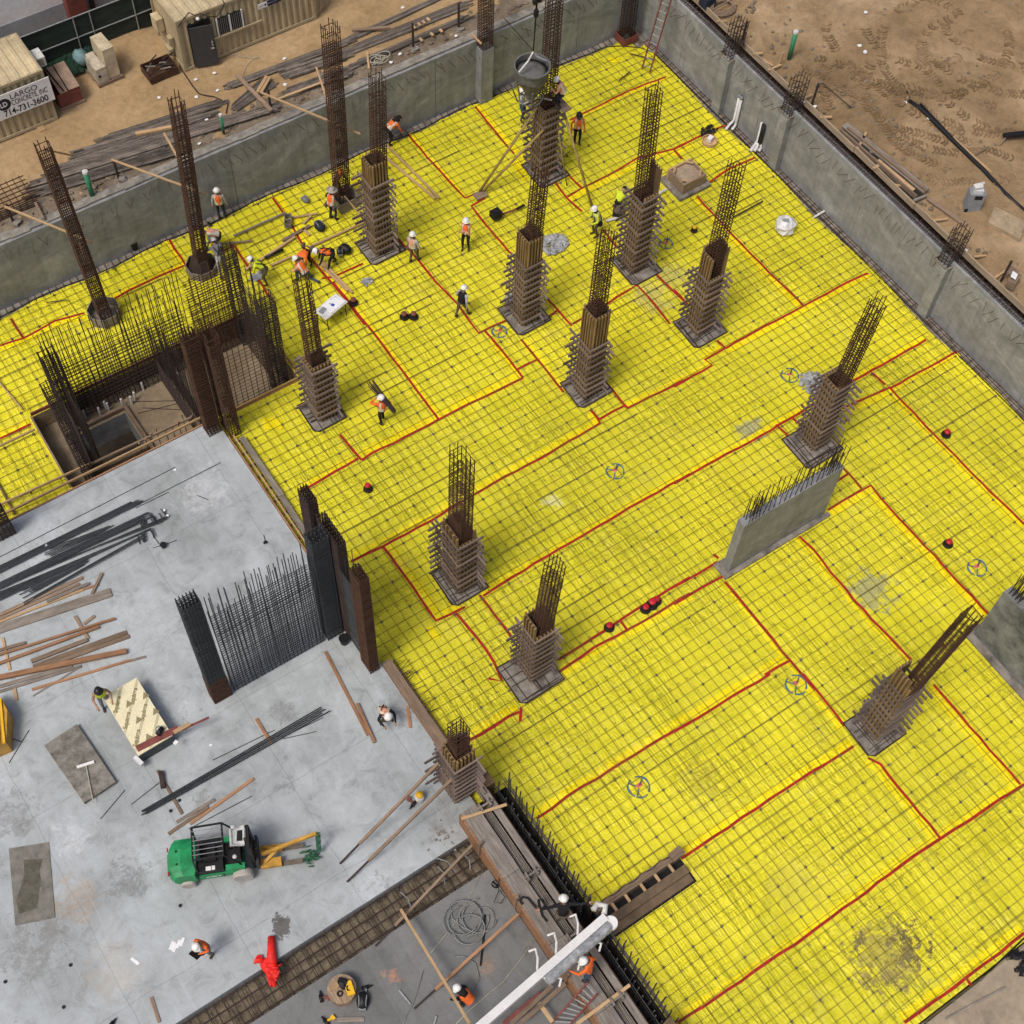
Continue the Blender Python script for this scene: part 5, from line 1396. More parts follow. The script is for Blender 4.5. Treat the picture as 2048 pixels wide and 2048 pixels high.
# concrete-caked board with squeegee
q = [at(7, *p, SL) for p in ((250, 405), (430, 285), (645, 605), (470, 720))]
b = MB(); b.prism([(p.x, p.y) for p in q], SL + .005, SL + .16); tag(b.build('sheet_pile', mat('mortar_stained_board', (.20, .185, .155), .85, .45, 3.5, c2=(.30, .285, .25), bmp=.3)), 'low stack of mortar stained boards on the slab under the squeegee', 'board stack')
e = empty('squeegee', at(7, 475, 500, SL + .17)); tag(e, 'long handled white squeegee lying on the stained board stack', 'squeegee')
h0, h1, h2, h3 = [at(7, *p, SL + .2) - e.location for p in ((425, 515), (520, 485), (475, 505), (515, 712))]
stick(h0, h1, .09, .06, 'white', 'blade', parent=e); stick(h2, h3, .03, .03, 'rope', 'handle', parent=e)
# recessed patch
q = [at(7, *p, SL) for p in ((50, 965), (270, 930), (305, 1345), (85, 1390))]
b = MB(); b.prism([(p.x, p.y) for p in q], SL - .02, SL + .03); pp = b.build('mortar_board', mat('olive_mortar_board', (.19, .185, .16), .85, .3, 3, bmp=.2)); tag(pp, 'flat mortar board with a wet darker smear on the slab at the left', 'mortar board')
q = [at(7, *p, SL + .034) for p in ((130, 1025), (235, 1020), (215, 1090), (225, 1130), (205, 1290), (105, 1325), (90, 1255), (135, 1110))]
b = MB(); b.prism([(p.x, p.y) for p in q], SL + .028, SL + .036); b.build('wet_smear', mat('wet_mortar', (.10, .095, .07), .6, .35, 4), pp)
# orange crate at the left edge
q = [at(7, *p, SL + .75) for p in ((-60, 110), (10, 140), (40, 200), (35, 380), (-60, 420))]
ob = empty('steel_box', (q[0].x, q[0].y, SL)); tag(ob, 'ochre ribbed steel box cut by the left edge of the photo', 'steel box')
b = MB(); b.prism([(p.x - q[0].x, p.y - q[0].y) for p in q], 0, .75); b.build('body', M['yellow_paint'], ob)
for i in range(3):
    b = MB(); a_, c_ = q[0].lerp(q[1], .3 + .3 * i) - q[0], q[4].lerp(q[3], .3 + .3 * i) - q[0]; b.beam((a_.x, a_.y, .78), (c_.x, c_.y, .78), .07, .07); b.build('top_rib', M['yellow_case'], ob)
# red netting roll, paper, small slab items
e = empty('net_roll', at(7, 1500, 1450, SL)); tag(e, 'bright red rolled barrier netting lying by the rebar trench', 'netting roll')
a_, b_ = at(7, 1498, 1450, SL + .12) - e.location, at(7, 1500, 1600, SL + .14) - e.location
b = MB(); b.tube([a_, a_.lerp(b_, .5), b_], [.11, .13, .17], 10); b.build('roll', M['red_net'], e, smooth=True)
b = MB(); rr = random.Random(2)
for i in range(10):
    p = at(7, 1430 + rr.uniform(0, 95), 1570 + rr.uniform(0, 95), SL + .05) - e.location; b.blob(p, (.16, .13, .12), i, .45, 8)
p = at(7, 1500, 1670, SL + .05) - e.location
for i in range(5): b.blob(p + Vector((rr.uniform(-.1, .1), rr.uniform(-.15, .2), 0)), (.1, .16, .08), 20 + i, .5, 7)
b.build('loose_net', M['red_net'], e)
for i, (x, y) in enumerate(((965, 1510), (985, 1490), (1005, 1478), (952, 1500))):
    b = MB(); b.cbox((0, 0, .004), (.09 if i < 3 else .14, .26, .006), R(-50)); o = b.build('paper_sheet', M['paper']); o.location = at(7, x, y, SL + .003 * i); tag(o, 'white paper strip on the slab by the orange jacketed worker', 'paper', 'paper strips beside the orange worker')
for i, (k, x, y) in enumerate(((7, 1163, 393), ('b', 510, 1052), ('b', 1812, 665), ('b', 1850, 722), (4, 965, 717), (7, 745, 1585))):
    b = MB(); b.cbox((0, 0, .006), (.09, .07 if i != 5 else .3, .012), i * .7); o = b.build('paper_scrap', M['paper']); o.location = at(k, x, y, SL + (.12 if k == 'b' else 0)); tag(o, 'small white paper scrap lying on the slab', 'paper', 'paper scraps on the slab')
for i, (x, y) in enumerate(((990, 700), (943, 757), (995, 1280), (352, 1840), (390, 1608), (30, 1700), (1100, 1492))):
    b = MB(); b.lathe([(.05, 0), (.05, .05), (0, .05)], n=10); o = b.build('black_cap', M['black']); o.location = at(7, x, y, SL); tag(o, 'small black plastic cap on the grey slab', 'plastic cap', 'black caps on the slab')
def pail(k, x, y, z, r, h, label, m='black', name='bucket'):
    e = empty(name, at(k, x, y, z)); tag(e, label, 'bucket')
    b = MB(); b.lathe([(0, .01), (r * .85, .01), (r, h), (r * 1.06, h), (r * 1.06, h - .03)], n=18); b.lathe([(r * .96, h - .005), (r * .8, .03)], n=18); b.build('body', M[m], e, smooth=False)
    b = MB(); b.tube([(r * math.cos(t * .3), r * math.sin(t * .3) * .3 + r * .9, h * .7 - .05 * math.sin(t * .3)) for t in range(11)], .008, 5); b.build('handle', M['grey_metal'], e)
pail('d', 1405, 1385, SL, .17, .32, 'dark pail at the foot of the slab rebar cages', 'black')
pail(1, 742, 1370, .02, .17, .36, 'black bucket at the foot of the long wall', 'black')
pail('b', 1810, 1070, SL, .1, .2, 'small black tub at the end of the dark rebar bundle', 'black')
e = empty('bent_tie', at(4, 1465, 1120, SL)); tag(e, 'black lump with a wire on the open slab', 'tie wire')
b = MB(); b.blob((0, 0, .04), (.08, .07, .05), 3, .3, 7); b.build('lump', M['black'], e); b = MB(); b.tube([(0, 0, .05), (.1, .3, .03)], .01, 5); b.build('wire', M['black'], e)

# loose rebar on the slab
RG = 'dark rebar laid in bundles on the slab'
RL = 'dark straight rebar lying in the big bundles on the slab'
def bundle(k, p0, q0, p1, q1, n, z=SL + .08, r=.019, m='steel_dark', hook=0, layers=1, label=RL, group=RG, jit=.3):
    rr = random.Random(int(p0[0] + q0[1]))
    for L in range(layers):
        for i in range(n):
            t = (i + .5 * (L % 2)) / max(1, n - 1)
            a = at(k, p0[0] + (p1[0] - p0[0]) * t, p0[1] + (p1[1] - p0[1]) * t, z); b = at(k, q0[0] + (q1[0] - q0[0]) * t, q0[1] + (q1[1] - q0[1]) * t, z)
            d = (b - a).normalized()
            a += d * rr.uniform(-jit, jit); b += d * rr.uniform(-jit, jit)
            up = Vector((0, 0, L * r * 1.8 + rr.uniform(0, .01)))
            pts = [Vector(), (b - a) / 2 + Vector((rr.uniform(-.01, .01), rr.uniform(-.015, .015), 0)), b - a]
            if hook:
                s = Vector((-d.y, d.x, 0)) * hook
                pts += [b - a + d * .05 + s * .06, b - a + s * abs(.38)]
            mb = MB(); mb.tube(pts, r, 5)
            o = mb.build('rebar', M[m]); o.location = a + up; tag(o, label, 'rebar', group)
bundle('b', (-80, 1320), (1400, 600), (-80, 1390), (1520, 600), 9, layers=2)
bundle('b', (450, 1120), (1230, 830), (550, 1180), (1230, 850), 6, layers=1, z=SL + .1)
bundle('b', (-80, 1500), (1560, 720), (-60, 1560), (1600, 770), 6, layers=2, hook=-1)
bundle('b', (200, 1400), (1760, 800), (220, 1430), (1750, 770), 5, hook=1)
bundle('b', (-80, 1600), (1570, 920), (-40, 1670), (1600, 900), 5, layers=2, hook=-1, z=SL + .05)
bundle('b', (240, 1560), (890, 1250), (300, 1610), (880, 1290), 7, layers=1)
bundle('b', (320, 1650), (1600, 930), (330, 1670), (1600, 960), 3)
for (k, p, q, lab) in (('b', (-60, 1210), (1932, 190), 'longest thin bar lying at the far side of the dark bundles'), (4, (760, 910), (1218, 676), 'straight dark bar pointing to the slab corner'), ('b', (1500, 640), (1860, 465), 'paired bar end reaching out of the dark bundle'),
                       (7, (725, 720), (885, 595), 'short bar near the two timber blocks'), (7, (1040, 857), (1388, 675), 'thin bar lying beside the orange stick near the forklift'), (7, (555, 800), (690, 640), 'thin bar below the mortar stained boards'),
                       (7, (40, 345), (120, 375), 'short piece of the T shaped bar by the ochre box'), (7, (50, 490), (160, 310), 'long piece of the T shaped bar by the ochre box'), (4, (1090, 858), (1150, 882), 'tiny bar offcut on the open slab'), (4, (880, 1140), (975, 1105), 'thin bar sticking out beside the small black tub'),
                       (7, (1175, 475), (1515, 310), 'upper thin bar parallel to the straight pair on the slab'), (7, (1560, 358), (1745, 318), 'bent looking short bar near the pair end'), (7, (1555, 350), (1785, 240), 'loose bar at the upper end of the straight pair')):
    rod(k, p, q, .014, 'steel_dark', SL, lab)
bundle(7, (785, 755), (1750, 195), (800, 775), (1810, 210), 5, label='dark bar in the narrow bundle beside the two crossing sticks', group='narrow bundle of bars on the slab', jit=.15)
wire([at('b', *q, SL + .03) for q in ((1650, 870), (1700, 960), (1770, 1055), (1690, 1080))], .012, 'steel_dark', 'bent_bar', 'thin bent wire by the small black tub', 'wire', n=5)
# loose lumber on the slab
for (k, p, q, w, t, m, z, lab) in (
  ('b', (-60, 1850), (915, 1415), .12, .06, 'wood', 0, 'brown plank nearest the dark rebar bundles'), ('b', (-60, 1890), (880, 1480), .1, .05, 'wood', 0, 'second brown plank from the dark rebar bundles'), ('b', (520, 1680), (985, 1475), .1, .05, 'wood_grey', .06, 'short pale grey plank on the brown ones'),
  ('b', (-60, 1925), (925, 1545), .09, .06, 'wood_new', 0, 'bright orange tan plank beside the wide board'), ('b', (900, 1550), (1095, 1490), .07, .05, 'wood_orange', 0, 'orange stick with a dark steel tip'), ('b', (1015, 1590), (1125, 1360), .09, .04, 'wood', .07, 'short cross piece laid over the orange stick'),
  ('c', (-60, 620), (1230, 195), .34, .06, 'wood_grey', 0, 'wide mortar smeared board on the slab'), ('c', (-60, 830 + 70), (1270, 485), .08, .06, 'wood_orange', .06, 'upper long orange plank with a steel tip'), ('c', (-60, 1000), (1095, 575), .1, .06, 'wood_orange', .06, 'lower long orange plank'),
  ('c', (350, 960), (970, 720), .14, .08, 'wood', 0, 'nail studded plank beside the crossed blocks'), ('c', (370, 1020), (1400, 640), .16, .07, 'wood', 0, 'brown weathered plank in the middle of the lumber'), ('c', (380, 1055), (1430, 680), .14, .06, 'wood', 0, 'brown weathered plank with a cut end'),
  ('c', (-60, 1150), (1400, 845), .17, .1, 'wood_orange', .08, 'heavy ochre beam lying over the lumber'), ('c', (-60, 1250), (800, 1010), .13, .05, 'wood_grey', 0, 'grey plank under the heavy ochre beam'), ('c', (-60, 1310), (900, 1010), .1, .05, 'wood_grey', 0, 'pale grey plank near the bottom of the lumber'),
  ('c', (355, 1270), (1445, 945), .08, .06, 'wood_orange', 0, 'orange red stick nearest the lime vested worker'), ('c', (1445, 950), (1610, 905), .07, .05, 'wood_grey', 0, 'grey painted tip of the orange red stick'), ('c', (365, 1340), (900, 1010), .05, .03, 'wood_grey', 0, 'thin grey lath under the orange red stick'),
  ('c', (830, 460), (975, 710), .11, .06, 'wood', 0, 'dark crossing block under the orange planks'), ('c', (930, 545), (1045, 460), .1, .06, 'wood', 0, 'short block against the crossing block'), ('c', (30, 700), (110, 1050), .09, .05, 'wood_new', 0, 'pale bearer stick under the planks at the left'), ('c', (160, 1260), (185, 1385), .1, .05, 'wood_new', 0, 'pale bearer end poking out below the planks'), ('c', (-60, 850), (280, 750), .1, .05, 'wood', .05, 'short plank end at the left edge'),
  (7, (870, 535), (1005, 775), .09, .06, 'wood', 0, 'brown bearer under the straight rebar pair'), (7, (890, 545), (900, 630), .13, .08, 'rust_dark', .06, 'dark steel bracket on the bearer') if 0 else (7, (1415, 250), (1500, 390), .1, .06, 'wood_orange', 0, 'orange bearer under the far end of the rebar pair'),
  (7, (930, 885), (1150, 735), .1, .06, 'wood', 0, 'brown stick with a square end near the forklift'), (7, (975, 820), (1185, 695), .1, .05, 'wood_grey', 0, 'pale stick beside the square ended one'), (7, (1050, 830), (1400, 580), .09, .06, 'wood_orange', 0, 'long orange stick near the forklift roof'),
  (8, (-80, -120), (155, 340), .1, .06, 'wood_orange', 0, 'long orange plank beside the crouched worker with the white helmet'), (8, (95, 165), (190, 380), .1, .06, 'wood_orange', .06, 'short orange plank end beside the long one'), (8, (372, 180), (388, 298), .1, .05, 'wood_orange', 0, 'short orange stick by the muddy edge plank'), (7, (835, 1785), (880, 1925), .1, .04, 'wood', 0, 'rusty brown stick on the slab at the bottom edge')):
    board(k, p, q, w, t, m, SL + z, lab)
board(7, (888, 540), (902, 632), .14, .1, 'rust_dark', SL + .07, 'dark steel bracket sitting on the bearer', name='steel_bracket', cat='bracket')

# ---------------------------------------------------------------- free standing concrete walls
M['wall_dark'] = mat('blotched_dark_concrete', (.125, .135, .13), .85, .4, 1.6, c2=(.26, .27, .26), bmp=.3)
def shear(label, x0, x1, y0, y1, h, bars, bh=1.35, base=.18):
    e = empty('concrete_wall', ((x0 + x1) / 2, (y0 + y1) / 2, 0)); tag(e, label, 'concrete wall')
    cx, cy = (x0 + x1) / 2, (y0 + y1) / 2
    b = MB(); b.box(x0 - cx, x1 - cx, y0 - cy, y1 - cy, -.2, h); b.build('wall_panel', M['wall_dark'] if x0 > 26 else M['wall'], e)
    b = MB(); b.box(x0 - cx - base, x1 - cx + base, y0 - cy - base, y0 - cy - .002, -.2, .1); b.box(x0 - cx - base, x1 - cx + base, y1 - cy + .002, y1 - cy + base, -.2, .1); b.box(x0 - cx - base * 1.6, x0 - cx - .002, y0 - cy - base, y1 - cy + base, -.2, .09); b.build('footing', M['conc_form'], e)
    pr = None; rr = random.Random(6)
    for (x, y) in bars:
        if pr is None: o = pr = bar_mesh('dowel_bar', (0, 0, -.1), (0, 0, 1), .016, M['rust_dark'], e)
        else: o = pr.copy(); col.objects.link(o); o.parent = e
        o.location = (x - cx, y - cy, h); o.scale = (1, 1, bh * rr.uniform(.75, 1.05)); o.rotation_euler = (rr.uniform(-.06, .06), rr.uniform(-.06, .06), 0)
rr = random.Random(9)
bars = [(x, y) for x in lin(21.15, 21.75, .15) for y in (14.85, 15.0, 15.12)] + [(x, y) for x in lin(22.0, 24.6, .24) for y in (14.86, 15.1)] + [(x, y) for x in lin(24.7, 25.25, .14) for y in (14.85, 15.0, 15.12)]
shear('free standing grey concrete wall with rusty dowels amid the yellow sheeting', 20.95, 25.35, 14.82, 15.16, 3.25, bars)
bars = [(x, 8.1 - .14 * i) for i in range(4) for x in (26.7, 26.8, 26.92)] + [(x, 7.4 - .25 * i) for i in range(16) for x in (26.7, 26.92)]
shear('grey concrete wall cut by the right edge of the photo', 26.62, 27.02, 2.6, 8.25, 3.25, bars)

# ---------------------------------------------------------------- things standing on the sheeting
def concrete_bucket():
    c = Vector((25.2, 33.95, 4.8))
    e = empty('concrete_bucket', c); tag(e, 'round grey concrete bucket full of wet concrete hanging from a crane', 'concrete bucket')
    b = MB(); b.lathe([(.2, 0.15), (.26, .4), (.64, 1.18), (.68, 1.62), (.72, 1.62), (.72, 1.68), (.65, 1.68), (.63, 1.2)], n=28); b.build('hopper', M['bucket'], e, smooth=False)
    b = MB(); b.lathe([(.64, 1.42), (.35, 1.46), (0, 1.47)], n=28); b.build('wet_concrete', M['concrete_wet'], e, smooth=True)
    b = MB(); b.tube([(.7, 0, 1.3), (.8, .1, .8), (.55, .1, .1), (.25, 0, .0), (-.25, 0, .0), (-.55, .1, .1), (-.8, .1, .8), (-.7, 0, 1.3)], .03, 6)
    for a in (.6, 2.2, 4.2, 5.6): b.tube([(.66 * math.cos(a), .66 * math.sin(a), .9), (.45 * math.cos(a), .45 * math.sin(a), .05)], .03, 6)
    b.tube([(.45 * math.cos(t * .5), .45 * math.sin(t * .5), .05) for t in range(13)], .03, 6, closed=True); b.build('support_frame', M['bucket'], e)
    b = MB(); b.tube([(-.66, 0, 1.6), (-.2, .0, 2.0), (0, 0, 2.35), (.2, 0, 2.0), (.66, 0, 1.6)], .035, 6); b.build('bail', M['pvc'], e)
    g_ = MB(); g_.box(-.15, .15, -.12, .12, 0, .18); g_.beam((.1, 0, .1), (.75, -.4, -.1), .05, .05); g_.build('gate', M['grey_metal'], e)
    b = MB(); b.tube([(0, 0, 2.3), (0.02, 0, 3.2)], .025, 6); b.tube([(0.02, 0, 3.2), (.03, 0, 4.1)], .03, 6)
    for i in range(4): b.tube([(.03, 0, 4.0), (.03 + (-.12, -.04, .05, .13)[i], (-.05, .05, -.04, .06)[i], 5.6), (.05, 0, 20)], .02, 5)
    b.lathe([(.05, 3.9), (.1, 4.0), (.1, 4.2), (.05, 4.3)], (.03, 0, 0), 8); b.lathe([(.07, 4.55), (.09, 4.6), (.09, 4.75), (.05, 4.8)], (-.06, 0, 0), 8); b.lathe([(.07, 4.55), (.09, 4.6), (.09, 4.75), (.05, 4.8)], (.16, 0, 0), 8)
    o = b.build('hoist_rope', M['black']); o.location = c; tag(o, 'dark crane rope and hook holding up the concrete bucket', 'crane rope')
concrete_bucket()
wire([at(2, 905, 100, TOP + .2), at(2, 1100, 318, 4.6)], .018, 'black', 'guy_rope', 'thin dark guy rope from the long wall to the bucket column', 'rope', n=5)
def pole(a, b, r, m, name, label, cat='brace'):
    a, b = Vector(a), Vector(b); mb = MB(); mb.tube([Vector(), b - a], r, 8); o = mb.build(name, M[m], smooth=True); o.location = a; tag(o, label, cat)
cx, cy = 26.3, 34.25
f1 = at(2, 775, 1072)
M['pole'] = mat('tan_pipe_brace', (.30, .22, .08), .6, .3, 3)
pole(f1 + Vector((-.03, .05, .1)), (25.85, 34.35, 3.7), .055, 'pole', 'pipe_brace', 'upper of the twin pipe braces running from the plywood pad to the bucket column')
pole(f1 + Vector((.08, -.02, .1)), (25.95, 33.9, 2.9), .055, 'pole', 'pipe_brace', 'lower of the twin pipe braces running from the plywood pad')
pole(at(2, 1392, 1145, .06), (26.85, 34.1, 3.7), .055, 'pole', 'pipe_brace', 'single pipe brace running down to the lime shirted workers')
pole(at(2, 1252, 1022, .06), (26.6, 33.95, 2.9), .03, 'pole', 'pipe_brace', 'short thin brace at the foot of the bucket column')
pole(at(2, 1270, 835, .3), at(2, 1150, 930, .06), .03, 'pole', 'pipe_brace', 'thin strut lying by the walker with the dark cap')
q = [at(2, *p) for p in ((730, 1080), (800, 1055), (818, 1090), (755, 1115))]
b = MB(); b.prism([(p.x, p.y) for p in q], .07, .13); tag(b.build('foot_pad', M['wood']), 'brown plywood pad under the feet of the twin pipe braces', 'plywood pad')
e = empty('power_trowel', at(2, 860, 1200, .08), R(150)); tag(e, 'black and red engine vibrator with a long handle lying on the sheeting', 'power tool')
b = MB(); b.cbox((0, 0, .2), (.42, .36, .3)); b.lathe([(.14, .35), (.14, .42), (0, .43)], n=12); b.tube([(.25 * math.cos(t * .6), .25 * math.sin(t * .6), .15) for t in range(11)], .025, 6, closed=True); b.build('engine', M['black'], e)
a_, b_ = at(2, 905, 1190, .25), at(2, 1015, 1130, .1)
e.rotation_euler = (0, 0, 0)
stick(at(2, 890, 1185, .2) - e.location, at(2, 985, 1150, .14) - e.location, .06, .06, 'maroon', 'shaft', parent=e); stick(at(2, 975, 1155, .16) - e.location, at(2, 1018, 1130, .16) - e.location, .1, .05, 'black', 'flat_end', parent=e)
def heap(k, x, y, z, sx, sy, n, m, name, label, cat, s=(.05, .13), h=.06):
    rr = random.Random(int(x)); p = at(k, x, y, z); mb = MB()
    for i in range(n):
        a, q_ = rr.uniform(0, 6.28), math.sqrt(rr.random())
        r_ = rr.uniform(*s); mb.blob((q_ * math.cos(a) * sx, q_ * math.sin(a) * sy, h * (1 - q_) + .04), (r_, r_ * rr.uniform(.5, 1), r_ * rr.uniform(.3, .7)), i, .55, 6)
    o = mb.build(name, M[m]); o.location = p; tag(o, label, cat); o['kind'] = 'stuff' if cat == 'rubble' else 'thing'; return o
heap(2, 1178, 1348, .05, .62, .5, 150, 'debris', 'crumpled_film', 'round heap of crumpled grey plastic film beside the tall panelled form', 'plastic heap')
heap(6, 765, 240, .05, .5, .6, 130, 'debris', 'crumpled_film', 'heap of crumpled grey film at the uphill side of the form by the concrete wall', 'plastic heap', s=(.05, .11))
heap(6, 820, 230, .05, .55, .25, 60, 'debris', 'crumpled_film', 'tail of crumpled film reaching under the column form', 'plastic heap', s=(.04, .1)) 
heap('m', 1800, 935, .05, .22, .2, 30, 'debris', 'crumpled_film', 'small flat patch of grey film near the drawing table', 'plastic heap', s=(.04, .08), h=.01)
heap('m', 690, 880, .05, .35, .2, 40, 'debris', 'crumpled_film', 'grey film scraps at the feet of the stooping lime worker', 'plastic heap', s=(.04, .09), h=.02)
# white sack
e = empty('debris_sack', at(3, 605, 1270, .03)); tag(e, 'crumpled white plastic sack standing open on the sheeting near the right wall', 'sack')
mb = MB(); rr = random.Random(5)
vs, fs = [], []
for j, (r_, z) in enumerate(((.30, 0), (.40, .12), (.38, .3), (.42, .42), (.26, .6), (.2, .66), (.15, .55))):
    for i in range(16): q_ = r_ * rr.uniform(.88, 1.12); vs.append((q_ * math.cos(i * .3927), q_ * math.sin(i * .3927), z + rr.uniform(-.03, .03)))
for j in range(6): fs += [(j * 16 + i, j * 16 + (i + 1) % 16, (j + 1) * 16 + (i + 1) % 16, (j + 1) * 16 + i) for i in range(16)]
mb.add(vs, fs); mb.build('sack', M['bag'], e)
mb = MB(); mb.lathe([(.2, .55), (0, .5)], n=12); mb.build('contents', M['grey_plastic'], e)
# square footing box
fbx = empty('footing_box', (31.0, 30.5, 0)); tag(fbx, 'square timber box filled with sandy concrete near the pipe stubs', 'footing box')
b = MB(); b.box(-.82, .82, -.72, .72, -.1, .18); b.build('base', M['conc_form'], fbx)
for (x0, x1, y0, y1) in ((-.6, .6, -.55, -.47), (-.6, .6, .47, .55), (-.6, -.52, -.47, .47), (.52, .6, -.47, .47)): b = MB(); b.box(x0, x1, y0, y1, .18, .72); b.build('side_board', M['wood_new'] if y0 > 0 else M['wood'], fbx)
b = MB(); b.box(-.52, .52, -.47, .47, .18, .6); b.build('fill', M['box_mat'], fbx)
for (x, y, s) in ((-.4, -.36, 1), (.4, .36, 1), (.4, -.36, -1), (-.4, .36, -1)): b = MB(); b.cbox((x, y, .735), (.32, .1, .03), s * R(-45)); b.build('corner_brace', M['wood_new'], fbx)
rr = random.Random(12)
for i in range(14):
    mb = MB(); mb.tube([(0, 0, 0), (rr.uniform(-.05, .05), rr.uniform(-.05, .05), .35)], .012, 5); o = mb.build('tie_bar', M['rust']); o.location = (31.9 - .05 * i, 31.25 + .0 * i - .06 * (i % 4), .08); tag(o, 'short rusty bar standing behind the square timber box', 'rebar', 'short bars behind the footing box')
# red capped stub-ups
def stub(k, x, y, label, cap='red', r=.13, h=.2, group='capped stub ups on the sheeting'):
    e = empty('stub_up', at(k, x, y, .02)); tag(e, label, 'pipe stub', group)
    b = MB(); b.lathe([(r * 1.5, .03), (r * 1.35, .09), (r, .1), (r, h), (0, h)], n=14); b.build('base', M['black'], e)
    b = MB(); b.lathe([(r * .85, h), (r * .85, h + .07), (r * .5, h + .1), (0, h + .1)], n=14); b.build('cap', M[cap], e)
stub(6, 1500, 525, 'red capped stub nearest the right wall, beside a long seam'); stub(6, 1510, 1130, 'stub with a half red cap above the painted ring near the right edge'); stub(5, 155, 825, 'plain red drum like stub left of the upright middle column', r=.12, h=.25)
stub(5, 1485, 1590, 'single dark stub sitting on the double seam'); stub(5, 1685, 1490, 'lower dark stub of the cluster on the double seam'); stub(5, 1720, 1465, 'middle red stub of the cluster on the double seam', r=.15, h=.28); stub(5, 1745, 1445, 'upper red stub of the cluster on the double seam')
stub(2, 75, 1675, 'dark stub below the drawing table', 'maroon'); stub(2, 355, 1752, 'left one of the dark stub pair in the open sheeting', 'maroon'); stub(2, 407, 1752, 'right one of the dark stub pair in the open sheeting', 'maroon'); stub(3, 110, 1275, 'small dark stub between the half open form and the lime workers', 'yellow_case', r=.1)
# pipe stubs at the right wall
def pipe(k, pts, r, m, label, group):
    ps = [at(k, x, y, z) for x, y, z in pts]
    e = empty('pipe_riser', ps[0]); tag(e, label, 'pipe riser', group)
    mb = MB(); mb.tube([p - ps[0] for p in ps], r, 10); mb.build('pipe', M[m], e, smooth=True)
    mb = MB(); mb.tube([ps[-1] - ps[0], ps[-1] - ps[0] + Vector((0, 0, .12))], r * 1.25, 10); mb.build('coupling', M['grey_plastic'], e, smooth=True)
    mb = MB(); mb.tube([ps[0] - ps[0], (ps[1] - ps[0]) * .5], r * 1.3, 10); mb.build('elbow', M['pvc'], e, smooth=True)
for (x, m, lab) in ((285, 'pvc', 'left pipe riser of the tall white pair at the right wall'), (320, 'pvc', 'right pipe riser of the tall white pair at the right wall')):
    b0 = at(3, x, 715, .1); pts = [Vector((b0.x, b0.y, .1)), Vector((b0.x + .25, b0.y + .1, .12)), Vector((34.9, b0.y + .12, .3)), Vector((34.9, b0.y + .12, 1.6))]
    e = empty('pipe_riser', pts[0]); tag(e, lab, 'pipe riser', 'pipe risers at the right wall')
    mb = MB(); mb.tube([p - pts[0] for p in pts], .06, 10); mb.build('pipe', M[m], e, smooth=True)
    mb = MB(); mb.tube([pts[3] - pts[0], pts[3] - pts[0] + Vector((0, 0, .1))], .075, 10); mb.build('coupling', M['grey_plastic'], e, smooth=True)
for i, (x, m, lab) in enumerate(((420, 'pvc', 'left riser of the shorter trio at the right wall'), (442, 'black', 'middle dark riser of the shorter trio at the right wall'), (466, 'black', 'right dark riser of the shorter trio at the right wall'))):
    b0 = at(3, x, 835, .1); pts = [Vector((b0.x, b0.y, .1)), Vector((b0.x + .2, b0.y + .08, .12)), Vector((34.88, b0.y + .1, .3)), Vector((34.88, b0.y + .1, 1.45))]
    e = empty('pipe_riser', pts[0]); tag(e, lab, 'pipe riser', 'pipe risers at the right wall')
    mb = MB(); mb.tube([p - pts[0] for p in pts], .055, 10); mb.build('pipe', M[m], e, smooth=True)
    mb = MB(); mb.tube([pts[0] - pts[0], pts[1] - pts[0], pts[2] - pts[0] + Vector((0, 0, .08))], .072, 10); mb.build('elbow', M['pvc'], e, smooth=True)
rod(3, (770, 1200), (830, 1165), .05, 'pvc', .05, 'white pipe piece lying across the footing ledge', None, 'pipe', 'pipe', n=10)
heap(3, 195, 725, .06, .4, .3, 26, 'black', 'tool_pile', 'dark heap of tools and bags beside the round drum near the wall', 'tool pile', s=(.06, .13))
e = empty('cut_drum', at(3, 195, 785, .05)); tag(e, 'low tan drum with a white box in it near the pipe risers', 'drum')
b = MB(); b.lathe([(.33, 0), (.34, .14), (.31, .14), (.3, .03), (0, .03)], n=20); b.build('rim', M['wood_new'], e); b = MB(); b.cbox((.03, .02, .16), (.25, .2, .2), .4); b.build('box', M['white'], e)
rod(3, (325, 1200), (490, 1110), .035, 'rust_dark', .09, 'dark bar lying beside the half open column form'); rod(2, (1540, 445), (1600, 395), .03, 'rust_dark', .09, 'dark bar on the far sheeting between two seams'); rod(2, (1600, 295), (1740, 330), .025, 'rust', .09, 'thin bar at the foot of the tall ladder')
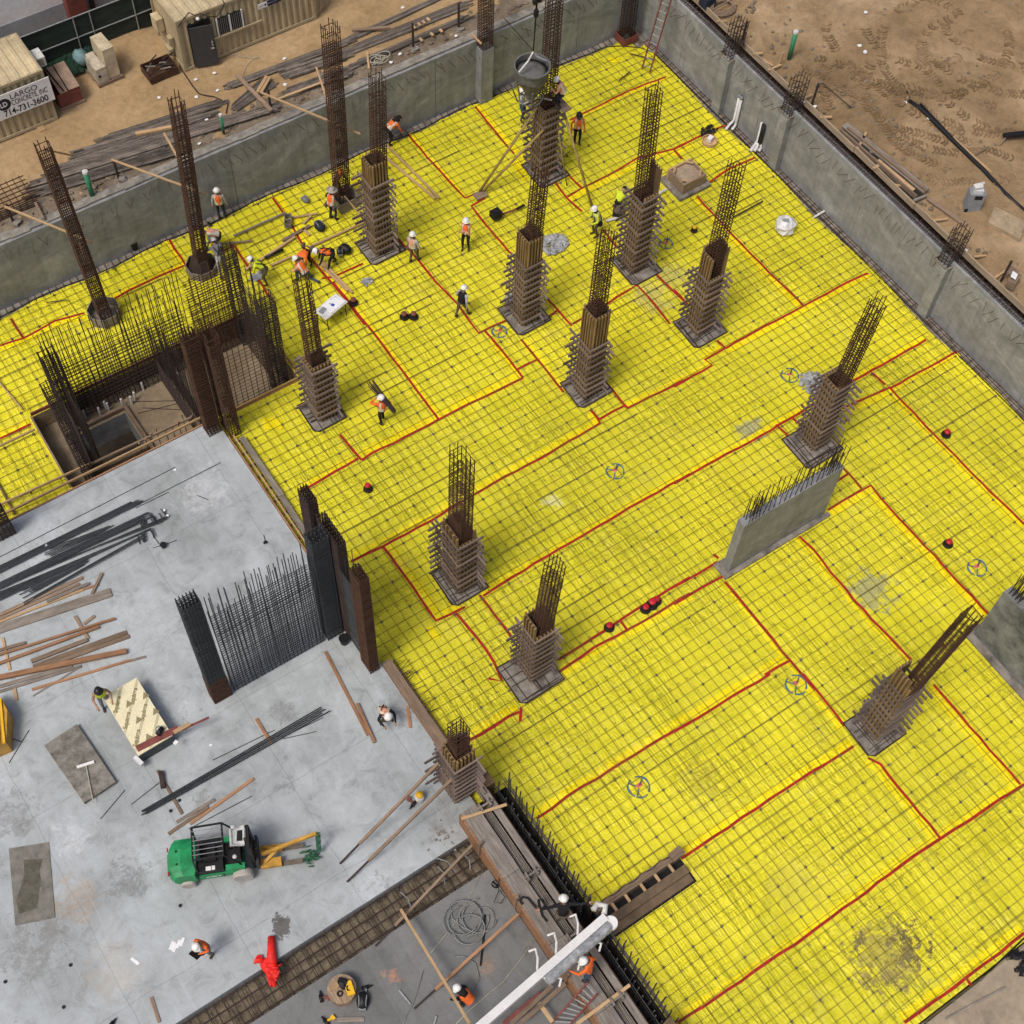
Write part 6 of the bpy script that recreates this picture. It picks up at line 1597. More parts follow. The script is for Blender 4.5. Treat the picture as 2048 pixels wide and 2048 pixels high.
# planks and gear among the crew
CL = []
for (k, p, q, w, t, m, lab) in ((2, (235, 855), (525, 1100), .1, .05, 'wood_new', 'left pale plank of the crossed pair near the tall panelled form'), (2, (262, 808), (548, 1095), .09, .05, 'wood_new', 'right pale plank of the crossed pair near the tall panelled form'),
  ('m', (445, 470), (970, 235), .07, .05, 'wood_grey', 'long greenish grey board by the wall side crew'), ('m', (1030, 285), (1300, 240), .07, .04, 'wood_new', 'thin board near the brimmed hat worker'), ('m', (1150, 345), (1230, 265), .08, .04, 'wood_new', 'short board beside the cinder block'),
  ('m', (940, 520), (1220, 365), .13, .05, 'wood', 'broad purple brown board above the stooping crew'), ('m', (560, 820), (1070, 480), .1, .06, 'wood_new', 'long tan plank held by the lime worker'), ('m', (830, 770), (1030, 680), .09, .05, 'wood_new', 'pale plank behind the lime worker'), ('m', (1200, 590), (1800, 320), .08, .05, 'wood_new', 'very long pale board running to the tall column form'),
  ('m', (330, 550), (630, 520), .08, .04, 'wood', 'thin plank beside the climbing worker'), ('m', (1320, 755), (1600, 1030), .1, .05, 'wood_new', 'left plank of the pair running to the drawing table'), ('m', (1310, 695), (1650, 1050), .09, .05, 'wood_new', 'right plank of the pair running to the drawing table'), ('m', (1150, 400), (1215, 465), .1, .05, 'wood_new', 'stubby pale offcut by the broad board')):
    board(k, p, q, w, t, m, .09, lab)
stick(at('m', 1570, 60, .7), at('m', 1770, 300, .1), .05, .05, 'wood_new', 'brace_stick', 'pale stick leaning on the square board collar', 'plank')
b = MB(); b.tube([at('m', 760, 690, .2), at('m', 945, 605, .16)], .06, 8); tag(b.build('dark_roll', M['black'], smooth=True), 'long black roll lying beside the tan plank', 'roll')
e = empty('cinder_block', at('m', 1000, 330, .09), R(60)); tag(e, 'pale cinder block on the sheeting near the stooping crew', 'block')
b = MB()
for (x0, x1, y0, y1) in ((-.3, .3, -.15, -.11), (-.3, .3, .11, .15), (-.3, -.26, -.11, .11), (-.02, .02, -.11, .11), (.26, .3, -.11, .11)): b.box(x0, x1, y0, y1, 0, .2)
b.build('shell', M['conc_form'], e)
pack('m', 1320, 385, .08, 'dark blue grey tool bag near the brimmed hat worker', 'c_navy'); pack('m', 1175, 110, .08, 'small grey bag by the seam near the long wall', 'c_grey', .7); pack('m', 1585, 620, .08, 'black and brown tool bag behind the stooping orange worker', 'black', 1.0, 'c_brown'); pack('m', 1530, 640, .08, 'black pouch beside the brown tool bag', 'black', .8)
pack('m', 1440, 25, .3, 'x', 'black') if 0 else None
e = empty('knee_boot', at('m', 270, 325, .05)); tag(e, 'black hammer left at the feet of the wall side worker', 'hammer')
b = MB(); b.tube([(-.3, 0, .03), (.3, .05, .03)], .025, 6); b.build('handle', M['black'], e); b = MB(); b.cbox((-.3, 0, .06), (.08, .22, .08)); b.build('head', M['black'], e)
for o in [o for o in bpy.data.objects if o.name.startswith('knee_boot')]: o.name = 'hammer'
dt = empty('drawing_table', (14.86, 32.15, 0), R(16)); tag(dt, 'folding table with construction drawings standing on the sheeting', 'table')
b = MB(); b.box(-.6, .6, -.32, .32, .74, .78); b.build('top', M['white_dirty'], dt)
for x in (-.5, .5): b = MB(); b.tube([(x, -.28, 0), (x, -.25, .74)], .02, 6); b.tube([(x, .28, 0), (x, .25, .74)], .02, 6); b.tube([(x, -.27, .3), (x, .27, .3)], .015, 6); b.build('leg', M['black'], dt)
ds = empty('drawing_sheet', (14.9, 32.17, .785), R(16)); tag(ds, 'white construction drawing lying open on the folding table', 'drawing')
b = MB(); b.box(-.28, .5, -.25, .28, 0, .01); b.build('sheet', M['paper'], ds)
b = MB(); b.cbox((.05, -.02, .012), (.12, .14, .003), .3); b.cbox((.3, .2, .012), (.3, .01, .003), -.2); b.cbox((.42, .1, .012), (.01, .28, .003)); b.cbox((.02, .1, .012), (.05, .05, .003)); b.build('blue_lines', M['blue_ink'], ds)
b = MB(); b.cbox((0, 0, .01), (.3, .2, .02), .4); o = b.build('clipboard', M['grey_plastic']); o.location = at('m', 1350, 1225, .785); tag(o, 'grey clipboard at the left end of the drawing table', 'clipboard')
pack('m', 1660, 1150, .05, 'dark round bag beside the drawing table', 'c_brown', .8) if 0 else None
pack(2, 935, 1655, .3, 'pale blue bag hanging at the side of the tall form', 'c_lgrey', .8, 'blue_paint')
pack(2, 1540, 1170, .06, 'dark brown tool bucket in front of the crouching lime worker', 'c_brown', 1.3, 'black'); 
wire([at(2, *q, .1) for q in ((1470, 1220), (1520, 1205), (1570, 1215))], .06, 'pvc', 'white_hose', 'curved white pipe beside the lime workers', 'pipe', n=8)
rod(2, (1735, 1080), (1800, 1045), .05, 'pvc', .15, 'white pipe leaning at the square timber box', None, 'pipe', 'pipe', n=8)

# ================================================================ storage yard behind the long wall
GZ = TOP + .03
def corrugated(b, x0, x1, y, z0, z1, depth, pitch, mi=0, axis='x'):
    pts = []; x = x0; k = 0
    seq = [(0, 0), (.35, 0), (.5, 1), (.85, 1), (1.0, 0)]
    while x < x1 - 1e-6:
        for (t, dd) in seq[:-1]: 
            if x + t * pitch <= x1: pts.append((x + t * pitch, dd * depth))
        x += pitch
    pts.append((x1, 0))
    vs = []
    for (u, dd) in pts:
        for z in (z0, z1): vs.append((u, y + dd, z) if axis == 'x' else (y + dd, u, z))
    b.add(vs, [(2 * i, 2 * i + 2, 2 * i + 3, 2 * i + 1) for i in range(len(pts) - 1)], mi)
M['cont'] = mat('tan_container_paint', (.42, .345, .215), .6, .22, .9, bmp=0, stretch=(1, 1, .4))
M['cont_roof'] = mat('pale_tan_roof', (.52, .43, .27), .65, .25, .8)
def container(name, label, x0, x1, y0, y1, z0, h):
    e = empty(name, (x0, y0, z0)); tag(e, label, 'shipping container')
    L, W = x1 - x0, y1 - y0
    b = MB(); corrugated(b, .12, L - .12, .03, .14, h - .1, .05, .28); b.build('side_wall', M['cont'], e)
    b = MB(); corrugated(b, .12, L - .12, W - .05, .14, h - .1, .03, .28); b.build('side_wall', M['cont'], e)
    b = MB(); corrugated(b, .12, W - .12, .03, .14, h - .1, .05, .28, axis='y'); b.build('end_wall', M['cont'], e)
    b = MB(); corrugated(b, .12, W - .12, L - .05, .14, h - .1, .03, .28, axis='y'); b.build('end_wall', M['cont'], e)
    b = MB()
    for x in (0, L - .12):
        for y in (0, W - .12): b.box(x, x + .12, y, y + .12, .0, h)
    for z in (.02, h - .12):
        b.box(.12, L - .12, 0, .06, z, z + .12); b.box(.12, L - .12, W - .06, W, z, z + .12); b.box(0, .06, .12, W - .12, z, z + .12); b.box(L - .06, L, .12, W - .12, z, z + .12)
    b.build('corner_frame', M['cont'], e)
    b = MB()
    pts = []; x = .06
    while x < L - .2:
        pts += [(x, h - .02), (x + .16, h - .02), (x + .2, h + .012), (x + .34, h + .012), (x + .38, h - .02)]; x += .4
    pts.append((L - .06, h - .02))
    vs = []
    for (u, z) in pts: vs += [(u, .06, z), (u, W - .06, z)]
    b.add(vs, [(2 * i, 2 * i + 2, 2 * i + 3, 2 * i + 1) for i in range(len(pts) - 1)]); b.build('roof', M['cont_roof'], e)
    return e
c1 = container('shipping_container', 'tan shipping container with the big white company sign', 3.6, 9.68, 44.22, 46.66, GZ, 2.5)
sg_ = empty('company_sign', (8.72, 44.15, GZ + 1.63)); tag(sg_, 'large white company sign with a round black logo and phone number on the container', 'sign')
b = MB(); b.box(-1.35, 1.07, -.03, .0, -.56, .56); b.build('board', M['white'], sg_)
rx = (R(90), 0, 0)
text_mesh('LARGO', .34, 'sign_ink', sg_, (-.58, -.035, .22), rx); text_mesh('CONCRETE, INC', .34, 'sign_ink', sg_, (-.58, -.035, -.07), rx, xs=.58); text_mesh('714-731-3600', .4, 'sign_ink', sg_, (-.98, -.035, -.46), rx, bold=.006, xs=.8)
b = MB()
vs = [(-.86 + .27 * math.cos(i * .2618), -.034, .1 + .27 * math.sin(i * .2618)) for i in range(24)]; b.add(vs, [tuple(range(24))]); b.build('logo_disc', M['sign_ink'], sg_)
text_mesh('LD', .3, 'white', sg_, (-1.03, -.037, 0.0), rx, name='logo_letter', bold=.008, xs=.8)
for x in (4.4, 8.9): b = MB(); b.cbox((0, 0, .05), (.28, .5, .12)); o = b.build('timber_block', M['wood_new']); o.location = (x, 44.2, TOP - .06); tag(o, 'short timber block under the front edge of the sign container' if x < 6 else 'timber block under the corner of the sign container', 'timber block')
ac = empty('air_conditioner', (9.7, 45.6, GZ + 1.7)); tag(ac, 'white air conditioner on the end of the sign container', 'air conditioner')
b = MB(); b.box(0, .45, -.3, .3, 0, .42); b.build('casing', M['white_dirty'], ac); b = MB(); b.box(.45, .46, -.24, .24, .05, .36); b.box(.1, .36, -.304, -.3, .06, .36); b.build('grille', M['grey_metal'], ac)
c2 = container('shipping_container', 'tan office container with a dark door and barred window', 15.13, 21.25, 43.98, 46.42, GZ, 2.5)
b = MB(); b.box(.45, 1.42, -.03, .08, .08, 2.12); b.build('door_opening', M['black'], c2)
dr = empty('door', (.47, -.06, .1)); dr.parent = c2; dr.rotation_euler = (0, 0, R(-16))
b = MB(); b.box(0, .93, -.03, .03, 0, 1.93); b.build('leaf', mat('dark_grey_door', (.05, .052, .055), .5, .15, 3), dr)
b = MB(); b.cbox((.82, -.05, 1.05), (.05, .06, .22)); b.cbox((.8, -.05, .82), (.14, .06, .04)); b.build('handle', M['galv'], dr)
wn_ = empty('window', (1.72, 0, 1.12)); wn_.parent = c2
b = MB(); b.box(0, 1.06, -.02, .06, 0, .78); b.build('pane', M['black'], wn_)
b = MB(); b.box(-.05, 0, -.05, .0, -.04, .82); b.box(1.06, 1.11, -.05, 0, -.04, .82); b.box(.5, .56, -.05, 0, 0, .78); b.build('frame', M['white'], wn_)
b = MB()
for i in range(12): b.box(.05 + i * .085, .065 + i * .085, -.045, -.03, .02, .76)
b.build('bars', M['grey_metal'], wn_)
b = MB(); b.box(1.45, 3.65, -.07, -.02, 1.0, 1.08); b.build('ledge_rail', M['cont'], c2)
s2_ = empty('container_sign', (18.66, 43.93, GZ + 1.62)); tag(s2_, 'small blue and white plate on the office container', 'sign')
b = MB(); b.box(0, .42, -.02, 0, 0, .24); b.build('white_half', M['white'], s2_); b = MB(); b.box(.42, 1.05, -.02, 0, 0, .24); b.build('blue_half', mat('navy_sign', (.015, .02, .07), .5, .1, 3), s2_)
b = MB(); b.add([(.3, -.023, .06), (.38, -.023, .09), (.36, -.023, .19), (.29, -.023, .15)], [(0, 1, 2, 3)]); b.build('logo', M['sign_ink'], s2_)
b = MB()
for i in range(9): b.box(.47 + i * .06, .505 + i * .06, -.0235, -.0225, .1, .15)
for i in range(4): b.box(.04 + i * .055, .075 + i * .055, -.0235, -.0225, .1, .14)
b.build('print', M['galv'], s2_)
lt = MB(); lt.lathe([(.06, 0), (.08, .05), (.05, .1), (0, .11)], n=10); o = lt.build('wall_lamp', M['white']); o.location = (16.05, 43.9, GZ + 2.3); tag(o, 'small white lamp above the dark door', 'lamp')
for (x, y) in ((.25, .5), (.2, .62)): pass
bx = MB(); bx.box(-.18, 0, .3, .55, .9, 1.3); bx.box(-.2, 0, .5, .9, .3, .6); o = bx.build('meter_box', M['cont']); o.location = (15.13, 44.3, GZ); tag(o, 'tan meter boxes on the end of the office container', 'meter box')
bx = MB(); bx.box(-.3, 0, 1.4, 1.9, 1.1, 1.7); o = bx.build('air_conditioner', M['cont_roof']); o.location = (15.13, 43.98, GZ); tag(o, 'tan box unit on the far end wall of the office container', 'air conditioner')
bx = MB(); bx.box(0, 1.15, -.04, 0, .1, 2.4); bx.tube([(.3, -.07, .1), (.3, -.07, 2.4)], .025, 6); bx.tube([(.85, -.07, .1), (.85, -.07, 2.4)], .025, 6)
o = bx.build('open_door', M['cont']); o.parent = c2; o.location = (6.12, .1, 0); o.rotation_euler = (0, 0, R(28))
wire([at('i', *q, GZ + 2.54) for q in ((310, 300), (370, 210), (430, 135), (490, 170), (560, 150), (640, 185), (740, 180), (800, 100), (820, 40), (800, 0))], .02, 'black_rubber', 'cable', 'dark cable looping over the office container roof', 'cable', n=5)
wire([at('i', *q, GZ + .02) for q in ((320, 640), (330, 740), (390, 830), (470, 950), (540, 1035), (620, 1055), (700, 1065), (790, 1105), (860, 1145), (840, 1250))], .022, 'black_rubber', 'cable', 'dark cable trailing from the office container over the sand', 'cable', n=5)
wire([at('i', *q, GZ + .02) for q in ((900, 600), (1000, 620), (1120, 640), (1210, 630), (1120, 660), (1050, 740), (1020, 830))], .012, 'rope', 'rope', 'thin pale rope on the sand in front of the office container', 'rope', n=5)
# fence with dark screen
fn = empty('site_fence', (4, 47.0, TOP)); tag(fn, 'dark green screened chain link fence behind the containers', 'fence')
b = MB(); b.box(-9, 14, .04, .06, .05, 1.92); b.build('screen', mat('dark_fence_screen', (.028, .04, .033), .8, .35, 1.2, stretch=(1, 1, 3), bmp=.2), fn)
for x in (.6, 3.0, 5.6, 8.05, 8.75, 10.6, 12.9):
    b = MB(); b.tube([(x, 0, 0), (x, 0, 1.98)], .028, 7); b.build('post', M['galv'], fn)
for z in (.98, 1.96): b = MB(); b.tube([(-9, 0, z), (14, 0, z)], .026, 7); b.build('rail', M['galv'], fn)
pn = MB()
vs, fs = [], []; rr = random.Random(8); nx, ny = 26, 12
for i in range(nx):
    for j in range(ny):
        x, y = 9.7 + 2.9 * i / (nx - 1), 45.9 + 1.1 * j / (ny - 1)
        vs.append((x, y, TOP + .12 + .16 * abs(fractal(x, y, 2.2)) + .35 * max(0, (y - 46.3)) + rr.uniform(-.03, .03)))
for i in range(nx - 1):
    for j in range(ny - 1):
        if (i - 13) ** 2 / 150 + (j - 11) ** 2 / 110 < 1 + rr.uniform(-.1, .1): fs.append((i * ny + j, (i + 1) * ny + j, (i + 1) * ny + j + 1, i * ny + j + 1))
pn.add(vs, fs); tag(pn.build('loose_screen', M['green_net'], smooth=False), 'dark green netting slumped on the sand at the foot of the fence', 'netting')
# building beyond
bd = empty('grey_building', (4, 49.0, TOP)); tag(bd, 'large pale building with a grey base band and a maroon pier beyond the fence', 'building')
b = MB(); b.box(-30, 40, 0, 14, 1.15, 9); b.build('upper_wall', mat('pale_render_wall', (.80, .80, .80), .8, .1, .5), bd)
b = MB(); b.box(-30, 40, -.02, 0, -.2, 1.15); b.build('base_band', mat('slate_grey_band', (.30, .33, .37), .8, .12, .5), bd)
b = MB(); b.box(8.36, 9.15, -.5, -.02, -.2, 9); b.build('pier', M['maroon'], bd)
b = MB(); b.box(9.4, 9.6, -.12, -.02, -.2, 9); b.build('door_gap', M['black'], bd)
b = MB()
for x in (5.0, 5.0 + 12): b.box(x, x + .03, -.006, -.0, 1.15, 9)
b.build('panel_joint', M['grey_metal'], bd)
# palletised machine, scrap crate, steel bin
gb = empty('palletised_unit', (11.9, 45.0, GZ), R(3)); tag(gb, 'pair of tall cream cabinets strapped on a wooden pallet in the yard', 'cabinet')
b = MB(); b.box(.42, .92, .05, 1.05, .14, 1.55); b.build('cabinet', mat('cream_cabinet', (.55, .47, .32), .6, .25, 2), gb)
b = MB(); b.box(-.05, .4, .0, .95, .14, .85); b.cbox((.15, .5, .9), (.35, .8, .06), .0, 0, R(12)); b.build('housing', mat('scuffed_cream_housing', (.46, .41, .32), .6, .35, 4), gb)
b = MB(); b.lathe([(.06, 0), (.06, .015), (0, .015)], n=10); o = b.build('port', M['black'], gb); o.rotation_euler = (R(90), 0, 0); o.location = (.05, -.005, .5)
b = MB()
for y in (0, .5, 1.0): b.box(-.1, 1.0, y - .05, y + .05, .0, .1)
for i in range(6): b.box(-.1 + i * .19, .04 + i * .19, -.05, 1.1, .101, .125)
b.build('pallet', M['wood'], gb)
b = MB(); b.blob((0, 0, 0), (.3, .35, .35), 3, .2, 10); o = b.build('wrapped_bundle', M['teal'], smooth=True); o.location = (11.75, 46.3, GZ + .6); tag(o, 'faded blue wrapped bundle behind the cream cabinets', 'bundle')
sc = empty('scrap_crate', at(1, 885, 400, GZ)); tag(sc, 'rusty crate heaped with steel scrap in front of the office container', 'scrap crate')
b = MB(); b.box(-.62, .62, -.45, .45, .0, .08)
for y in (-.45, .42): b.box(-.62, .62, y, y + .03, .08, .35)
for x in (-.62, .59): b.box(x, x + .03, -.42, .42, .08, .35)
b.build('tray', M['rust'], sc)
rr = random.Random(6)
for i in range(16):
    b = MB(); a_ = Vector((rr.uniform(-.6, .3), rr.uniform(-.4, .3), rr.uniform(.15, .5))); b.tube([a_, a_ + Vector((rr.uniform(.2, .6), rr.uniform(-.2, .4), rr.uniform(-.1, .1)))], .03, 6); b.build('scrap_piece', M['rust_dark'] if i % 4 else M['conc_form'], sc)
bn = empty('steel_bin', (10.0, 44.62, GZ)); tag(bn, 'brown steel bin with a sloping lid beside the sign container', 'bin')
b = MB(); b.add([(0, 0, .05), (.95, 0, .05), (.95, 1.25, .05), (0, 1.25, .05), (0, 0, .75), (.95, 0, .75), (.95, 1.25, 1.0), (0, 1.25, 1.0)], [(3, 2, 1, 0), (0, 1, 5, 4), (1, 2, 6, 5), (2, 3, 7, 6), (3, 0, 4, 7)]); b.build('body', M['maroon'], bn)
M['lid'] = mat('dusty_brown_lid', (.36, .25, .18), .7, .25, 3)
b = MB(); b.beam((.29, -.03, .79), (.29, 1.28, 1.05), .6 * .55, .03); b.build('lid', M['lid'], bn); b = MB(); b.beam((.73, -.03, .81), (.73, 1.28, 1.07), .46, .03); b.build('lid', M['lid'], bn)
b = MB(); b.box(-.05, 1.02, -.06, .02, .0, .1); b.build('skid', M['wood'], bn)
pole(at('h', 495, 750, GZ + 1.1), at('h', 700, 1000, GZ + .85), .03, 'black', 'bin_bar', 'dark bar lying across the steel bin lid', 'bar')

# bars and lumber stacked on the sand
BG = 'rusty bars stacked on the sandy bank'
BL = 'long grey brown bar in the stacks on the sandy bank'
def stack(k, p0, q0, p1, q1, n, layers=2, z=GZ + .02, r=.036, jit=.5): bundle(k, p0, q0, p1, q1, n, z, r, 'bank_bar', 0, layers, BL, BG, jit)
stack(1, (560, 760), (1190, 560), (600, 800), (1210, 590), 9)
stack(1, (440, 830), (1180, 620), (440, 890), (1130, 660), 12)
stack(1, (320, 915), (1300, 630), (280, 960), (1330, 660), 10)
stack(1, (200, 1000), (1480, 590), (190, 1030), (1500, 620), 9)
stack(1, (185, 1050), (960, 800), (195, 1090), (980, 850), 6)
stack(1, (1260, 465), (1932, 215), (1270, 490), (1940, 240), 7, 2, jit=.3)
stack(1, (1270, 590), (1440, 440), (1300, 615), (1530, 470), 10, 1, jit=.15)
stack(1, (1550, 390), (1932, 270), (1580, 440), (1932, 320), 8, 2, jit=.2)
stack(1, (1570, 495), (1932, 370), (1590, 520), (1932, 420), 6, 2, jit=.2)
stack(2, (0, 225), (540, -20), (0, 255), (590, -20), 8, 1)
stack(2, (0, 285), (680, 10), (0, 325), (690, 50), 10, 2)
stack(2, (90, 345), (690, 90), (110, 360), (700, 110), 5, 2)
for (k, p, q, w, t, m, lab) in ((1, (750, 745), (955, 705), .14, .1, 'wood_new', 'pale squared post lying on the bar stacks'), (1, (1310, 420), (1500, 615), .16, .08, 'wood', 'grey brown plank crossing the fanned bars'), (1, (1420, 515), (1472, 425), .12, .07, 'wood_new', 'left of two short planks on the fanned bars'), (1, (1440, 518), (1490, 430), .12, .07, 'wood_new', 'right of two short planks on the fanned bars'),
  (1, (1520, 555), (1770, 460), .08, .05, 'wood_new', 'pale lath lying beside the bar stack near the third bare cage'), (2, (65, 170), (280, 155), .12, .08, 'wood', 'grey plank end on the far bar stacks'), (2, (150, 290), (160, 380), .08, .05, 'wood_new', 'short pale stick by the rope heap'), (1, (190, 1110), (240, 1210), .1, .05, 'wood', 'short plank on the berm near the first bare cage'), (2, (725, 190), (780, 245), .07, .06, 'wood_new', 'pale ledger at the foot of the pilaster cage')):
    board(k, p, q, w, t, m, GZ + .14, lab)
for i, (p, q) in enumerate((((400, 145), (420, 130)), ((430, 130), (450, 115)), ((455, 118), (475, 103)), ((480, 102), (500, 88)), ((440, 215), (460, 200)), ((500, 185), (520, 170)), ((550, 165), (570, 150)))):
    board(2, p, (q[0] - 5, q[1] + 30), .1, .06, 'wood_new', GZ + .12, 'pale bearer stick between the far bar stacks', 'bearer sticks between the far bar stacks')
mb = MB(); rr = random.Random(3)
for i in range(6): 
    c_ = Vector((rr.uniform(-.2, .2), rr.uniform(-.12, .12), .05 + .03 * i)); mb.tube([c_ + Vector((.32 * math.cos(t * .5 + i), .2 * math.sin(t * .5 + i), 0)) for t in range(12)], .02, 5, closed=True)
o = mb.build('rope_heap', M['rope']); o.location = at(2, 215, 335, GZ); tag(o, 'tangled tan rope heap on top of the long wall', 'rope')
# stakes and pale braces tying the bare cages back to the bank
def tie_back(base, k, pe, ps, label, zs=4.2):
    b = Vector(base); z = up_to(b, k, *pe); e_ = at(k, *pe, z)
    s_ = at(k, *ps, zs)
    stick(s_, e_, .075, .05, 'wood_new', 'brace_board', label, 'brace board')
tie_back((7.4, 36.95, 0), 1, (515, 1340), (25, 1140), 'pale brace board from the nearest bare cage back to the stake at the left edge')
tie_back((7.3, 37.0, 0), 1, (245, 825), (405, 860), 'short pale brace board near the top of the nearest bare cage', 5.6)
tie_back((11.7, 37.05, 0), 1, (1145, 1075), (615, 880), 'pale brace board across the second bare cage to its stake')
tie_back((11.6, 37.0, 0), 1, (1000, 905), (905, 735), 'steep pale brace board beside the second bare cage', 5.2)
tie_back((18.3, 37.2, 0), 1, (1990, 740), (1440, 510), 'long pale brace board across the third bare cage')
tie_back((18.2, 37.2, 0), 1, (1820, 600), (1745, 370), 'steep pale brace board beside the third bare cage', 5.4)
for (p, q, base) in (((435, 1340), (460, 1425), (7.4, 36.9)), ((1070, 1045), (1095, 1085), (11.8, 37.0)), ((1870, 730), (1890, 780), (18.3, 37.2))):
    z = up_to(Vector((base[0], base[1], 0)), 1, *p); stick(at(1, *p, z), at(1, *q, z - .6), .08, .05, 'wood_new', 'cleat', 'short pale cleat fixed to a bare rebar cage', 'cleat', 'pale cleats on the bare cages')
for i, (p, lab) in enumerate((((75, 1230), 'dark steel stake at the left edge of the wall top'), ((655, 985), 'dark steel stake behind the second bare cage'), ((1495, 600), 'dark steel stake behind the third bare cage'))):
    a_ = at(1, *p, TOP); e = empty('steel_stake', a_); tag(e, lab, 'stake')
    b = MB(); b.tube([(0, 0, 0), (0, 0, 1.0)], .05, 6); b.build('post', M['rust_dark'], e); b = MB(); b.blob((.1, -.1, .06), (.2, .16, .1), i, .35, 7); b.build('concrete_lump', M['conc_form'], e)
for (p, lab) in (((405, 270), 'dark steel stake beside the pale bearer sticks'), ((655, 160), 'dark steel stake near the pilaster cage')):
    a_ = at(2, *p, TOP); e = empty('steel_stake', a_); tag(e, lab, 'stake')
    b = MB(); b.tube([(0, 0, 0), (0, 0, 1.3)], .05, 6); b.build('post', M['rust_dark'], e); b = MB(); b.blob((0, -.1, .05), (.2, .16, .1), 9, .35, 7); b.build('concrete_lump', M['conc_form'], e)
gpipe = [((1, 510, 1080), 1.2, 'green vent pipe with a white cap near the left end of the wall'), ((1, 1235, 735), .9, 'thin pale green vent pipe beside the cable end'), ((3, 635, 325), 1.35, 'green pipe with a white cap on the dirt by the right wall')]
for (q, h, lab) in gpipe:
    e = empty('vent_pipe', at(*q, TOP)); tag(e, lab, 'vent pipe')
    b = MB(); b.tube([(0, 0, 0), (0, 0, h)], .1 if h > 1 else .06, 10); b.build('pipe', M['green_pipe'], e, smooth=True); b = MB(); b.tube([(0, 0, h), (0, 0, h + .1)], .11 if h > 1 else .07, 10); b.build('cap', M['white_dirty'], e)
for i in range(22):
    k = 1 if i < 14 else 2
    x, y = ((1185, 405), (1080, 440), (1085, 537), (1570, 325), (1575, 467), (600, 790), (1050, 628), (1140, 660), (1070, 655), (1100, 795), (850, 855), (880, 540), (640, 440), (1200, 500), (348, 42), (283, 345), (270, 175), (640, 200), (330, 300), (420, 260), (240, 120), (560, 90))[i]
    b = MB(); b.blob((0, 0, .02), (.09, .07, .03), i, .4, 6); o = b.build('paper_scrap', M['paper']); o.location = at(k, x, y, GZ); tag(o, 'small white scrap of litter on the sandy bank', 'litter', 'white litter on the banks')
# rusty mesh cage at the left edge
rm = empty('mesh_crate', at(1, 40, 1150, GZ)); tag(rm, 'rusty bar crate at the left edge of the photo', 'bar crate')
b = MB()
for i in range(10): b.beam((-1.4 + i * .26, -.4, .5), (-1.4 + i * .26, .8, .5), .03, .03); b.beam((-1.4 + i * .26, -.4, 0), (-1.4 + i * .26, -.4, .55), .03, .03)
for i in range(6): b.beam((-1.5, -.4 + i * .22, .52), (1.1, -.4 + i * .22, .52), .03, .03); b.beam((-1.5, -.42, .1 * i), (1.1, -.42, .1 * i), .03, .03)
b.build('bars', M['rust'], rm)
stick(at(1, 110, 1110, GZ), at(1, 200, 1000, GZ), .5, .35, 'wood_grey', 'timber_crate', 'grey timber crate beside the rusty bar crate', 'crate') if 0 else None

# ================================================================ right bank
RZ = TOP + .06
for (p, q, w, t, m, lab) in (((940, 690), (1390, 1055), .34, .06, 'wood_grey', 'long grey plank along the far side of the narrow timber pit'), ((950, 730), (1385, 1080), .1, .3, 'wood', 'inner side board of the narrow timber pit'), ((910, 740), (1330, 1110), .08, .3, 'wood', 'near side board of the narrow timber pit'), ((1120, 890), (1320, 1055), .22, .06, 'wood_new', 'tan plank laid inside the narrow timber pit'),
    ((1320, 1115), (1390, 1085), .1, .1, 'wood_grey', 'end board closing the narrow timber pit'), ((1400, 1095), (1610, 1245), .2, .06, 'wood', 'grey brown plank running from the timber pit to the short wall cage'), ((1100, 935), (1150, 905), .12, .08, 'wood_new', 'cross block over the narrow timber pit'), ((1010, 830), (1060, 735), .1, .06, 'wood_new', 'leaning block at the upper end of the timber pit'),
    ((1430, 1220), (1510, 1210), .08, .05, 'wood_new', 'short strut on the dirt near the nearest short wall cage'), ((1655, 1420), (1720, 1412), .08, .05, 'wood_new', 'short strut beside the wall below the short cage'), ((1765, 1540), (1830, 1495), .08, .05, 'wood_new', 'strut tied to the lowest stake on the right wall'), ((805, 650), (870, 648), .1, .05, 'wood_new', 'short pale strut at the bend of the right wall boards'), ((520, 390), (590, 360), .08, .05, 'wood_new', 'strut on the right wall between the far cages'), ((235, 120), (290, 120), .08, .05, 'wood_new', 'strut near the wire coil'), ((700, 555), (760, 525), .08, .05, 'wood_new', 'strut beside the stake near the middle wall cage'),
    ((340, 220), (395, 190), .08, .05, 'wood_new', 'strut by the stake near the far wall cage'), ((435, 300), (490, 295), .09, .05, 'wood_new', 'pale scrap board on the wall edge'), ((490, 330), (545, 365), .1, .04, 'wood_new', 'flat pale scrap on the dirt beside the wall'), ((1205, 1020), (1250, 1028), .08, .05, 'wood_new', 'small block in the timber pit'), ((1540, 765), (1750, 955), .1, .05, 'wood_new', 'tan plank lying along the black pipe'), ((1655, 860), (1720, 820), .07, .04, 'wood', 'stick lying across the tan plank and pipe'), ((1855, 1085), (1910, 1068), .07, .04, 'wood_new', 'pale stick beside the lower end of the black pipe'), ((1800, 1115), (1850, 1095), .07, .04, 'wood_new', 'pale stick on the near side of the black pipe')):
    board(3, p, q, w, t, m, RZ if t < .2 else RZ - .15, lab)
b = MB(); q = [at(3, *p, TOP) for p in ((935, 720), (1380, 1080), (1320, 1110), (905, 745))]
b.add([(p.x, p.y, TOP + .035) for p in q], [(0, 1, 2, 3)]); tag(b.build('pit_dark_sheet', M['black_rubber']), kind='structure')  # black sheet over the level dirt, painting in the shade of a pit
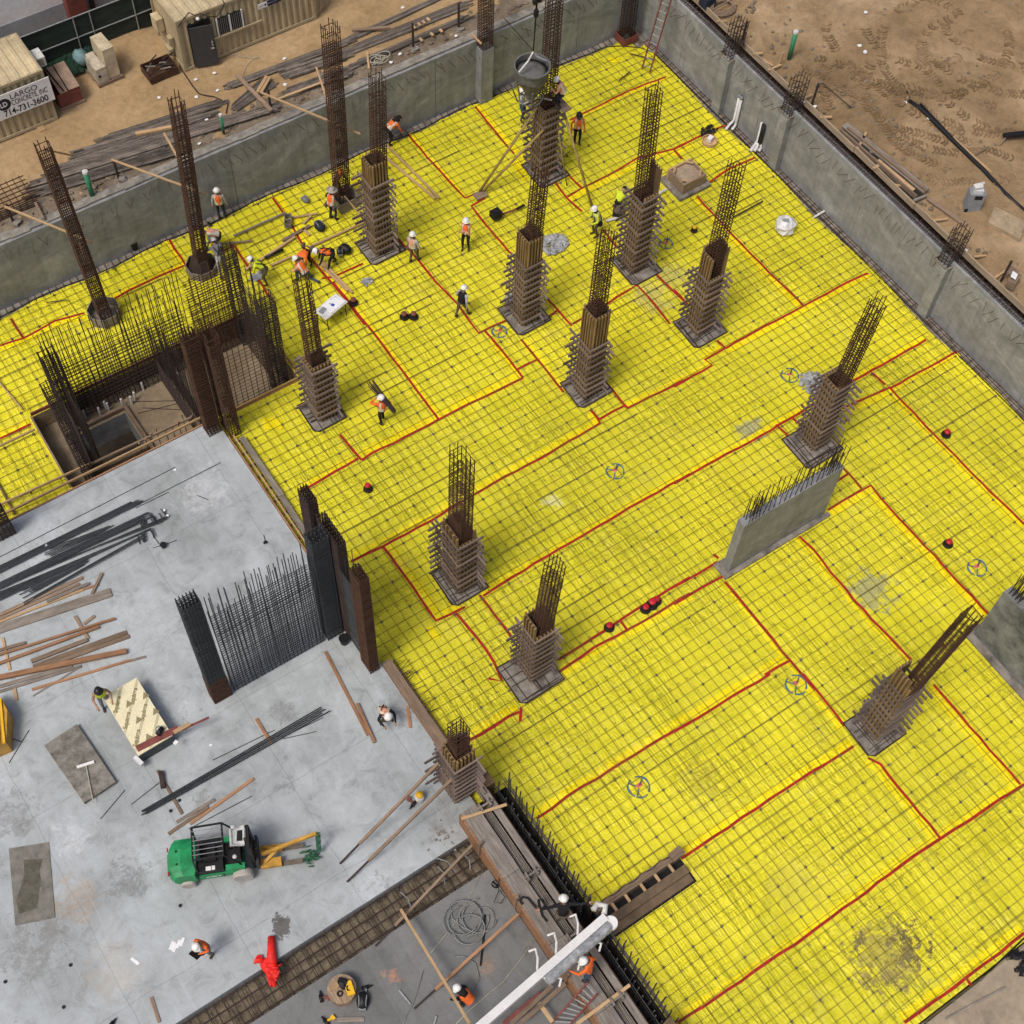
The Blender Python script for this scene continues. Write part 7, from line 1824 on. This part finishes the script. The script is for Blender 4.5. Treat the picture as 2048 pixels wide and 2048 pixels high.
for (p, h, lab) in (((375, 235), 1.1, 'dark stake on the right wall by the far short cage'), ((760, 580), 1.1, 'dark stake on the right wall by the middle short cage'), ((1805, 1550), 1.1, 'dark stake on the right wall near the right edge'), ((580, 355), .6, 'pale short stake between the far wall cages')):
    stick(at(3, *p, TOP), at(3, *p, TOP) + Vector((.05, 0, h)), .07, .07, 'rust_dark' if h > 1 else 'wood_new', 'steel_stake', lab, 'stake')
wire([at(3, *q, TOP + .12) for q in ((1295, 555), (1350, 590), (1420, 655), (1540, 775), (1700, 930), (1830, 1070), (1960, 1190))], .085, 'black', 'drain_pipe', 'long black drain pipe lying on the graded dirt', 'pipe', n=10)
wire([at(3, *q, TOP + .11) for q in ((1360, 575), (1440, 660), (1560, 790), (1660, 890))], .06, 'black', 'drain_pipe', 'shorter black pipe lying against the long drain pipe', 'pipe', n=10)
wire([at(3, *q, TOP + .1) for q in ((1285, 500), (1300, 545), (1350, 590))], .03, 'black', 'cable', 'thin black cable at the upper end of the drain pipe', 'cable')
rod(3, (820, 460), (980, 595), .02, 'rust_dark', TOP + .1, 'thin dark bar on the dirt near the middle wall cage')
stick(at(3, 1820, 750, TOP + .3), at(3, 1960, 735, TOP + .3), .2, .14, 'black', 'steel_beam', 'dark beam end at the right edge of the photo', 'beam'); stick(at(3, 1800, 800, TOP + .1), at(3, 1832, 755, TOP + .3), .05, .05, 'wood', 'prop', 'brown prop under the dark beam end', 'prop')
pb = empty('grey_housing', at(3, 1635, 1150, TOP), R(-35)); tag(pb, 'upright grey plastic housing standing on the dirt by the right wall', 'housing')
b = MB(); b.box(-.3, .3, -.22, .22, 0, .95); b.build('body', M['grey_plastic'], pb); b = MB(); b.box(-.18, .18, -.15, .15, .95, 1.1); b.cbox((-.05, .02, 1.2), (.34, .22, .06), .3, 0, .2); b.tube([(.1, .1, .95), (.14, .12, 1.3)], .05, 8); b.build('cap', M['pvc'], pb)
b = MB(); b.box(-.1, .2, -.225, -.22, .7, .9); b.box(-.3, -.16, -.225, -.22, 0, .2); b.build('slot', M['black'], pb)
cf = MB(); rr = random.Random(14)
for i in range(4): cf.tube([((.62 - .06 * i) * math.cos(t * .35), (.5 - .05 * i) * math.sin(t * .35), .08 + .03 * i) for t in range(18)], .025, 5, closed=True)
cf.beam((-.6, 0, .2), (.6, .1, .2), .05, .04)
o = cf.build('wire_coil', M['wood']); o.location = at(3, 265, 50, TOP); tag(o, 'large tan wire coil on the bank beside the far corner', 'coil')
b = MB(); b.box(-.25, .25, -.25, .25, 0, .5); o = b.build('blue_barrel', M['c_navy']); o.location = at(3, 180, 30, TOP); tag(o, 'dark blue crate beside the wire coil', 'crate')
q = [at(3, *p, TOP) for p in ((1760, 1165), (1932, 1250), (1900, 1345), (1720, 1250))]
b = MB(); b.prism([(p.x, p.y) for p in q], TOP + .1, TOP + .26); tag(b.build('concrete_slab', mat('dusty_slab', (.36, .28, .18), .9, .3, 2.2, bmp=.3)), 'dusty flat concrete piece on the dirt near the right edge', 'concrete piece')
b = MB(); b.cbox((0, 0, .2), (.55, .35, .4), .4); b.cbox((.05, .2, .5), (.4, .4, .05), .5, 0, .3); o = b.build('cardboard_box', M['wood']); o.location = at(3, 1860, 1570, TOP); tag(o, 'brown box with an open lid behind the right wall edge', 'box')
b = MB(); b.cbox((0, 0, 0), (.3, .22, .02), .5, 0, .3); o = b.build('paper_scrap', M['paper']); o.location = at(3, 1878, 1520, TOP + .55); tag(o, 'white paper on the brown box', 'paper')
for (x, y) in ((1058, 70), (1022, 253), (1055, 288), (1408, 655), (1288, 543), (1280, 567), (717, 562), (777, 592), (1610, 1385)):
    b = MB(); b.blob((0, 0, .02), (.1, .08, .05), int(x), .4, 6); o = b.build('paper_scrap', M['paper']); o.location = at(3, x, y, RZ); tag(o, 'small white scrap of litter on the brown dirt', 'litter', 'white litter on the brown dirt')
heap(9, 1910, 1600, -.02, .3, .4, 24, 'black', 'debris_pile', 'dark pile of debris on the apron at the right edge', 'debris', s=(.08, .16)); stick(at(9, 1500, 1905, .0), at(9, 1830, 1730, .0), .06, .04, 'wood_grey', 'lath', 'pale lath lying on the concrete apron', 'lath')

# ================================================================ people
RTH, FWH = Vector((.8313, -.5557, 0)).normalized(), Vector((.6023, .7982, 0)).normalized()
def facing(deg):
    """heading given by the way it points in the picture: 0 right, 90 away, 180 left, 270 towards the camera"""
    d = RTH * math.cos(R(deg)) + FWH * math.sin(R(deg))
    return math.atan2(d.y, d.x) - R(90)
def ik(a, c, l1, l2, hint):
    d = c - a; L = d.length
    if L > (l1 + l2) * .995: c = a + d.normalized() * (l1 + l2) * .995; d = c - a; L = d.length
    x = (l1 * l1 - l2 * l2 + L * L) / (2 * L); h = math.sqrt(max(0, l1 * l1 - x * x))
    n = d.normalized(); hv = hint - n * hint.dot(n)
    hv = hv.normalized() if hv.length > 1e-5 else n.orthogonal().normalized()
    return a + n * x + hv * h, c
def person(pos, face, label, top='c_orange', arms=None, vest=None, legs='c_navy', hat='hat_white', pelvis=None, lean=0, side=0, head=0, feet=None, hands=None, turn=0, scale=1.0, brim=False, hair=False, belt=False, hood=False, stripes=True, harness=False):
    """one body grown round a posed skeleton; local +Y is forward; joints in metres"""
    pelvis = Vector(pelvis or (0, 0, .93))
    feet = feet or ((-.12, .0), (.12, .05))
    fl = [Vector((f[0], f[1], (f[2] if len(f) > 2 else 0) + .09)) for f in feet]
    Rm = Matrix.Rotation(R(turn), 3, 'Z') @ Matrix.Rotation(R(side), 3, 'Y') @ Matrix.Rotation(R(-lean), 3, 'X')
    up = lambda x, y, z: pelvis + Rm @ Vector((x, y, z))
    waist, chest, neck = up(0, .01, .2), up(0, .0, .38), up(0, -.005, .53)
    Rh = Rm @ Matrix.Rotation(R(-head), 3, 'X')
    headc = neck + Rh @ Vector((0, .02, .15))
    sh = [up(-.19, 0, .47), up(.19, 0, .47)]
    hip = [pelvis + Rm @ Vector((-.1, 0, -.02)), pelvis + Rm @ Vector((.1, 0, -.02))]
    hands = hands or ((-.24, .08, .82), (.24, .08, .82))
    V, E, RAD = [], [], []
    def add(p, r, par=None):
        V.append(Vector(p)); RAD.append(r if isinstance(r, tuple) else (r, r)); i = len(V) - 1
        if par is not None: E.append((par, i))
        return i
    ip = add(pelvis, (.15, .125)); iw = add(waist, (.14, .115), ip); ic = add(chest, (.165, .125), iw); inn = add(neck, .062, ic)
    ih = add(neck + Rh @ Vector((0, .01, .07)), .06, inn); i2 = add(headc, .098, ih); add(headc + Rh @ Vector((0, .005, .1)), .07, i2)
    hand_info = []
    for k in (0, 1):
        foot = fl[k]
        knee, ank = ik(hip[k], foot, .43, .42, Rm @ Vector((0, 1, .1)) if lean < 60 else Vector((0, 1, .2)))
        a = add(hip[k] + (knee - hip[k]) * .12, .092, ip); b = add(knee, .062, a); c = add(ank, .047, b)
        d = ank + Vector((0, .05, -.05)); e_ = add(d, .046, c); add(d + Vector((.02 * (k * 2 - 1), .13, -.005)), .04, e_)
        el, wr = ik(sh[k], Vector(hands[k]), .29, .26, Vector((.5 * (k * 2 - 1), -.6, -.5)))
        s = add(sh[k], .066, ic); b = add(el, .047, s); c = add(wr, .034, b)
        hd = (wr - el).normalized(); add(wr + hd * .085, (.038, .022), c)
        hand_info.append((wr, hd, k))
    me = bpy.data.meshes.new('person')
    me.from_pydata(V, E, [])
    o = bpy.data.objects.new('person', me)
    col.objects.link(o)
    mod = o.modifiers.new('skin', 'SKIN'); mod.use_smooth_shade = True; mod.branch_smoothing = .4
    for i, sv in enumerate(me.skin_vertices[0].data): sv.radius = RAD[i]; sv.use_root = (i == 0)
    o.modifiers.new('sub', 'SUBSURF').levels = 1
    dg = bpy.context.evaluated_depsgraph_get(); dg.update()
    m2 = bpy.data.meshes.new_from_object(o.evaluated_get(dg))
    o.modifiers.clear(); o.data = m2; bpy.data.meshes.remove(me)
    # fingers, nose and ears join the same body mesh
    mb = MB()
    for (wr, hd, k) in hand_info:
        s = hd.cross(Vector((0, 0, 1))); s = s.normalized() if s.length > .1 else Vector((1, 0, 0)); n = s.cross(hd).normalized()
        if n.z > 0: n = -n
        palm = wr + hd * .07
        for f in range(4):
            L = (.075, .085, .08, .062)[f]; b0 = palm + s * (.026 - .0175 * f); mb.tube([b0, b0 + hd * L * .55 + n * .008, b0 + hd * L * .85 + n * .035], [.0095, .009, .007], 6)
        tb_ = wr + hd * .03 + s * .03; mb.tube([tb_, tb_ + s * .03 + hd * .03, tb_ + s * .035 + hd * .065], [.011, .01, .008], 6)
    hm = lambda x, y, z: headc + Rh @ Vector((x, y, z))
    mb.tube([hm(0, .085, .02), hm(0, .12, -.015), hm(0, .09, -.03)], [.008, .016, .01], 6)
    for sg in (-1, 1): mb.tube([hm(sg * .09, -.0, .03), hm(sg * .108, -.01, .01), hm(sg * .092, 0, -.04)], [.012, .02, .01], 6)
    mats = [M['skin'], M[top], M[legs], M['boot'], M[arms or top]]
    bm = bmesh.new(); bm.from_mesh(m2)
    b0 = len(bm.verts)
    vs = [bm.verts.new(p) for p in mb.v]
    bm.verts.ensure_lookup_table()
    newf = [bm.faces.new([vs[i] for i in f]) for f in mb.f]
    skinset = set(newf)
    def near(p):
        best = (9, 0)
        def chk(a, b, mi, w=1.0):
            nonlocal best
            ab = b - a; t = max(0, min(1, (p - a).dot(ab) / max(1e-9, ab.length_squared))); d_ = (p - (a + ab * t)).length / w
            if d_ < best[0]: best = (d_, mi)
        chk(waist, chest, 1, 1.5); chk(chest, up(0, 0, .47), 1, 1.5); chk(pelvis, up(0, 0, .06), 2, 1.5); chk(neck + Rh @ Vector((0, 0, .03)), headc + Rh @ Vector((0, 0, .1)), 0, 1.1)
        for k in (0, 1):
            kn, an = ik(hip[k], fl[k], .43, .42, Rm @ Vector((0, 1, .1)) if lean < 60 else Vector((0, 1, .2)))
            chk(hip[k], kn, 2); chk(kn, an + (kn - an) * .25, 2); chk(an + (kn - an) * .12, an, 3); chk(an + Vector((0, .05, -.05)), an + Vector((0, .18, -.05)), 3)
            el, wr = ik(sh[k], Vector(hands[k]), .29, .26, Vector((.5 * (k * 2 - 1), -.6, -.5)))
            chk(sh[k], el, 4); chk(el, wr, 4); chk(wr + (wr - el).normalized() * .03, wr + (wr - el).normalized() * .12, 0)
        return best[1]
    for f in bm.faces:
        f.smooth = True
        f.material_index = 0 if f in skinset else near(f.calc_center_median())
    m2.materials.clear()
    for q in mats: m2.materials.append(q)
    bm.to_mesh(m2); bm.free()
    o.location = pos; o.rotation_euler = (0, 0, facing(face)); o.scale = (scale,) * 3
    tag(o, label, 'person')
    # face
    b = MB()
    for sg in (-1, 1): b.blob(hm(sg * .035, .088, .025), (.014, .008, .009), 1, 0, 6)
    b.tube([hm(-.025, .095, -.05), hm(0, .102, -.053), hm(.025, .095, -.05)], .006, 5)
    b.build('eyes_and_mouth', M['hair'], o)
    b = MB()
    ring = lambda zs: None
    vs, fs = [], []
    for j, (r_, z) in enumerate(((.103, .035), (.104, .06), (.09, .1), (.05, .125), (.0, .13))):
        for i in range(12): a = i * math.pi / 6; vs.append(hm(r_ * math.cos(a) * .95, r_ * math.sin(a) * 1.05 - .01, z - (.06 if math.sin(a) < -.3 and j == 0 else 0)))
    for j in range(4): fs += [(j * 12 + i, j * 12 + (i + 1) % 12, (j + 1) * 12 + (i + 1) % 12, (j + 1) * 12 + i) for i in range(12)]
    b.add(vs, fs); b.build('hood' if hood else 'hair', M['c_black'] if hood else M['hair'], o, smooth=True)
    if hood:
        b = MB(); b.tube([hm(0, -.02, -.02), neck + Rm @ Vector((0, -.03, 0)), up(0, -.05, .4)], [.125, .13, .12], 10); b.build('hood', M['c_black'], o, smooth=True)
    if hat:
        b = MB(); vs, fs = [], []
        prof = ((.118, .045), (.124, .07), (.118, .11), (.09, .155), (.045, .175), (.0, .18))
        for j, (r_, z) in enumerate(prof):
            for i in range(14): a = i * math.pi / 7; vs.append(hm(r_ * math.cos(a) * .98, r_ * math.sin(a) * 1.14 - .005, z))
        for j in range(5): fs += [(j * 14 + i, j * 14 + (i + 1) % 14, (j + 1) * 14 + (i + 1) % 14, (j + 1) * 14 + i) for i in range(14)]
        b.add(vs, fs)
        vs = []
        for r_, z in ((1.0, .045), (1.32 if not brim else 1.95, .04), (1.32 if not brim else 1.95, .05), (1.0, .06)):
            for i in range(14):
                a = i * math.pi / 7; rr_ = r_ if (brim or math.sin(a) > -.2) else min(r_, 1.1); vs.append(hm(.118 * rr_ * math.cos(a), .13 * rr_ * math.sin(a), z))
        b.add(vs, [(j * 14 + i, j * 14 + (i + 1) % 14, (j + 1) * 14 + (i + 1) % 14, (j + 1) * 14 + i) for j in range(3) for i in range(14)])
        b.tube([hm(0, -.12, .08), hm(0, -.05, .175), hm(0, .05, .178), hm(0, .12, .08)], .014, 5)
        b.build('hard_hat', M[hat], o, smooth=True)
    if vest:
        b = MB(); vs, fs = [], []
        rings = ((.05, .178, .15), (.2, .168, .142), (.36, .188, .152), (.46, .185, .135), (.53, .1, .095))
        for (z, rx_, ry) in rings:
            for i in range(14): a = i * math.pi / 7; vs.append(up(rx_ * math.cos(a), ry * math.sin(a), z))
        mi = []
        for j in range(4):
            for i in range(14): fs.append((j * 14 + i, j * 14 + (i + 1) % 14, (j + 1) * 14 + (i + 1) % 14, (j + 1) * 14 + i)); mi.append(1 if stripes and i in (1, 5, 8, 12) or (stripes and j == 0 and i % 2) else 0)
        b.add(vs, fs); b.m = mi
        b.build('vest', [M[vest], M['reflect']], o, smooth=True)
    if belt:
        b = MB(); b.tube([up(.18 * math.cos(t * .524), .15 * math.sin(t * .524), .02) for t in range(12)], .028, 6, closed=True)
        for sg in (-1, 1): b.cbox(up(sg * .2, -.02, -.08), (.1, .17, .2))
        b.build('tool_belt', M['c_brown'] if not harness else M['c_black'], o)
    if harness:
        b = MB()
        for sg in (-1, 1): b.tube([up(sg * .1, .13, .1), up(sg * .11, .14, .35), up(sg * .1, .0, .53), up(sg * .08, -.14, .38), up(-sg * .08, -.15, .1)], .02, 5)
        b.build('harness', M['c_black'], o)
    return o
Y_ = lambda k, x, y, z=0: at(k, x, y, z + .03)
bend = dict(pelvis=(0, -.12, .86), lean=75, head=-15)
person(Y_('m', 330, 300), 100, 'person in a white hard hat and orange yellow vest standing against the long grey wall', 'c_lgrey', None, 'c_orange', 'c_navy', hands=((-.28, .02, .82), (.28, .05, .82)))
person(Y_('m', 305, 590), 190, 'person in an orange and pale vest bent over behind the second bare cage', 'c_peach', 'c_grey', 'c_peach', 'c_navy', None, feet=((-.15, -.1), (.15, .15)), hands=((-.2, .55, .6), (.2, .5, .7)), **bend)
person(Y_('m', 335, 850), 120, 'person in grey with a white hard hat and harness leaning on the second bare cage', 'c_grey', None, None, 'c_lgrey', pelvis=(0, .05, .9), lean=35, feet=((-.16, -.35), (.14, .05)), hands=((-.2, .6, 1.2), (.2, .6, 1.1)), harness=True)
person(Y_('m', 1450, 310), 60, 'person with a wide brimmed grey hat and orange vest beside the square board collar', 'c_black', None, 'c_orange', 'c_navy', 'hat_straw', brim=True, belt=True, hands=((-.25, .35, 1.05), (.22, .4, 1.1)), lean=12)
person(Y_('m', 1490, 60), 330, 'person in an orange hard hat half hidden behind the third bare cage', 'c_black', None, 'c_orange', 'c_navy', 'hat_orange', lean=25, hands=((-.2, .45, 1.0), (.2, .45, 1.0)))
person(Y_('m', 775, 945), 170, 'person in a lime shirt and black harness stooping over the tan plank', 'c_lime', None, None, 'c_brown', pelvis=(0, -.1, .88), lean=55, head=-10, feet=((-.15, -.1), (.15, .1)), hands=((-.22, .55, .75), (.2, .5, .8)), harness=True)
person(Y_('m', 1195, 760), 250, 'person in an orange shirt bent double beside another kneeling worker', 'c_orange', None, None, 'c_black', 'hat_orange', feet=((-.15, -.1), (.15, .1)), hands=((-.2, .6, .3), (.2, .6, .4)), belt=True, pelvis=(0, -.12, .84), lean=85, head=0)
person(Y_('m', 1180, 930), 150, 'person in an orange vest and blue jeans kneeling behind the cage by the core pit', 'c_peach', None, 'c_orange', 'c_denim', pelvis=(0, -.05, .55), lean=35, feet=((-.15, .25), (.2, -.55)), hands=((-.22, .5, .5), (.22, .5, .45)))
person(Y_('m', 1450, 770), 195, 'person in a salmon shirt and black vest bending low toward the long pale board', 'c_orange', 'c_black', None, 'c_black', feet=((-.2, .2), (.18, -.2)), hands=((-.2, .55, .35), (.15, .5, .4)), harness=True, pelvis=(0, -.1, .86), lean=80, head=-20)
person(Y_(2, 405, 1450), 60, 'person in a faded peach vest with tool pouches walking beside a seam', 'c_lgrey', None, 'c_peach', 'c_brown', belt=True, feet=((-.1, -.1), (.1, .18)), hands=((-.28, .1, .85), (.28, .15, .9)))
person(Y_(2, 695, 1372), 260, 'person in an orange vest standing with folded arms in the open sheeting', 'c_peach', None, 'c_orange', 'c_black', hands=((.12, .24, 1.22), (-.12, .22, 1.18)))
person(Y_(2, 670, 1750), 50, 'person in black with light grey sleeves walking along a red seam', 'c_black', 'c_lgrey', 'c_black', 'c_brown', feet=((-.14, -.2), (.14, .25)), hands=((-.25, .15, .9), (.28, .0, .88)), lean=10, stripes=False)
person(Y_(5, 240, 462), 130, 'person carrying a dark bundle of ties on the shoulder beside the core column', 'c_orange', None, 'c_orange', 'c_black', hands=((-.15, .2, 1.5), (.3, .05, .95)), feet=((-.1, -.05), (.1, .15)))
person(Y_(2, 1305, 795), 280, 'person in a dark cap and red orange vest walking in the far sheeting', 'c_lgrey', 'c_orange', 'c_orange', 'c_black', 'hat_black', feet=((-.12, -.05), (.14, .2)), hands=((-.28, .1, .85), (.28, .1, .9)))
person(Y_(2, 1412, 1298), 200, 'person in a lime vest standing at the foot of the single pipe brace', 'c_black', 'c_lime', 'c_lime', 'c_brown', belt=True, harness=True, lean=15, hands=((-.24, .35, 1.0), (.24, .3, .95)))
person(Y_(2, 1522, 1165), 60, 'person in a neon yellow jacket crouching over with their back to the camera', 'c_lime', None, None, 'c_black', None, pelvis=(0, -.05, .5), lean=55, head=20, feet=((-.2, .1), (.2, .15)), hands=((-.2, .6, .35), (.2, .6, .35)))
person(Y_(2, 1000, 662), 330, 'person in a white hard hat and dark blue trousers under the hanging bucket', 'c_lgrey', None, None, 'c_denim', hands=((-.2, .4, 1.3), (.2, .4, 1.35)))
person(Vector((26.75, 33.85, 3.72)), 180, 'person in an orange shirt up on the column form beside the bucket', 'c_peach', None, 'c_peach', 'c_navy', lean=25, hands=((-.25, .5, 1.15), (.2, .5, 1.1)), pelvis=(0, 0, .75), feet=((-.15, .1), (.15, .1)))
person(Y_(2, 275, 790), 40, 'person in bright orange bending beside the tall panelled form at the wall', 'c_orange', None, 'c_orange', 'c_black', None, feet=((-.15, .1), (.15, -.15)), hands=((-.2, .55, .3), (.2, .55, .4)), hood=True, pelvis=(0, -.1, .85), lean=65)
person(at(8, 240, 235, SL), 300, 'person crouching on the grey slab with a white hard hat beside the long orange plank', 'c_peach', 'c_black', 'c_peach', 'c_brown', pelvis=(0, -.05, .55), lean=45, feet=((-.18, .15), (.18, .1)), hands=((-.2, .55, .5), (.2, .5, .5)), harness=True)
person(at(7, 590, 175, SL), 300, 'person in a lime vest and black cap at the end of the insulation table', 'c_lime', 'skin', 'c_lime', 'c_grey', 'hat_black', stripes=False, lean=15, hands=((-.25, .4, 1.0), (.25, .42, 1.0)))
person(at(7, 1160, 1535, SL), 240, 'person in an orange jacket reading papers on the open grey slab', 'c_orange', None, None, 'c_grey', lean=15, head=25, hands=((-.1, .32, 1.12), (.12, .32, 1.12)))
person(at('f', 790, 790, 1.25), 100, 'person in black with arms spread wide on the trench wall form', 'c_black', None, None, 'c_black', hands=((-.75, .05, 1.42), (.72, .1, 1.4)), lean=20, harness=False, pelvis=(0, 0, .85), belt=True)
person(at('f', 1090, 1430, 1.24), 150, 'person in an orange jacket and jeans on the trench wall form below the boom', 'c_orange', None, None, 'c_denim', lean=20, hands=((-.3, .5, 1.0), (.28, .3, 1.05)), head=15)
person(at(8, 715, 1820, SL), 150, 'person in a black hood crouching beside the pale rope on the lower slab', 'c_black', None, 'c_orange', 'c_black', pelvis=(0, -.05, .5), lean=40, feet=((-.18, .1), (.2, .15)), hands=((-.25, .5, .35), (.25, .5, .3)), hood=True, stripes=False)
# things people carry
p = Y_(5, 240, 462); fw = RTH * math.cos(R(130)) + FWH * math.sin(R(130))
mb = MB(); rr = random.Random(2)
for i in range(14):
    s = Vector((rr.uniform(-.07, .07), rr.uniform(-.07, .07), rr.uniform(-.05, .05))); a_ = p + Vector((0, 0, 1.62)) + s - fw * .75 + RTH * .05; mb.tube([a_, a_ + fw * 1.5 + Vector((0, 0, .1)) + s], .018, 5)
tag(mb.build('tie_bundle', M['rust_dark']), 'dark bundle of ties carried on a worker shoulder beside the core column', 'rebar bundle')
mb = MB(); mb.cbox((0, 0, 0), (.32, .24, .02), facing(240), 0, .5); o = mb.build('clipboard', M['black']); o.location = at(7, 1160, 1535, SL) + (RTH * math.cos(R(240)) + FWH * math.sin(R(240))) * .4 + Vector((0, 0, 1.16)); tag(o, 'dark papers held by the orange jacketed person on the slab', 'clipboard')
pl = MB(); pl.box(-.05, .4, -.35, .4, -.04, 0); o = pl.build('work_platform', M['wood']); o.location = (26.6, 33.9, 3.74); tag(o, 'small plank platform on the bucket column form', 'platform')
